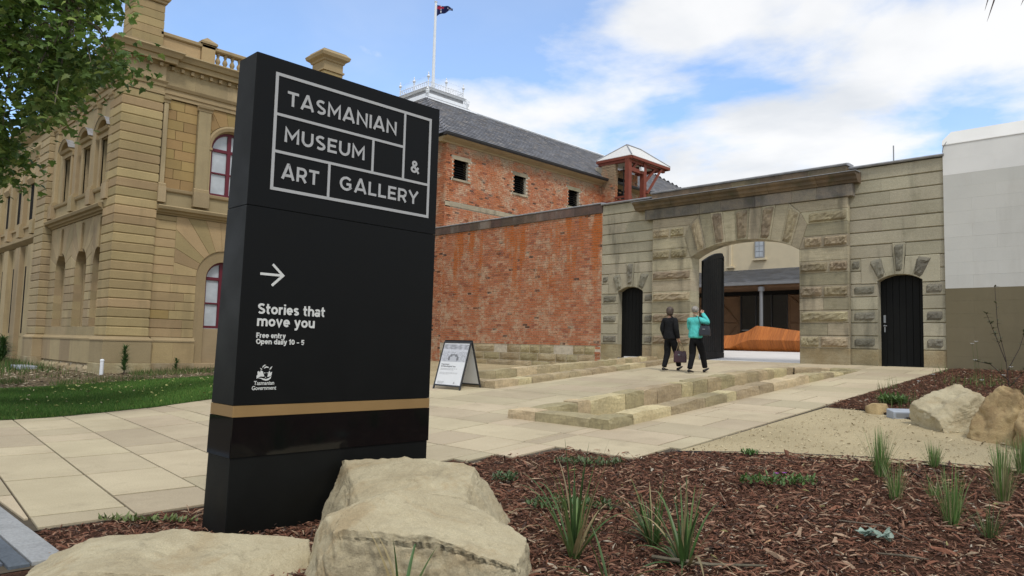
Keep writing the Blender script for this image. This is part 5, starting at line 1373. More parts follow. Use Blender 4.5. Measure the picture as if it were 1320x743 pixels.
# entablature and balustrade
def entab(fr, u0, u1):
    mb = MB(); mould(mb, fr, u0, u1, [(10.452, -.3), (10.452, .06), (10.58, .06), (10.60, .10), (10.78, .10), (10.80, .15), (10.90, .20), (10.93, .06), (10.93, -.3)]); mb.build('architrave', m_mould, sb)
    u = u0
    while u < u1 - 1e-3:
        q = min(u + 1.25, u1)
        sp(lambda mb: rblock(mb, fr, u, q, 10.932, 11.50, -.3, .04, .003, .003), m_bld_grey, 'frieze_stone'); u = q
    mb = MB(); mould(mb, fr, u0, u1, [(11.502, -.3), (11.502, .06), (11.63, .08), (11.66, .10), (11.66, .26), (11.84, .29), (11.86, .36), (11.98, .42), (12.05, .48), (12.10, .46), (12.12, .05), (12.12, -.3)]); mb.build('cornice', m_mould, sb)
entab(fR, 9.60, 15.2); entab(fL, -36.45, -29.29)
mb = MB(); mould(mb, FX(XF - .02), 9.5, 16.0, [(12.122, -.3), (12.122, .04), (12.20, .04), (12.22, .0), (12.22, -.3)]); mb.build('parapet_plinth', m_mould, sb)
mb = MB(); mould(mb, FX(XF - .02), 9.5, 16.0, [(12.76, -.28), (12.76, .0), (12.80, .05), (12.90, .05), (12.94, -.02), (12.94, -.28)]); mb.build('parapet_rail', m_mould, sb)
sp(lambda mb: rblock(mb, FX(XF - .06), 9.5, 11.0, 12.222, 12.758, -.15, 0, .004, .004), m_bld, 'parapet_panel')
for ya in (11.02, 13.26): 
    sp(lambda mb: rblock(mb, FX(XF + .03), ya, ya + .52, 12.222, 12.93, -.4, 0, .01, .01), m_bld, 'parapet_post')
    mb = MB(); mb.add([(XF + .09, ya - .06, 12.942), (XF + .09, ya + .58, 12.942), (XF - .45, ya + .58, 12.942), (XF - .45, ya - .06, 12.942), (XF + .09, ya - .06, 13.03), (XF + .09, ya + .58, 13.03), (XF - .45, ya + .58, 13.03), (XF - .45, ya - .06, 13.03), (XF - .18, ya + .26, 13.28)],
        [(0, 1, 5, 4), (1, 2, 6, 5), (2, 3, 7, 6), (3, 0, 4, 7), (4, 5, 8), (5, 6, 8), (6, 7, 8), (7, 4, 8)]); mb.build('post_cap', m_mould, sb)
bal = MB(); bal.lathe([(.085, 0), (.085, .05), (.05, .07), (.055, .10), (.10, .20), (.095, .26), (.05, .36), (.045, .40), (.075, .44), (.05, .46), (.085, .49), (.085, .535)], 10)
bsrc = None
for y in list(np.arange(11.72, 13.2, .29)) + list(np.arange(13.95, 15.2, .29)):
    L_ = (XF - .15, float(y), 12.222)
    if bsrc is None: bsrc = mesh_obj('baluster', [(p[0] + L_[0], p[1] + L_[1], p[2] + L_[2]) for p in bal.v], bal.f, m_mould, sb, True, origin=L_)
    else: inst(bsrc, 'baluster', sb, L_)
# --- arcaded front facing -Y
BC = [(-29.30, -30.60), (-31.90, -33.20), (-34.60, -36.45)]; RA = .72
edges = [-29.16, -30.60, -33.25, -36.45]; cents = [-29.62, -31.90, -34.70]
edges = [-28.75, -30.65, -33.25, -36.45]; cents = [-29.72, -31.95, -34.75]
for k in range(3):
    u1_, u0_ = edges[k], edges[k + 1]; uc = cents[k]
    for c in range(len(CO) - 1):
        v0, v1 = CO[c], CO[c + 1]
        if v1 > 4.26: break
        if c < 1: segs = ((u0_, u1_),)
        else: segs = ((u0_, uc - RA), (uc + RA, u1_))
        for a, b in segs:
            if b - a > .05: sp(lambda mb: rblock(mb, fL, a, b, v0, v1, -.6, rx.uniform(-.003, .003), .003, .022 if c else .004), m_bld_grey, 'rusticated_stone')
    vb = [c for c in CO if c <= 4.26][-1]
    for pts in arch_voussoirs(uc, vb, RA, u0_, u1_, vb, 6.08, 9): sp(lambda mb: pblock(mb, fL, pts, -.6, .003, .016), m_bld_grey, 'voussoir')
    sp(lambda mb: pblock(mb, fL, [(uc - .10, vb + RA - .12), (uc + .10, vb + RA - .12), (uc + .16, 5.95), (uc - .16, 5.95)], -.2, .09, .012), m_mould, 'keystone')
    mb = MB(); rblock(mb, fL, uc - .9, uc + .9, 1.5, 5.6, -.7, -.52, 0, 0); mb.build('niche_back', m_bld_grey, sb)
    # shallow pilaster strip inside each niche
    sp(lambda mb: rblock(mb, fL, uc - .72, uc - .5, 1.9, 4.4, -.55, -.3, .01, .01), m_mould, 'niche_jamb')
mb = MB(); mould(mb, fL, -36.45, -29.3, [(1.404, -.3), (1.404, .11), (1.46, .11), (1.50, .06), (1.54, .03), (1.569, .01), (1.569, -.3)]); mb.build('plinth_moulding', m_mould, sb)
u = -36.45
while u < -29.3:
    q = min(u + rx.choice((1.4, 1.8)), -29.27)
    if -29.27 - q < .6: q = -29.27
    sp(lambda mb: rblock(mb, FY(YF - .09), u, q, .55, 1.40, -.4, 0, .003, .004), m_bld_grey, 'plinth_block')
    sp(lambda mb: rough_face(mb, FY(YF - .10), [(u + .01, .0), (q - .01, .0), (q - .01, .545), (u + .01, .545)], -.1, .05, .035, rx, 7, 3), m_base, 'rubble_footing'); u = q
mb = MB(); rblock(mb, fL, -36.45, -29.1, -.4, .5, -.5, .02, 0, 0); mb.build('footing_core', m_mortar, sb)
# upper windows with segmental pediments
for k in range(3):
    uc = (-29.75, -31.95, -34.6)[k]
    for a, b in ((uc - 1.45 if k == 2 else uc - 1.1, uc - .46), (uc + .46, uc + 1.1)):
        b2 = b
        sp(lambda mb: rblock(mb, fL, a, b2, 7.095, 10.45, -.5, 0, .003, .003), m_bld_grey, 'wall_stone')
    sp(lambda mb: rblock(mb, fL, uc - .46, uc + .46, 8.95, 10.45, -.5, 0, .003, .003), m_bld_grey, 'lintel_stone')
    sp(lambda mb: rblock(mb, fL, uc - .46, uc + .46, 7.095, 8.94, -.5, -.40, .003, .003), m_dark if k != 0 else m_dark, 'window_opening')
    for s_ in (-1, 1):
        a, b = sorted((uc + s_ * .46, uc + s_ * .66)); sp(lambda mb: rblock(mb, fL, a, b, 7.095, 8.98, -.05, .07, .01, .004), m_mould, 'window_architrave')
    mb = MB(); mould(mb, fL, uc - .72, uc + .72, [(8.982, -.05), (8.982, .08), (9.14, .09), (9.17, .18), (9.26, .24), (9.26, -.05)]); mb.build('window_cornice', m_mould, sb)
    mb = MB(); A = [math.radians(30 + 120 * q / 12) for q in range(13)]; R_ = .86; vc = 9.27 - R_ * .5
    o = [(uc + R_ * math.cos(a), vc + R_ * math.sin(a)) for a in A]; ii = [(uc + (R_ - .11) * math.cos(a), vc + (R_ - .11) * math.sin(a)) for a in A]; n = len(o)
    V = [fL(u, max(v, 9.262), -.02) for u, v in o] + [fL(u, max(v, 9.262), .25) for u, v in o] + [fL(u, max(v, 9.262), .20) for u, v in ii] + [fL(u, max(v, 9.262), .02) for u, v in ii]
    mb.add(V, [(r_ * n + q, r_ * n + q + 1, (r_ + 1) * n + q + 1, (r_ + 1) * n + q) for r_ in range(3) for q in range(n - 1)]); mb.build('segmental_pediment', m_mould, sb)
    mb = MB(); V = [fL(u, max(v, 9.262) + .012, -.01) for u, v in o] + [fL(u, max(v, 9.262) + .012, .27) for u, v in o]; mb.add(V, [(q, q + 1, n + q + 1, n + q) for q in range(n - 1)]); mb.build('pediment_flashing', m_lead, sb)
for u in (-28.98, -30.85, -33.2, -36.2): pilaster(fL, u - .2, u + .2, 7.11, 10.44, .14)
# second pier and recessed wing
pier(-37.95, -36.45, YF - .35, 10.2, False, m_bld_grey)
fW = FY(9.1)
def wing(u0, u1):
    for v0, v1, m in ((-.4, 1.4, m_bld_grey), (1.4, 6.08, m_bld_grey), (7.09, 10.45, m_bld_grey)):
        sp(lambda mb: rblock(mb, fW, u0, u1, v0, v1, -.6, 0, 0, .02), m, 'wing_wall')
    mb = MB(); mould(mb, fW, u0, u1, [(6.085, -.3), (6.085, .05), (6.16, .16), (6.26, .30), (6.40, .30), (6.43, .08), (6.93, .05), (6.97, .13), (7.09, .12), (7.09, -.3)]); mb.build('string_course', m_mould, sb)
    mb = MB(); mould(mb, fW, u0, u1, [(10.452, -.3), (10.452, .06), (10.80, .12), (10.93, .20), (11.5, .06), (11.66, .26), (11.98, .42), (12.12, .45), (12.12, -.3)]); mb.build('entablature', m_mould, sb)
    mb = MB(); mould(mb, fW, u0, u1, [(12.122, -.3), (12.122, 0), (12.9, 0), (12.9, -.3)]); mb.build('parapet', m_bld_grey, sb)
    for u in np.arange(u0 + .9, u1, 2.6):
        pilaster(fW, float(u) - .25, float(u) + .25, 7.11, 10.44, .2)
        sp(lambda mb: rblock(mb, fW, float(u) - .5, float(u) + .5, .0, 6.0, -.1, .22, .01, .01), m_bld_grey, 'pilaster_lower')
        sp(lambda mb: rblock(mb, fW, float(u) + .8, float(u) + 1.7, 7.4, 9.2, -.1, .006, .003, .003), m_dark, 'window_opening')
        mb = MB(); mould(mb, fW, float(u) + .65, float(u) + 1.85, [(9.2, 0), (9.2, .1), (9.45, .22), (9.5, .2), (9.9, .02), (9.9, 0)]); mb.build('window_hood', m_mould, sb)
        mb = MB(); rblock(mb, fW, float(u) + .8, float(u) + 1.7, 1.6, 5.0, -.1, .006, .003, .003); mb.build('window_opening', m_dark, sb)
wing(-56, -37.96)
level_box('front_parapet', -36.4, -29.4, YF + .3, YF + .6, [(12.1, 0), (12.9, 0), (12.92, .05), (12.98, .05)], m_bld_grey)
# hidden body and roof so that nothing shows through
mb = MB(); mb.box(-55, XF - .35, 9.75, 17.9, -.3, 12.0); mb.box(-36.5, XF - .35, 9.0, 9.8, -.3, 12.0); mb.box(XF - .4, XF - .02, 15.2, 17.9, -.3, 12.1); mb.build('rear_wall', m_bld_grey, sb)
# chimney
chx0, chx1, chy0, chy1 = -30.2, -29.15, 17.0, 17.98
z = 12.0
while z < 13.9:
    q = min(z + .36, 13.95); V = []; mb = MB(); c = .02
    for zz_, e in ((z, c), (z + c, 0), (q - c, 0), (q, c)): V += [(chx0 + e, chy0 + e, zz_), (chx1 - e, chy0 + e, zz_), (chx1 - e, chy1 - e, zz_), (chx0 + e, chy1 - e, zz_)]
    mb.add(V, [(3, 2, 1, 0), (12, 13, 14, 15)] + [(k * 4 + i, k * 4 + (i + 1) % 4, k * 4 + 4 + (i + 1) % 4, k * 4 + 4 + i) for k in range(3) for i in range(4)]); mb.build('chimney_stone', m_bld, sb); z = q
level_box('chimney_cap', chx0, chx1, chy0, chy1, [(13.952, 0), (13.96, .06), (14.04, .06), (14.05, .0), (14.40, .0), (14.42, .05), (14.50, .08), (14.60, .22), (14.74, .26), (14.80, .2), (14.9, .1), (14.92, .1)])

# ------------------------------------------------------------------ rocks
from mathutils import noise as mn
def rock(name, label, c, dims, yaw, planes, seed, m, amp=.05, grp=None, n=20, stri=0.0):
    r = random.Random(seed); off = Vector((seed * 3.1, seed * 1.7, seed * .9)); V = []; F = []; idx = {}
    cy_, sy_ = math.cos(yaw), math.sin(yaw)
    PL = [(Vector(q[:3]).normalized(), q[3]) for q in planes]
    for k in range(9):
        v = Vector((r.gauss(0, 1), r.gauss(-.3, 1), abs(r.gauss(.2, .7)))).normalized(); PL.append((v, r.uniform(.86, 1.02)))
    def vert(i, j, k):
        key = (i, j, k)
        if key in idx: return idx[key]
        p = Vector((2 * i / n - 1, 2 * j / n - 1, 2 * k / n - 1))
        q = p.normalized() * (max(abs(p.x), abs(p.y), abs(p.z)) ** 1)
        p = p.lerp(q * 1.25, .38)
        for nn, d in PL:
            e = p.dot(nn) - d
            if e > 0: p -= nn * e
        p = Vector((p.x * dims[0], p.y * dims[1], p.z * dims[2]))
        f = mn.fractal(p * 1.8 + off, 1.0, 2.0, 6); f2_ = mn.fractal(p * 6 + off, .75, 2.1, 6); f2_ += 1.2 * (abs(mn.noise(p * 3.1 + off * 2)) - .25) + .35 * mn.fractal(p * 21 + off, .6, 2.1, 4)
        d = p.normalized(); p += d * (f * amp * .6 + f2_ * amp * .38)
        if stri: p.y += stri * max(0, min(1, (-.25 * dims[1] - p.y) / (.3 * dims[1]))) * (mn.noise(Vector((p.x * 26 + p.z * 7, 3.3, 1.1))) + .6 * mn.noise(Vector((p.x * 60 + p.z * 15, 7.3, 1.1))))
        w = Vector((c[0] + p.x * cy_ - p.y * sy_, c[1] + p.x * sy_ + p.y * cy_, c[2] + p.z))
        idx[key] = len(V); V.append(w); return idx[key]
    for a in range(n):
        for b in range(n):
            F += [(vert(a, b, n), vert(a + 1, b, n), vert(a + 1, b + 1, n), vert(a, b + 1, n)), (vert(a, b, 0), vert(a, b + 1, 0), vert(a + 1, b + 1, 0), vert(a + 1, b, 0)),
                  (vert(a, 0, b), vert(a + 1, 0, b), vert(a + 1, 0, b + 1), vert(a, 0, b + 1)), (vert(a, n, b), vert(a, n, b + 1), vert(a + 1, n, b + 1), vert(a + 1, n, b)),
                  (vert(0, a, b), vert(0, a, b + 1), vert(0, a + 1, b + 1), vert(0, a + 1, b)), (vert(n, a, b), vert(n, a + 1, b), vert(n, a + 1, b + 1), vert(n, a, b + 1))]
    o = mesh_obj(name, V, F, m, None, True, None, label, 'rock', grp, origin=c)
    return o
YW = TH   # local x = picture right, local y = away from the camera
GR = 'sandstone rocks placed in the mulch'
rock('rock', 'broad flat pale sandstone slab lying at the foot of the sign', (-5.08, 1.94, .02), (.86, .54, .26), YW, [(.24, -.16, 1, .56), (-.3, -.1, 1, .62), (-.75, -.2, .55, .74), (.8, -.3, .45, .80), (.2, -1, .3, .86), (-.35, 1, .25, .86)], 3, m_rock, .05, GR, 60)
rock('rock', 'pale squared rock with a chiselled top between sign and front rock', (-4.72, 3.80, .14), (.80, .60, .50), YW, [(.10, -.20, 1, .74), (-.28, -.30, 1, .72), (.95, -.1, .38, .74), (-.9, -.3, .3, .80), (-.1, -1, .25, .80)], 8, m_rock, .05, GR, 64, .012)
rock('rock', 'large pale rock with a grooved front face nearest the camera', (-3.84, 3.10, .12), (.78, .50, .54), YW, [(.42, -.16, 1, .60), (.05, -.26, 1, .66), (1, -.1, .12, .90), (-.95, -.2, .2, .84), (-.05, -1, .10, .70), (-.55, -.1, 1, .80)], 14, m_rock, .045, GR, 70, .03)
rock('boulder', 'pale cream boulder with a ridged sloping top beside the gravel path', (-2.72, 11.42, .80), (.46, .46, .42), YW, [(-.55, -.25, .8, .42), (-.2, -1, .35, .55), (.6, -.3, .8, .85), (-1, 0, -.1, .8)], 21, m_rock, .09, None, 30, .02)
rock('boulder', 'large tan ochre boulder in two lobes at the right edge', (-1.98, 10.92, .78), (.46, .44, .50), YW, [(.55, -.2, .8, .62), (-.75, -.35, .4, .60), (.1, -1, .25, .60), (0, 0, 1, .9)], 27, m_rock2, .10, None, 30)
rock('boulder', 'rounded brown boulder cut off by the right edge of the picture', (-1.52, 10.55, .70), (.38, .36, .36), YW, [(-.4, -.6, .7, .62), (.5, -.6, .4, .7)], 33, m_rock2, .07, None, 20)
rock('stone', 'small round brown stone on the mulch beside the gravel path', (-3.98, 12.24, .72), (.16, .14, .12), YW, [(0, 0, 1, .8)], 41, m_rock2, .02, None, 10)
# in-ground light
t = thing('garden_light', 'low grey box light set in mulch left of the cream boulder', 'garden light', (-3.55, 12.0, .64))
mb = MB(); V = []
Rm = lambda x, y: (-3.55 + x * math.cos(YW) - y * math.sin(YW), 12.0 + x * math.sin(YW) + y * math.cos(YW))
for z, e in ((.62, 0), (.765, 0), (.775, .01)):
    for x, y in ((-.21 + e, -.10 + e), (.21 - e, -.10 + e), (.21 - e, .10 - e), (-.21 + e, .10 - e)): V.append((*Rm(x, y), z - (.03 if y < 0 and z > .7 else 0)))
mb.add(V, [(8, 9, 10, 11)] + [(k * 4 + i, k * 4 + (i + 1) % 4, k * 4 + 4 + (i + 1) % 4, k * 4 + 4 + i) for k in range(2) for i in range(4)]); mb.build('housing', m_plastic, t)
mb = MB(); mb.add([(*Rm(x, y), z) for x, y, z in ((-.17, -.104, .66), (.17, -.104, .66), (.17, -.104, .72), (-.17, -.104, .72))], [(0, 1, 2, 3)]); mb.build('lens', m_steel, t)

# ------------------------------------------------------------------ plants
def ribbon(mb, p0, dirv, L, w, droop, col_, seg=7, fold=.35, twist=0.0):
    d = Vector(dirv).normalized(); p = Vector(p0); side = d.cross(Vector((0, 0, 1)))
    if side.length < .05: side = Vector((1, 0, 0))
    side.normalize()
    if twist: side = (Matrix.Rotation(twist, 3, 'Z') @ side)
    V = []; F = []; st = L / seg
    for i in range(seg + 1):
        t = i / seg; ww = w * (1 - t ** 2.2) * (.75 + .25 * min(1, t * 4)) + .0006
        nrm = side.cross(d).normalized()
        V += [p - side * ww + nrm * ww * fold, p, p + side * ww + nrm * ww * fold]
        d = (d + Vector((0, 0, -droop * t * st * 3.0)) + d.cross(side) * 0).normalized(); p = p + d * st
    for i in range(seg):
        a = i * 3; F += [(a, a + 1, a + 4, a + 3), (a + 1, a + 2, a + 5, a + 4)]
    mb.add(V, F, col_)
def strap_clump(label, c, n, h, w, spread, seed, cols, droop=1.5, grp='strappy plants in the foreground mulch'):
    r = random.Random(seed); z0 = gz(c[0], c[1]) + .02
    o = thing('strappy_plant', label, 'plant', (c[0], c[1], z0), grp)
    for k in range(n):
        a = r.uniform(0, 2 * math.pi); lean = abs(r.gauss(0, spread)) + .06; L = h * r.uniform(.55, 1.12)
        mb = MB(); b = r.uniform(.7, 1.25); cc = r.choice(cols)
        ribbon(mb, (c[0] + math.cos(a) * .05 * r.random(), c[1] + math.sin(a) * .05 * r.random(), z0 - .02), (math.cos(a) * math.sin(lean), math.sin(a) * math.sin(lean), math.cos(lean)), L, w * r.uniform(.7, 1.2), droop * r.uniform(.5, 1.5) * (lean + .25), tuple(x * b for x in cc), 8, .4)
        mb.build('leaf_blade', m_strap, o, True)
    return o
DG = [(.06, .12, .03), (.075, .15, .04), (.045, .09, .025), (.12, .18, .055), (.10, .17, .05), (.06, .11, .03), (.30, .24, .12)]
strap_clump('tall strappy green plant in mulch just right of the front rock', (-3.44, 4.2), 38, .80, .011, .46, 1, DG)
strap_clump('dense dark strappy plant in the middle of three', (-3.2, 4.84), 40, .50, .010, .55, 2, DG)
strap_clump('bright strappy plant with broad blades nearest the bottom edge', (-2.77, 4.58), 38, .62, .012, .52, 3, DG)
strap_clump('sparse long leaf blades rising over the front rock at bottom left', (-3.5, 2.72), 5, .62, .011, .55, 4, DG)
strap_clump('low arching strappy leaves at bottom edge below the middle plants', (-2.85, 3.85), 7, .42, .013, .8, 9, DG)
def tuft(label, c, n, h, spread, seed, cols, w=.0022, grp='fine grass tufts along the gravel path'):
    r = random.Random(seed); z0 = gz(c[0], c[1]) + .03; mb = MB()
    for k in range(n):
        a = r.uniform(0, 2 * math.pi); lean = abs(r.gauss(0, spread * 1.5)); L = h * r.uniform(.4, 1.12); b = r.uniform(.7, 1.3); cc = r.choice(cols)
        rr = .05 * math.sqrt(r.random())
        ribbon(mb, (c[0] + math.cos(a) * rr, c[1] + math.sin(a) * rr, z0 - .03), (math.cos(a) * math.sin(lean), math.sin(a) * math.sin(lean), math.cos(lean)), L, w * r.uniform(.8, 1.4), 1.6 * (lean + .15), tuple(x * b for x in cc), 5, .3)
    return mesh_obj('grass_tuft', mb.v, mb.f, m_strap, None, False, mb.c, label, 'grass tuft', grp, origin=(c[0], c[1], z0))
GG = [(.13, .25, .06), (.16, .27, .08), (.10, .19, .045), (.28, .27, .13)]
tuft('tall bright grass tuft at the middle of the mulch edge', (-2.62, 8.08), 150, .47, .16, 1, GG)
tuft('short bright grass tuft against the edging, second from left', (-2.33, 8.85), 90, .27, .22, 2, GG)
tuft('thin pale grass tuft below the tall one', (-2.23, 7.27), 80, .36, .2, 3, GG + [(.3, .27, .14)])
tuft('grass tuft with dark base in front of the right boulder', (-1.66, 6.75), 110, .46, .16, 4, GG)
tuft('straw coloured mixed grass tuft near the right edge', (-1.50, 7.75), 110, .42, .2, 5, [(.28, .24, .12), (.2, .2, .09), (.1, .18, .04)])
tuft('upright green grass tuft beside the straw coloured one', (-1.60, 8.25), 120, .42, .14, 6, GG)
tuft('grass tuft cut by the right edge of the picture', (-1.56, 8.95), 120, .42, .18, 7, GG + [(.3, .27, .14)])
tuft('small dark grass tuft low on the right', (-1.36, 6.55), 60, .26, .25, 8, [(.06, .10, .03), (.12, .14, .05)])
tuft('small grass tuft between the thin tuft and the right group', (-2.0, 7.55), 45, .2, .3, 9, GG)
def groundcover(label, c, rx_, ry_, n, seed, col_, size=.03, h=.06, grp='low ground cover plants in the mulch', flowers=0):
    r = random.Random(seed); mb = MB(); z0 = gz(*c) + .03
    for k in range(n):
        a = r.uniform(0, 6.283); q = math.sqrt(r.random()); x = c[0] + rx_ * q * math.cos(a) * math.cos(YW) - ry_ * q * math.sin(a) * math.sin(YW); y = c[1] + rx_ * q * math.cos(a) * math.sin(YW) + ry_ * q * math.sin(a) * math.cos(YW)
        b = r.uniform(.65, 1.3); el = r.uniform(.2, 1.2); a2 = r.uniform(0, 6.283)
        ribbon(mb, (x, y, z0 + r.random() * h), (math.cos(a2) * math.cos(el), math.sin(a2) * math.cos(el), math.sin(el)), size * r.uniform(.7, 1.6), size * .28, 1.0, tuple(v * b for v in col_), 2, .2)
    for k in range(flowers):
        x, y = c[0] + r.uniform(-.05, .05), c[1] + r.uniform(-.05, .05)
        for q in range(6):
            a2 = q * 1.05; ribbon(mb, (x, y, z0 + h + .04), (math.cos(a2), math.sin(a2), .3), .03, .009, 1, (.35, .06, .45), 2, .1)
    return mesh_obj('ground_cover', mb.v, mb.f, m_strap, None, False, mb.c, label, 'plant', grp, origin=(*c, z0))
groundcover('low green ground cover with a purple flower in the middle mulch', (-3.25, 7.1), .38, .14, 240, 1, (.09, .16, .04), .045, .06, flowers=2)
groundcover('low dark green ground cover behind the tall strappy plant', (-4.3, 5.2), .42, .2, 300, 2, (.07, .12, .035), .04, .06)
groundcover('sparse creeping ground cover at the far mulch corner', (-5.3, 6.7), .40, .16, 240, 3, (.09, .13, .05), .04, .05)
groundcover('small creeping plant against the back rock', (-5.5, 5.55), .14, .10, 170, 4, (.08, .13, .05), .035, .07)
groundcover('small weed on the mulch between paving and the sign', (-6.5, 2.35), .42, .06, 110, 5, (.13, .17, .05), .045, .01)
groundcover('small bright weed at the gravel edge above the foreground mulch', (-4.1, 8.2), .10, .05, 60, 6, (.10, .19, .05), .04, .05)
groundcover('small green weed clump near the cream boulder', (-4.1, 13.3), .22, .2, 200, 7, (.10, .17, .045), .10, .08)
# silvery rosette
t = thing('silver_plant', 'small silvery green leafy plant on the mulch at lower right', 'plant', (-1.98, 5.95, gz(-1.98, 5.95)))
r = random.Random(8)
for k in range(22):
    mb = MB(); a = r.uniform(0, 6.28); e = r.uniform(.15, 1.0); ox, oy = r.gauss(0, .06), r.gauss(0, .045); b = r.uniform(.8, 1.2)
    ribbon(mb, (-1.98 + ox, 5.95 + oy, gz(-1.98, 5.95) + .03 + r.random() * .03), (math.cos(a) * math.cos(e), math.sin(a) * math.cos(e), math.sin(e)), r.uniform(.06, .1), .026, 2.2, (.26 * b, .34 * b, .27 * b), 4, .25); mb.build('leaf', m_strap, t, True)
# fallen sticks
def stick(label, pts, rad):
    mb = MB(); mb.tube(pts, rad, 6); mb.build('fallen_stick', m_bark, label=label, cat='stick', group='sticks lying on the mulch')
stick('bare grey stick lying on mulch under the bright strappy plant', [(-2.95, 4.45, .12), (-2.6, 4.62, .11), (-2.3, 4.85, .125)], [.014, .012, .008])
stick('thin bent twig lying on the mulch at lower right', [(-2.35, 6.25, .21), (-2.0, 6.2, .24), (-1.75, 6.05, .2)], [.007, .006, .004])
stick('pale curved bark strip on the lower right mulch', [(-1.85, 5.6, .17), (-1.68, 5.62, .185), (-1.55, 5.72, .17)], [.006, .009, .004])
# tall weed with white flowers
t = thing('flowering_weed', 'tall spindly dark weed with white flowers before the olive wall', 'plant', (-2.95, 16.0, gz(-2.95, 16)))
r = random.Random(3); wz = gz(-2.95, 16.0)
STM = [[(-2.95, 16, 0), (-3.0, 16.02, .6), (-3.1, 15.95, 1.2), (-3.12, 15.9, 1.95)], [(-3.0, 16.02, .55), (-3.12, 15.9, 1.0), (-3.25, 15.8, 1.45)], [(-2.97, 16, .4), (-2.8, 16.1, .8), (-2.68, 16.15, 1.25)], [(-2.95, 16, .1), (-2.75, 16.2, .4), (-2.6, 16.25, .75)], [(-2.95, 16, .2), (-3.2, 15.8, .5), (-3.4, 15.7, .55)]]
for s_ in STM:
    mb = MB(); mb.tube([(x, y, z + wz) for x, y, z in s_], [.009] + [.006] * (len(s_) - 2) + [.004], 5); st_ = mb.build('stem', m_twig, t)
    mb = MB()
    for k in range(16):
        i = r.randrange(len(s_) - 1); f = r.random(); p = Vector(s_[i]).lerp(Vector(s_[i + 1]), f) + Vector((0, 0, wz)); a = r.uniform(0, 6.28)
        if r.random() < .35 or i == len(s_) - 2:
            for q in range(3): ribbon(mb, p, (math.cos(a + q), math.sin(a + q), r.uniform(-.2, .8)), r.uniform(.05, .12), .018, 1.5, (.07 + .03 * r.random(), .09, .04), 3, .2)
    mb.build('foliage', m_strap, st_)
for x, y, z in ((-3.42, 15.7, .56), (-3.45, 15.65, .86), (-3.4, 15.72, .9), (-2.9, 15.9, .45), (-3.0, 15.8, .3), (-3.3, 15.6, .2), (-4.3, 16.4, .25), (-4.4, 15.8, .12)):
    mb = MB()
    for q in range(6): ribbon(mb, (x, y, z + wz), (math.cos(q * 1.05), math.sin(q * 1.05), .5), .05, .02, 1, (.75, .75, .72), 2, .1)
    mb.tube([(x, y, z + wz), (x + .05, y + .05, wz)], .003, 4, c=(.09, .13, .04)); mb.build('flower', m_strap, t)
# saplings and shrubs by the building
def sapling(label, c, h, seed, n=70, wd=.16):
    r = random.Random(seed); z0 = gz(*c); t = thing('sapling', label, 'plant', (*c, z0), 'young shrubs below the sandstone building')
    mb = MB(); mb.tube([(c[0], c[1], z0 - .05), (c[0] + .02, c[1], z0 + h * .9)], [.02, .006], 6); mb.build('stem', m_twig, t)
    mb = MB()
    for k in range(n):
        f = r.random(); a = r.uniform(0, 6.28); b = r.uniform(.7, 1.3); e = r.uniform(.2, 1.1)
        ribbon(mb, (c[0], c[1], z0 + h * (.12 + .85 * f)), (math.cos(a) * math.cos(e), math.sin(a) * math.cos(e), math.sin(e)), wd * (1.4 - f * .6) * r.uniform(.6, 1.4), .022, 1.2, (.085 * b, .16 * b, .05 * b), 3, .2)
    mb.build('foliage', m_strap, t)
sapling('young dark green sapling below the corner of the sandstone building', (-27.2, 8.75), .95, 1, 170, .22)
sapling('small green shrub at the plinth near the arched window', (-27.5, 10.6), .45, 2, 60, .16)
sapling('bushy green shrub at the left edge before the arcaded front', (-38.6, 7.4), 1.15, 3, 420, .5)
mb = MB(); mb.tube([(-27.45, 8.12, .1), (-27.45, 8.12, .72)], .06, 10); mb.lathe([(.065, .0), (.07, .02), (.05, .06), (.01, .07)], 10, (-27.45, 8.12, .71)); mb.build('marker_post', m_white, label='short white pipe post at the corner of the sandstone building', cat='post')
mb = MB(); mb.bbox(-34.6, -33.0, 6.9, 7.5, .2, .34, .02); mb.build('drain_cover', m_plastic, label='flat grey cover slab lying before the arcaded front', cat='cover slab')

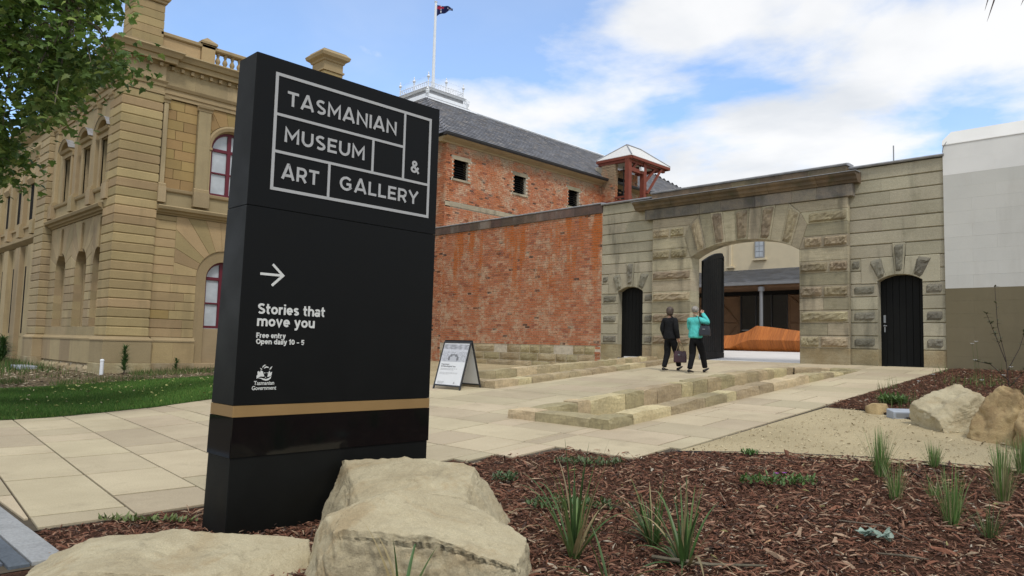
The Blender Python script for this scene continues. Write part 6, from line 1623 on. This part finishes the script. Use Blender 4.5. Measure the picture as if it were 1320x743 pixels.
# ------------------------------------------------------------------ plane tree at the left
tr = thing('plane_tree', 'leafy green plane tree hanging into the top left corner', 'tree', (-18.3, 1.0, .03))
TP = [(-17.67,2.31,6.51),(-14.41,2.08,5.64),(-12.54,2.81,5.01),(-17.03,2.7,7.35),(-15.12,3.94,7.76),(-13.85,2.1,4.95),(-14.54,1.94,4.06),(-15.92,3.87,7.78),(-13.41,2.44,6.66),(-16.05,2.14,6.79),(-15.08,1.96,4.92),(-15.03,2.78,4.52),(-15.96,3.92,8.52),(-17.3,2.33,5.11),(-15.19,2.05,4.52),(-12.53,2.76,7.08),(-17.22,2.83,5.17),(-14.89,3.89,7.91),(-16.03,2.22,6.63),(-13.67,2.41,6.14),(-16.37,2.17,7.57),(-13.46,2.95,5.9),(-12.87,2.63,5.6),(-17.48,2.66,5.3),(-13.99,2.0,5.65),(-15.68,3.22,6.19),(-14.24,2.94,6.58),(-17.54,2.61,6.99),(-12.91,2.73,5.95),(-16.76,2.98,5.0),(-14.66,1.89,5.34),(-15.48,3.83,6.43),(-16.0,3.02,5.5),(-15.17,4.2,6.98),(-13.22,2.88,5.35),(-15.78,2.53,4.75),(-14.72,3.61,6.36),(-12.7,3.15,7.22),(-15.87,2.65,5.2),(-14.47,1.92,5.6),(-14.8,1.9,7.03),(-13.31,2.01,6.37),(-15.15,3.11,6.5),(-16.0,3.63,7.56),(-14.78,1.84,5.92),(-16.15,3.07,7.98),(-15.32,2.79,7.96),(-14.87,2.12,5.45),(-15.09,4.17,6.63),(-12.84,3.07,5.92),(-16.26,3.81,6.13),(-16.01,1.91,7.54),(-14.82,3.4,7.56),(-13.43,3.91,6.31),(-17.25,2.77,7.38),(-13.87,2.94,5.97),(-15.27,2.27,5.27),(-16.54,3.0,4.97),(-14.75,1.91,5.42),(-13.7,2.24,6.29),(-14.95,3.51,6.15),(-14.68,2.21,4.58),(-13.69,2.98,6.25),(-13.98,3.07,5.83),(-15.46,1.98,6.77),(-15.57,3.33,8.36),(-15.67,3.17,5.78),(-15.97,3.83,6.45),(-16.34,3.12,6.76),(-16.71,2.6,7.15),(-16.54,2.37,4.6),(-15.91,3.14,7.14),(-14.67,3.1,5.65),(-15.32,2.7,7.41),(-12.78,3.43,7.2),(-15.06,3.57,8.22),(-15.44,3.78,8.33),(-17.24,2.86,5.7),(-13.25,3.3,7.04),(-12.98,3.04,5.78),(-12.7,2.91,7.07),(-12.99,2.39,6.86),(-15.17,3.0,6.76),(-15.67,2.86,8.02),(-15.48,2.38,5.3),(-14.51,3.38,6.92),(-15.3,2.66,4.82),(-14.87,2.14,6.73),(-14.86,3.79,7.54),(-14.87,3.52,7.86),(-15.92,2.14,7.52),(-15.2,2.64,4.27),(-13.77,1.86,4.47),(-12.63,3.09,6.42),(-14.31,3.88,7.57),(-14.22,2.59,6.69),(-13.87,3.24,6.33),(-16.16,2.51,4.59),(-15.28,4.18,6.61),(-14.9,3.27,5.56),(-12.46,3.23,5.77),(-13.63,1.72,6.33),(-13.82,3.54,7.88),(-13.12,2.63,5.49),(-14.83,2.16,7.03),(-14.43,2.12,6.51),(-14.23,2.13,6.32),(-16.33,3.3,8.53),(-14.62,2.18,4.92),(-13.3,1.97,6.33),(-14.76,2.32,7.41),(-16.09,2.88,5.09),(-16.11,2.4,7.16),(-16.93,2.02,8.1),(-14.96,2.83,7.81),(-13.11,2.34,6.8),(-14.71,2.34,7.51),(-15.2,2.0,6.69),(-13.05,2.22,6.89),(-14.72,3.15,6.3),(-13.84,1.89,6.03),(-15.38,2.36,7.89),(-14.16,3.02,5.42),(-14.4,2.26,7.11),(-17.02,2.48,4.99),(-13.24,2.29,6.68),(-14.85,2.37,7.43),(-12.63,2.83,6.25),(-12.9,3.16,7.21),(-13.39,2.31,5.82),(-15.83,3.1,6.98),(-15.73,3.58,6.51),(-14.71,2.61,4.46),(-13.98,1.96,7.05),(-14.28,2.49,4.9),(-15.93,2.26,4.79),(-14.02,1.72,7.03),(-14.65,2.4,5.95),(-15.29,2.66,8.0),(-14.13,2.02,5.32),(-15.87,4.04,6.66),(-13.16,3.5,7.15),(-15.6,3.51,8.03),(-16.72,3.19,8.52),(-15.64,2.08,5.48),(-12.62,3.65,5.95),(-15.36,2.58,7.17),(-14.12,2.32,6.1),(-16.18,3.06,7.86),(-13.22,2.69,7.18)]
r = random.Random(17)
for k in range(190):     # the rest of the crown, beyond the picture's left edge
    a = r.uniform(0, 6.28); q = r.random() ** .4; e = r.uniform(-.5, 1.4)
    x, y, z = -18.6 + 5.0 * q * math.cos(a) * math.cos(e), .3 + 4.6 * q * math.sin(a) * math.cos(e), 7.4 + 3.6 * q * math.sin(e)
    dd = x * fw.x + y * fw.y; uu = (x * rt.x + y * rt.y) / dd
    if uu > -.72: continue
    TP.append((round(x, 2), round(y, 2), round(z, 2)))
mb = MB(); mb.tube([(-18.3, 1.0, -.1), (-18.25, 1.05, 1.2), (-18.15, 1.0, 2.8), (-18.2, 1.1, 4.4)], [.34, .26, .23, .20], 12); mb.build('trunk', m_bark, tr, True)
HUB = [Vector(h) for h in ((-16.6, 1.9, 6.2), (-14.6, 2.6, 6.6), (-16.2, 2.2, 4.9), (-15.2, 2.9, 8.0), (-18.6, 1.0, 8.6), (-20.6, -.6, 7.4), (-18.4, -1.6, 6.8), (-17.2, 3.0, 7.0), (-13.6, 3.2, 6.9))]
lb = MB()
for h in HUB:
    p0 = Vector((-18.2, 1.1, 4.2)); m_ = p0.lerp(h, .5) + Vector((0, 0, .35)); lb.tube([p0, m_, h], [.13, .09, .045], 8)
for p in TP:
    P = Vector(p); h = min(HUB, key=lambda q: (q - P).length); m_ = h.lerp(P, .55) + Vector((0, 0, .18)); lb.tube([h, m_, P], [.028, .016, .006], 5, False)
lb.build('limbs', m_bark, tr, True)
LP = [(0, -.02), (.18, .05), (.42, -.08), (.36, .16), (.52, .34), (.30, .42), (.16, .70), (.0, .98), (-.16, .70), (-.30, .42), (-.52, .34), (-.36, .16), (-.42, -.08), (-.18, .05)]
lv = []; lf = []; lc = []
for ci, p in enumerate(TP):
    base = Vector(p); tone = r.uniform(.7, 1.25)
    for k in range(58 if ci < 150 else 26):
        o = base + Vector((r.gauss(0, .23), r.gauss(0, .23), r.gauss(-.03, .18)))
        S = r.uniform(.085, .165); yaw = r.uniform(0, 6.28); pit = r.gauss(-.55, .5); rol = r.gauss(0, .45)
        M_ = Matrix.Rotation(yaw, 3, 'Z') @ Matrix.Rotation(rol, 3, 'Y') @ Matrix.Rotation(pit, 3, 'X')
        n0 = len(lv)
        lv.append(tuple(o + M_ @ Vector((0, .28 * S, .06 * S))))
        for x, y in LP: lv.append(tuple(o + M_ @ Vector((x * S, y * S, -abs(x) * .25 * S - (.1 * S if y > .8 else 0)))))
        L_ = len(LP); b = tone * r.uniform(.75, 1.25); q = r.random()
        c = (.105 * b, .175 * b, .034 * b) if q < .6 else ((.065 * b, .12 * b, .027 * b) if q < .82 else (.19 * b, .25 * b, .06 * b))
        for i in range(L_): lf.append((n0, n0 + 1 + i, n0 + 1 + (i + 1) % L_)); lc.append(c)
mesh_obj('crown', lv, lf, m_leaf, tr, False, lc, kind='stuff')
# drooping leaf tips at the top right, from a cordyline standing beside the camera's view
ct = thing('cordyline', 'dark drooping leaf tips reaching in at the top right corner', 'plant', (1.2, 8.6, gz(1.2, 8.6)))
mb = MB(); mb.tube([(1.2, 8.6, gz(1.2, 8.6) - .05), (1.1, 8.5, 2.4), (.75, 8.3, 4.6), (.55, 8.2, 5.4)], [.12, .10, .08, .06], 10); mb.build('stem', m_bark, ct, True)
r = random.Random(2)
def leafp(pts, w):
    V = []; F = []
    for i, p in enumerate(pts):
        p = Vector(p); t = i / (len(pts) - 1); ww = w * (1 - t ** 3) + .001; V += [p - rt * ww, p + fw * ww * .3, p + rt * ww]
    for i in range(len(pts) - 1): a = i * 3; F += [(a, a + 1, a + 4, a + 3), (a + 1, a + 2, a + 5, a + 4)]
    mesh_obj('leaf_blade', V, F, m_twig, ct)
leafp([(.55, 8.2, 5.4), (-.4, 7.5, 5.5), (-1.0, 7.05, 5.1), (-1.28, 6.83, 4.68), (-1.35, 6.79, 4.39)], .022)
leafp([(.55, 8.2, 5.4), (-.2, 7.6, 5.6), (-.95, 7.1, 5.2), (-1.24, 6.88, 4.68), (-1.34, 6.81, 4.30)], .022)
leafp([(.55, 8.2, 5.4), (-.1, 7.8, 5.5), (-.8, 7.25, 5.1), (-1.07, 7.05, 4.64), (-1.14, 7.0, 4.44)], .022)
for k in range(26):
    a = r.uniform(-1.2, 2.6); L = r.uniform(.8, 1.4); d = Vector((math.cos(a), math.sin(a), 0))
    leafp([Vector((.55, 8.2, 5.4)) + d * L * t + Vector((0, 0, .9 * t * L - 1.3 * t * t * L)) for t in (0, .33, .66, 1)], .024)

# ------------------------------------------------------------------ sandwich board
ab = thing('sandwich_board', 'black framed sandwich board with a white poster by the stone kerb', 'sandwich board', (-12.6, 11.05, .56))
gb = gz(-12.6, 10.78)
fa = lambda u, v, d: (-13.06 + u, 10.77 + .30 * v / 1.06 - d, gb + .02 + v)
fb_ = lambda u, v, d: (-13.06 + u, 11.40 - .30 * v / 1.06 + d, gb + .05 + v)
for fr, nm in ((fa, 'front_panel'), (fb_, 'rear_panel')):
    mb = MB(); rblock(mb, fr, .03, .90, .10, 1.04, -.008, .004, .0, .0); pn = mb.build(nm, plain(nm + '_poster', (.74, .75, .76, 1), .4, .4, 0, .02), ab)
    mb = MB()
    for a, b, c, d in ((0, .035, 0, 1.08), (.895, .93, 0, 1.08), (.035, .895, 1.04, 1.08), (.035, .895, .07, .105)): rblock(mb, fr, a, b, c, d, -.014, .016, .003, .003)
    mb.build('frame', m_eave, pn)
    if fr is fa: fpn = pn
pics = [((.30, .33, .36), (.45, .44, .43))]
V = []; F = []; Cc = []; nx, ny = 26, 14; r = random.Random(6)
for j in range(ny):
    for i in range(nx):
        a, b = .05 + .83 * i / nx, .05 + .83 * (i + 1) / nx; c, d = .62 + .39 * j / ny, .62 + .39 * (j + 1) / ny; n0 = len(V)
        V += [fa(a, c, .006), fa(b, c, .006), fa(b, d, .006), fa(a, d, .006)]; F.append((n0, n0 + 1, n0 + 2, n0 + 3))
        x, y = (i + .5) / nx - .48, (j + .5) / ny
        if y > .72: g_ = .30 + .22 * abs(mn.noise(Vector((x * 5, y * 6, 1)))) * 2
        elif y > .55: g_ = .55 + .1 * r.random()
        else: g_ = .42 + .18 * r.random()
        rr = math.hypot(x * 1.5, (y - .12) * 1.0)
        if .22 < rr < .34 and y > .1: g_ = .2
        elif rr <= .22: g_ = .5
        Cc.append((g_ * .95, g_ * .97, g_ * 1.04))
mesh_obj('picture', V, F, vertcol('printed_picture', .5, .06, 60, 0), fpn, False, Cc)
fr_t = lambda u, v, d: fa(u, v, .004 + d)
m_ink = plain('grey_ink', (.16, .16, .17, 1), .6, .3, 0, .02); m_ink2 = plain('pale_grey_ink', (.42, .42, .43, 1), .6, .3, 0, .02)
text('Important', .10, .545, .05, .27, 'lettering', fpn, .012, m_ink, fr_t)
text('archaeological site', .10, .50, .05, .50, 'lettering', fpn, .012, m_ink, fr_t)
mb = MB(); r = random.Random(12)
for k, (v, wmax, hh) in enumerate(((.455, .55, .012), (.43, .42, .012), (.37, .62, .007), (.352, .6, .007), (.334, .3, .007), (.17, .18, .008), (.155, .2, .008), (.14, .18, .008), (.125, .19, .008))):
    u = .10
    while u < .10 + wmax:
        l = r.uniform(.025, .07); rblock(mb, fa, u, u + l, v, v + hh, .0045, .0055, 0, 0); u += l + .012
pblock(mb, fa, [(.64, .13), (.70, .13), (.68, .18), (.66, .185), (.645, .16)], .0045, .0055, 0)
mb.build('small_print', m_ink2, fpn)

# ------------------------------------------------------------------ two women walking to the gate
def folds(nm, c):
    t = MT(nm, .85, .15); t.color(t.hsv(c, v=t.ramp(t.noise(9, 4), .3, .7, .82, 1.12))); t.bump(t.noise(11, 4, .5, (1, 1, .55), 1.2), .9, .035); return t.m
m_skin = plain('skin', (.50, .29, .20, 1), .55, .35, 0, .05)
m_blk = folds('black_cloth', (.013, .013, .014, 1))
m_blk2 = folds('black_trousers', (.010, .010, .011, 1))
m_aqua = folds('aqua_knit', (.10, .54, .50, 1))
m_shoe = plain('dark_shoe', (.015, .012, .012, 1), .4, .4)
m_bagr = plain('maroon_leather', (.045, .010, .016, 1), .3, .5, 0, .15)
m_bagb = plain('navy_black_leather', (.014, .016, .022, 1), .35, .5)
m_strp = plain('tan_strap', (.28, .2, .11, 1), .6, .3)
def hairmat(nm, c1, c2):
    t = MT(nm, .5, .35); t.color(t.mix(t.ramp(t.noise(60, 4, .6, (1, 1, .15)), .35, .65), c1, c2)); t.bump(t.noise(90, 3, .5, (1, 1, .12)), .5, .005); return t.m
m_hair1 = hairmat('brown_hair', (.045, .030, .022, 1), (.10, .072, .055, 1)); m_hair2 = hairmat('grey_hair', (.16, .14, .12, 1), (.36, .33, .29, 1))
def skin(name, chains, m, par, loc, sub=2):
    """joints -> one smooth tapered surface; chains: lists of (x,y,z,rx,ry), joints at equal positions are shared"""
    bm = bmesh.new(); key = {}; rad = {}
    for ch in chains:
        prev = None
        for (x, y, z, a, b) in ch:
            k = (round(x, 4), round(y, 4), round(z, 4))
            if k not in key: key[k] = bm.verts.new((x, y, z)); rad[k] = (a, b)
            if prev is not None and prev is not key[k] and not bm.edges.get((prev, key[k])): bm.edges.new((prev, key[k]))
            prev = key[k]
    bm.verts.index_update(); me = bpy.data.meshes.new(name); order = {v.index: rad[k] for k, v in key.items()}
    bm.to_mesh(me); bm.free()
    ob = bpy.data.objects.new(name, me); col.objects.link(ob)
    md = ob.modifiers.new('s', 'SKIN'); md.use_smooth_shade = True; md.branch_smoothing = .6
    sv = me.skin_vertices[0].data
    for i, v in enumerate(sv): v.radius = order[i]; v.use_root = (i == 0)
    ss = ob.modifiers.new('u', 'SUBSURF'); ss.levels = sub; ss.render_levels = sub
    bpy.context.view_layer.update()
    em_ = ob.evaluated_get(bpy.context.evaluated_depsgraph_get()).to_mesh()
    V = [tuple(Vector(v.co) + Vector(loc)) for v in em_.vertices]; F = [tuple(p.vertices) for p in em_.polygons]
    bpy.data.objects.remove(ob); bpy.data.meshes.remove(me)
    return mesh_obj(name, V, F, m, par, True)
def hand(w, d, s=1.0, curl=.6):
    """palm and five bent fingers from wrist w along direction d"""
    w, d = Vector(w), Vector(d).normalized(); side = d.cross(Vector((0, 1, 0))); side = side.normalized() if side.length > .1 else Vector((1, 0, 0)); nrm = side.cross(d)
    palm = w + d * .07; ch = [[(*w, .026, .02), (*(w + d * .04), .034, .017), (*palm, .036, .015)]]
    for k, (o, l) in enumerate(((-.030, .062), (-.010, .072), (.010, .068), (.029, .052))):
        a = palm + side * o + d * .012; b = a + d * l * .5 + nrm * l * .2 * curl; c = b + d * l * .35 + nrm * l * .45 * curl
        ch.append([(*palm, .036, .015), (*a, .010, .010), (*b, .009, .009), (*c, .0075, .0075)])
    a = w + d * .03 - side * .035; b = a + d * .035 - side * .018 + nrm * .012; c = b + d * .025 + nrm * .012
    ch.append([(*(w + d * .04), .034, .017), (*a, .013, .012), (*b, .010, .010), (*c, .008, .008)])
    return ch
def shoe(par, loc, p, ang, m):
    V = []; F = []; prof = [(-.08, .032, .0, .075), (-.06, .036, 0, .08), (.0, .036, 0, .062), (.06, .042, 0, .045), (.12, .040, 0, .036), (.165, .022, .004, .024)]; n = 8
    ca, sa = math.cos(ang), math.sin(ang)
    for y, hw_, z0, z1 in prof:
        for k in range(n):
            a = 2 * math.pi * k / n; x = hw_ * math.cos(a); z = (z0 + z1) / 2 + (z1 - z0) / 2 * math.sin(a)
            V.append((loc[0] + p[0] + x, loc[1] + p[1] + y * ca - z * sa, loc[2] + p[2] + y * sa + z * ca))
    for i in range(len(prof) - 1):
        for k in range(n): F.append((i * n + k, i * n + (k + 1) % n, (i + 1) * n + (k + 1) % n, (i + 1) * n + k))
    F += [tuple(range(n))[::-1], tuple((len(prof) - 1) * n + k for k in range(n))]
    mesh_obj('shoe', V, F, m, par, True)
def hair(par, loc, hc, m, low, back, wide, seed):
    """shell of hair over the crown, long at the nape, open at the face"""
    V = []; F = []; nu, nv = 28, 14; r = random.Random(seed)
    for j in range(nv + 1):
        for i in range(nu):
            a = 2 * math.pi * i / nu; front = math.sin(a) > .35          # +y is the face
            t = j / nv; lowz = (.035 if front else low); el = math.pi / 2 * (1 - t)
            z = math.sin(el) * .125 if t < .62 else None
            if z is None:
                zt = math.sin(math.pi / 2 * .38) * .125; f = (t - .62) / .38; z = zt + (lowz - zt) * f if lowz < zt else zt
                rr = math.cos(math.pi / 2 * .38) * (1 + .12 * math.sin(f * math.pi)) * (1 - .20 * f * f)
            else: rr = math.cos(el)
            k = 1 + .05 * mn.noise(Vector((math.cos(a) * 3, math.sin(a) * 3, z * 20 + seed)))
            V.append((loc[0] + hc[0] + math.cos(a) * rr * wide * k * (1.0), loc[1] + hc[1] + math.sin(a) * rr * back * k - .012, loc[2] + hc[2] + z + .004 * r.random()))
    for j in range(nv):
        for i in range(nu): F.append((j * nu + i, j * nu + (i + 1) % nu, (j + 1) * nu + (i + 1) % nu, (j + 1) * nu + i))
    F.append(tuple(nv * nu + i for i in range(nu)))
    mesh_obj('hair', V, F, m, par, True)
def woman(label, loc, top_m, hair_m, rarm, larm, legs, low, hem, nmtop, hw_=.10):
    p = thing('person', label, 'person', loc)
    P0 = (0, 0, .92, .12, .085)
    tr_ = [(0, -.005, 1.08, .105, .07), (0, -.01, 1.24, .12, .07), (0, -.012, 1.335, .09, .05)]
    nk = [(0, -.005, 1.43, .05, .05), (0, .012, 1.475, .062, .068), (0, .015, 1.53, .078, .092), (0, .008, 1.585, .078, .09), (0, .0, 1.625, .05, .055)]
    body = [[P0] + tr_ + nk, [(0, .015, 1.53, .078, .092), (0, .105, 1.525, .014, .016)], [(0, .015, 1.53, .078, .092), (.082, .0, 1.53, .012, .02)], [(0, .015, 1.53, .078, .092), (-.082, .0, 1.53, .012, .02)]]
    for s_, arm in ((1, rarm), (-1, larm)):
        sh = (s_ * .155, -.01, 1.345); e, w = arm
        body.append([tr_[2], (*sh, .045, .045), (*e, .036, .036), (*w, .026, .024)])
        d = Vector(w) - Vector(e); body += hand(w, d)
    for s_, lg in ((1, legs[0]), (-1, legs[1])):
        body.append([P0, (s_ * .08, 0, .86, .085, .085), (*lg[0], .055, .055), (*lg[1], .036, .038)])
    skin('body', body, m_skin, p, loc)
    # eyes and mouth
    mb = MB()
    for s_ in (-1, 1): mb.lathe([(.002, -.008), (.010, -.004), (.010, .004), (.002, .008)], 8, (loc[0] + s_ * .032, loc[1] + .098, loc[2] + 1.545))
    mb.build('eyes', m_shoe, p); mb = MB(); mb.box(loc[0] - .022, loc[0] + .022, loc[1] + .092, loc[1] + .1, loc[2] + 1.488, loc[2] + 1.496); mb.build('mouth', plain('lips' + label[:6], (.3, .09, .08, 1)), p)
    trs = [[(0, 0, 1.0, .15, .11), (0, 0, .95, .17, .125), (0, 0, .90, .18, .135)]]
    for s_, lg in ((1, legs[0]), (-1, legs[1])):
        k, a = Vector(lg[0]), Vector(lg[1]); c = k.lerp(a, .45)
        trs.append([(0, 0, .90, .18, .135), (s_ * .088, 0, .80, .118, .122), (*k, .088, .09), (*c, .074, .078), (*(k.lerp(a, .9)), .064, .072), (*(k.lerp(a, 1.02)), .062, .07)])
    skin('trousers', trs, m_blk2, p, loc)
    tp = [[(0, 0, hem - .07, .20, .15), (0, 0, hem, .20, .15), (0, 0, hem + .10, .19, .14), (0, -.005, 1.08, .172, .122), (0, -.01, 1.22, .19, .13), (0, -.015, 1.345, .17, .115), (0, -.006, 1.40, .09, .085), (0, -.004, 1.44, .072, .074)]]
    for s_, arm in ((1, rarm), (-1, larm)):
        e, w = Vector(arm[0]), Vector(arm[1]); sh = Vector((s_ * .158, -.01, 1.338))
        tp.append([(0, -.015, 1.345, .17, .115), (*sh, .092, .092), (*sh.lerp(e, .5), .074, .074), (*e, .066, .068), (*e.lerp(w, .55), .056, .058), (*e.lerp(w, 1.0), .05, .05), (*e.lerp(w, 1.06), .048, .048)])
    skin(nmtop, tp, top_m, p, loc)
    for lg, ang in ((legs[0], legs[2]), (legs[1], legs[3])):
        a = Vector(lg[1]); shoe(p, loc, (a.x, a.y + .02, a.z - .085), ang, m_shoe)
    hair(p, loc, (0, 0, 1.545), hair_m, low, .112, hw_, int(low * -100))
    return p
L1 = (-10.48, 16.55, gz(-10.48, 16.55) + .03)
LEG1 = (((.10, .16, .50), (.105, .27, .125)), ((-.09, .03, .47), (-.09, -.13, .10)), .45, 0.0)
woman('woman in black jacket and trousers walking to the gate', L1, m_blk, m_hair1, ((.225, -.06, 1.09), (.235, .02, .86)), ((-.215, -.05, 1.10), (-.20, .06, .88)), LEG1, -.105, .86, 'jacket', .108)
L2 = (-9.62, 16.35, gz(-9.62, 16.35) + .03)
LEG2 = (((.10, .18, .50), (.105, .30, .13)), ((-.085, .02, .47), (-.085, -.12, .10)), .4, 0.0)
woman('woman in aqua cardigan and black trousers raising her hand to her head', L2, m_aqua, m_hair2, ((.36, .03, 1.24), (.155, .10, 1.475)), ((-.20, .06, 1.10), (-.12, .20, 1.02)), LEG2, -.03, .92, 'cardigan', .104)
# handbags
def bag(label, loc, w, d, h, m, strap, m_s, yaw=0):
    t = thing('handbag', label, 'handbag', loc); V = []
    for z, sx, sy in ((0, .9, .8), (.02, 1, 1), (h * .6, .98, .9), (h, .84, .55)):
        for x, y in ((-1, -.7), (-.8, -1), (.8, -1), (1, -.7), (1, .7), (.8, 1), (-.8, 1), (-1, .7)):
            X_, Y_ = x * w / 2 * sx, y * d / 2 * sy; V.append((loc[0] + X_ * math.cos(yaw) - Y_ * math.sin(yaw), loc[1] + X_ * math.sin(yaw) + Y_ * math.cos(yaw), loc[2] + z))
    F = [tuple(range(8))[::-1], tuple(range(24, 32))] + [(k * 8 + i, k * 8 + (i + 1) % 8, k * 8 + 8 + (i + 1) % 8, k * 8 + 8 + i) for k in range(3) for i in range(8)]
    mesh_obj('bag_body', V, F, m, t)
    for s_ in strap: mb = MB(); mb.tube(s_, .009, 6); mb.build('handle', m_s, t)
    mb = MB(); mb.box(loc[0] - .03, loc[0] + .03, loc[1] - d / 2 - .006, loc[1] - d / 2 + .02, loc[2] + h * .62, loc[2] + h * .72); mb.build('clasp', m_steel, t)
H1 = Vector(L1) + Vector((.24, .06, .755))
b1 = (H1.x + .03, H1.y - .0, H1.z - .53)
bag('maroon leather handbag carried by the woman in black', b1, .33, .15, .30, m_bagr, [[(b1[0] - .09, b1[1] + e, b1[2] + .28), (b1[0] - .05, b1[1] + e * .4, b1[2] + .45), (H1.x, H1.y, H1.z + .0), (b1[0] + .05, b1[1] + e * .4, b1[2] + .45), (b1[0] + .09, b1[1] + e, b1[2] + .28)] for e in (-.05, .05)], m_strp, .5)
b2 = (L2[0] + .30, L2[1] - .06, L2[2] + .93)
bag('dark shoulder bag of the woman in aqua', b2, .27, .12, .24, m_bagb, [[(b2[0] - .06, b2[1] - .04, b2[2] + .23), (L2[0] + .20, L2[1] - .09, L2[2] + 1.2), (L2[0] + .13, L2[1] - .075, L2[2] + 1.40), (L2[0] + .12, L2[1] + .02, L2[2] + 1.435), (L2[0] + .17, L2[1] + .10, L2[2] + 1.25), (b2[0] + .02, b2[1] + .06, b2[2] + .23)]], m_bagb, .3)
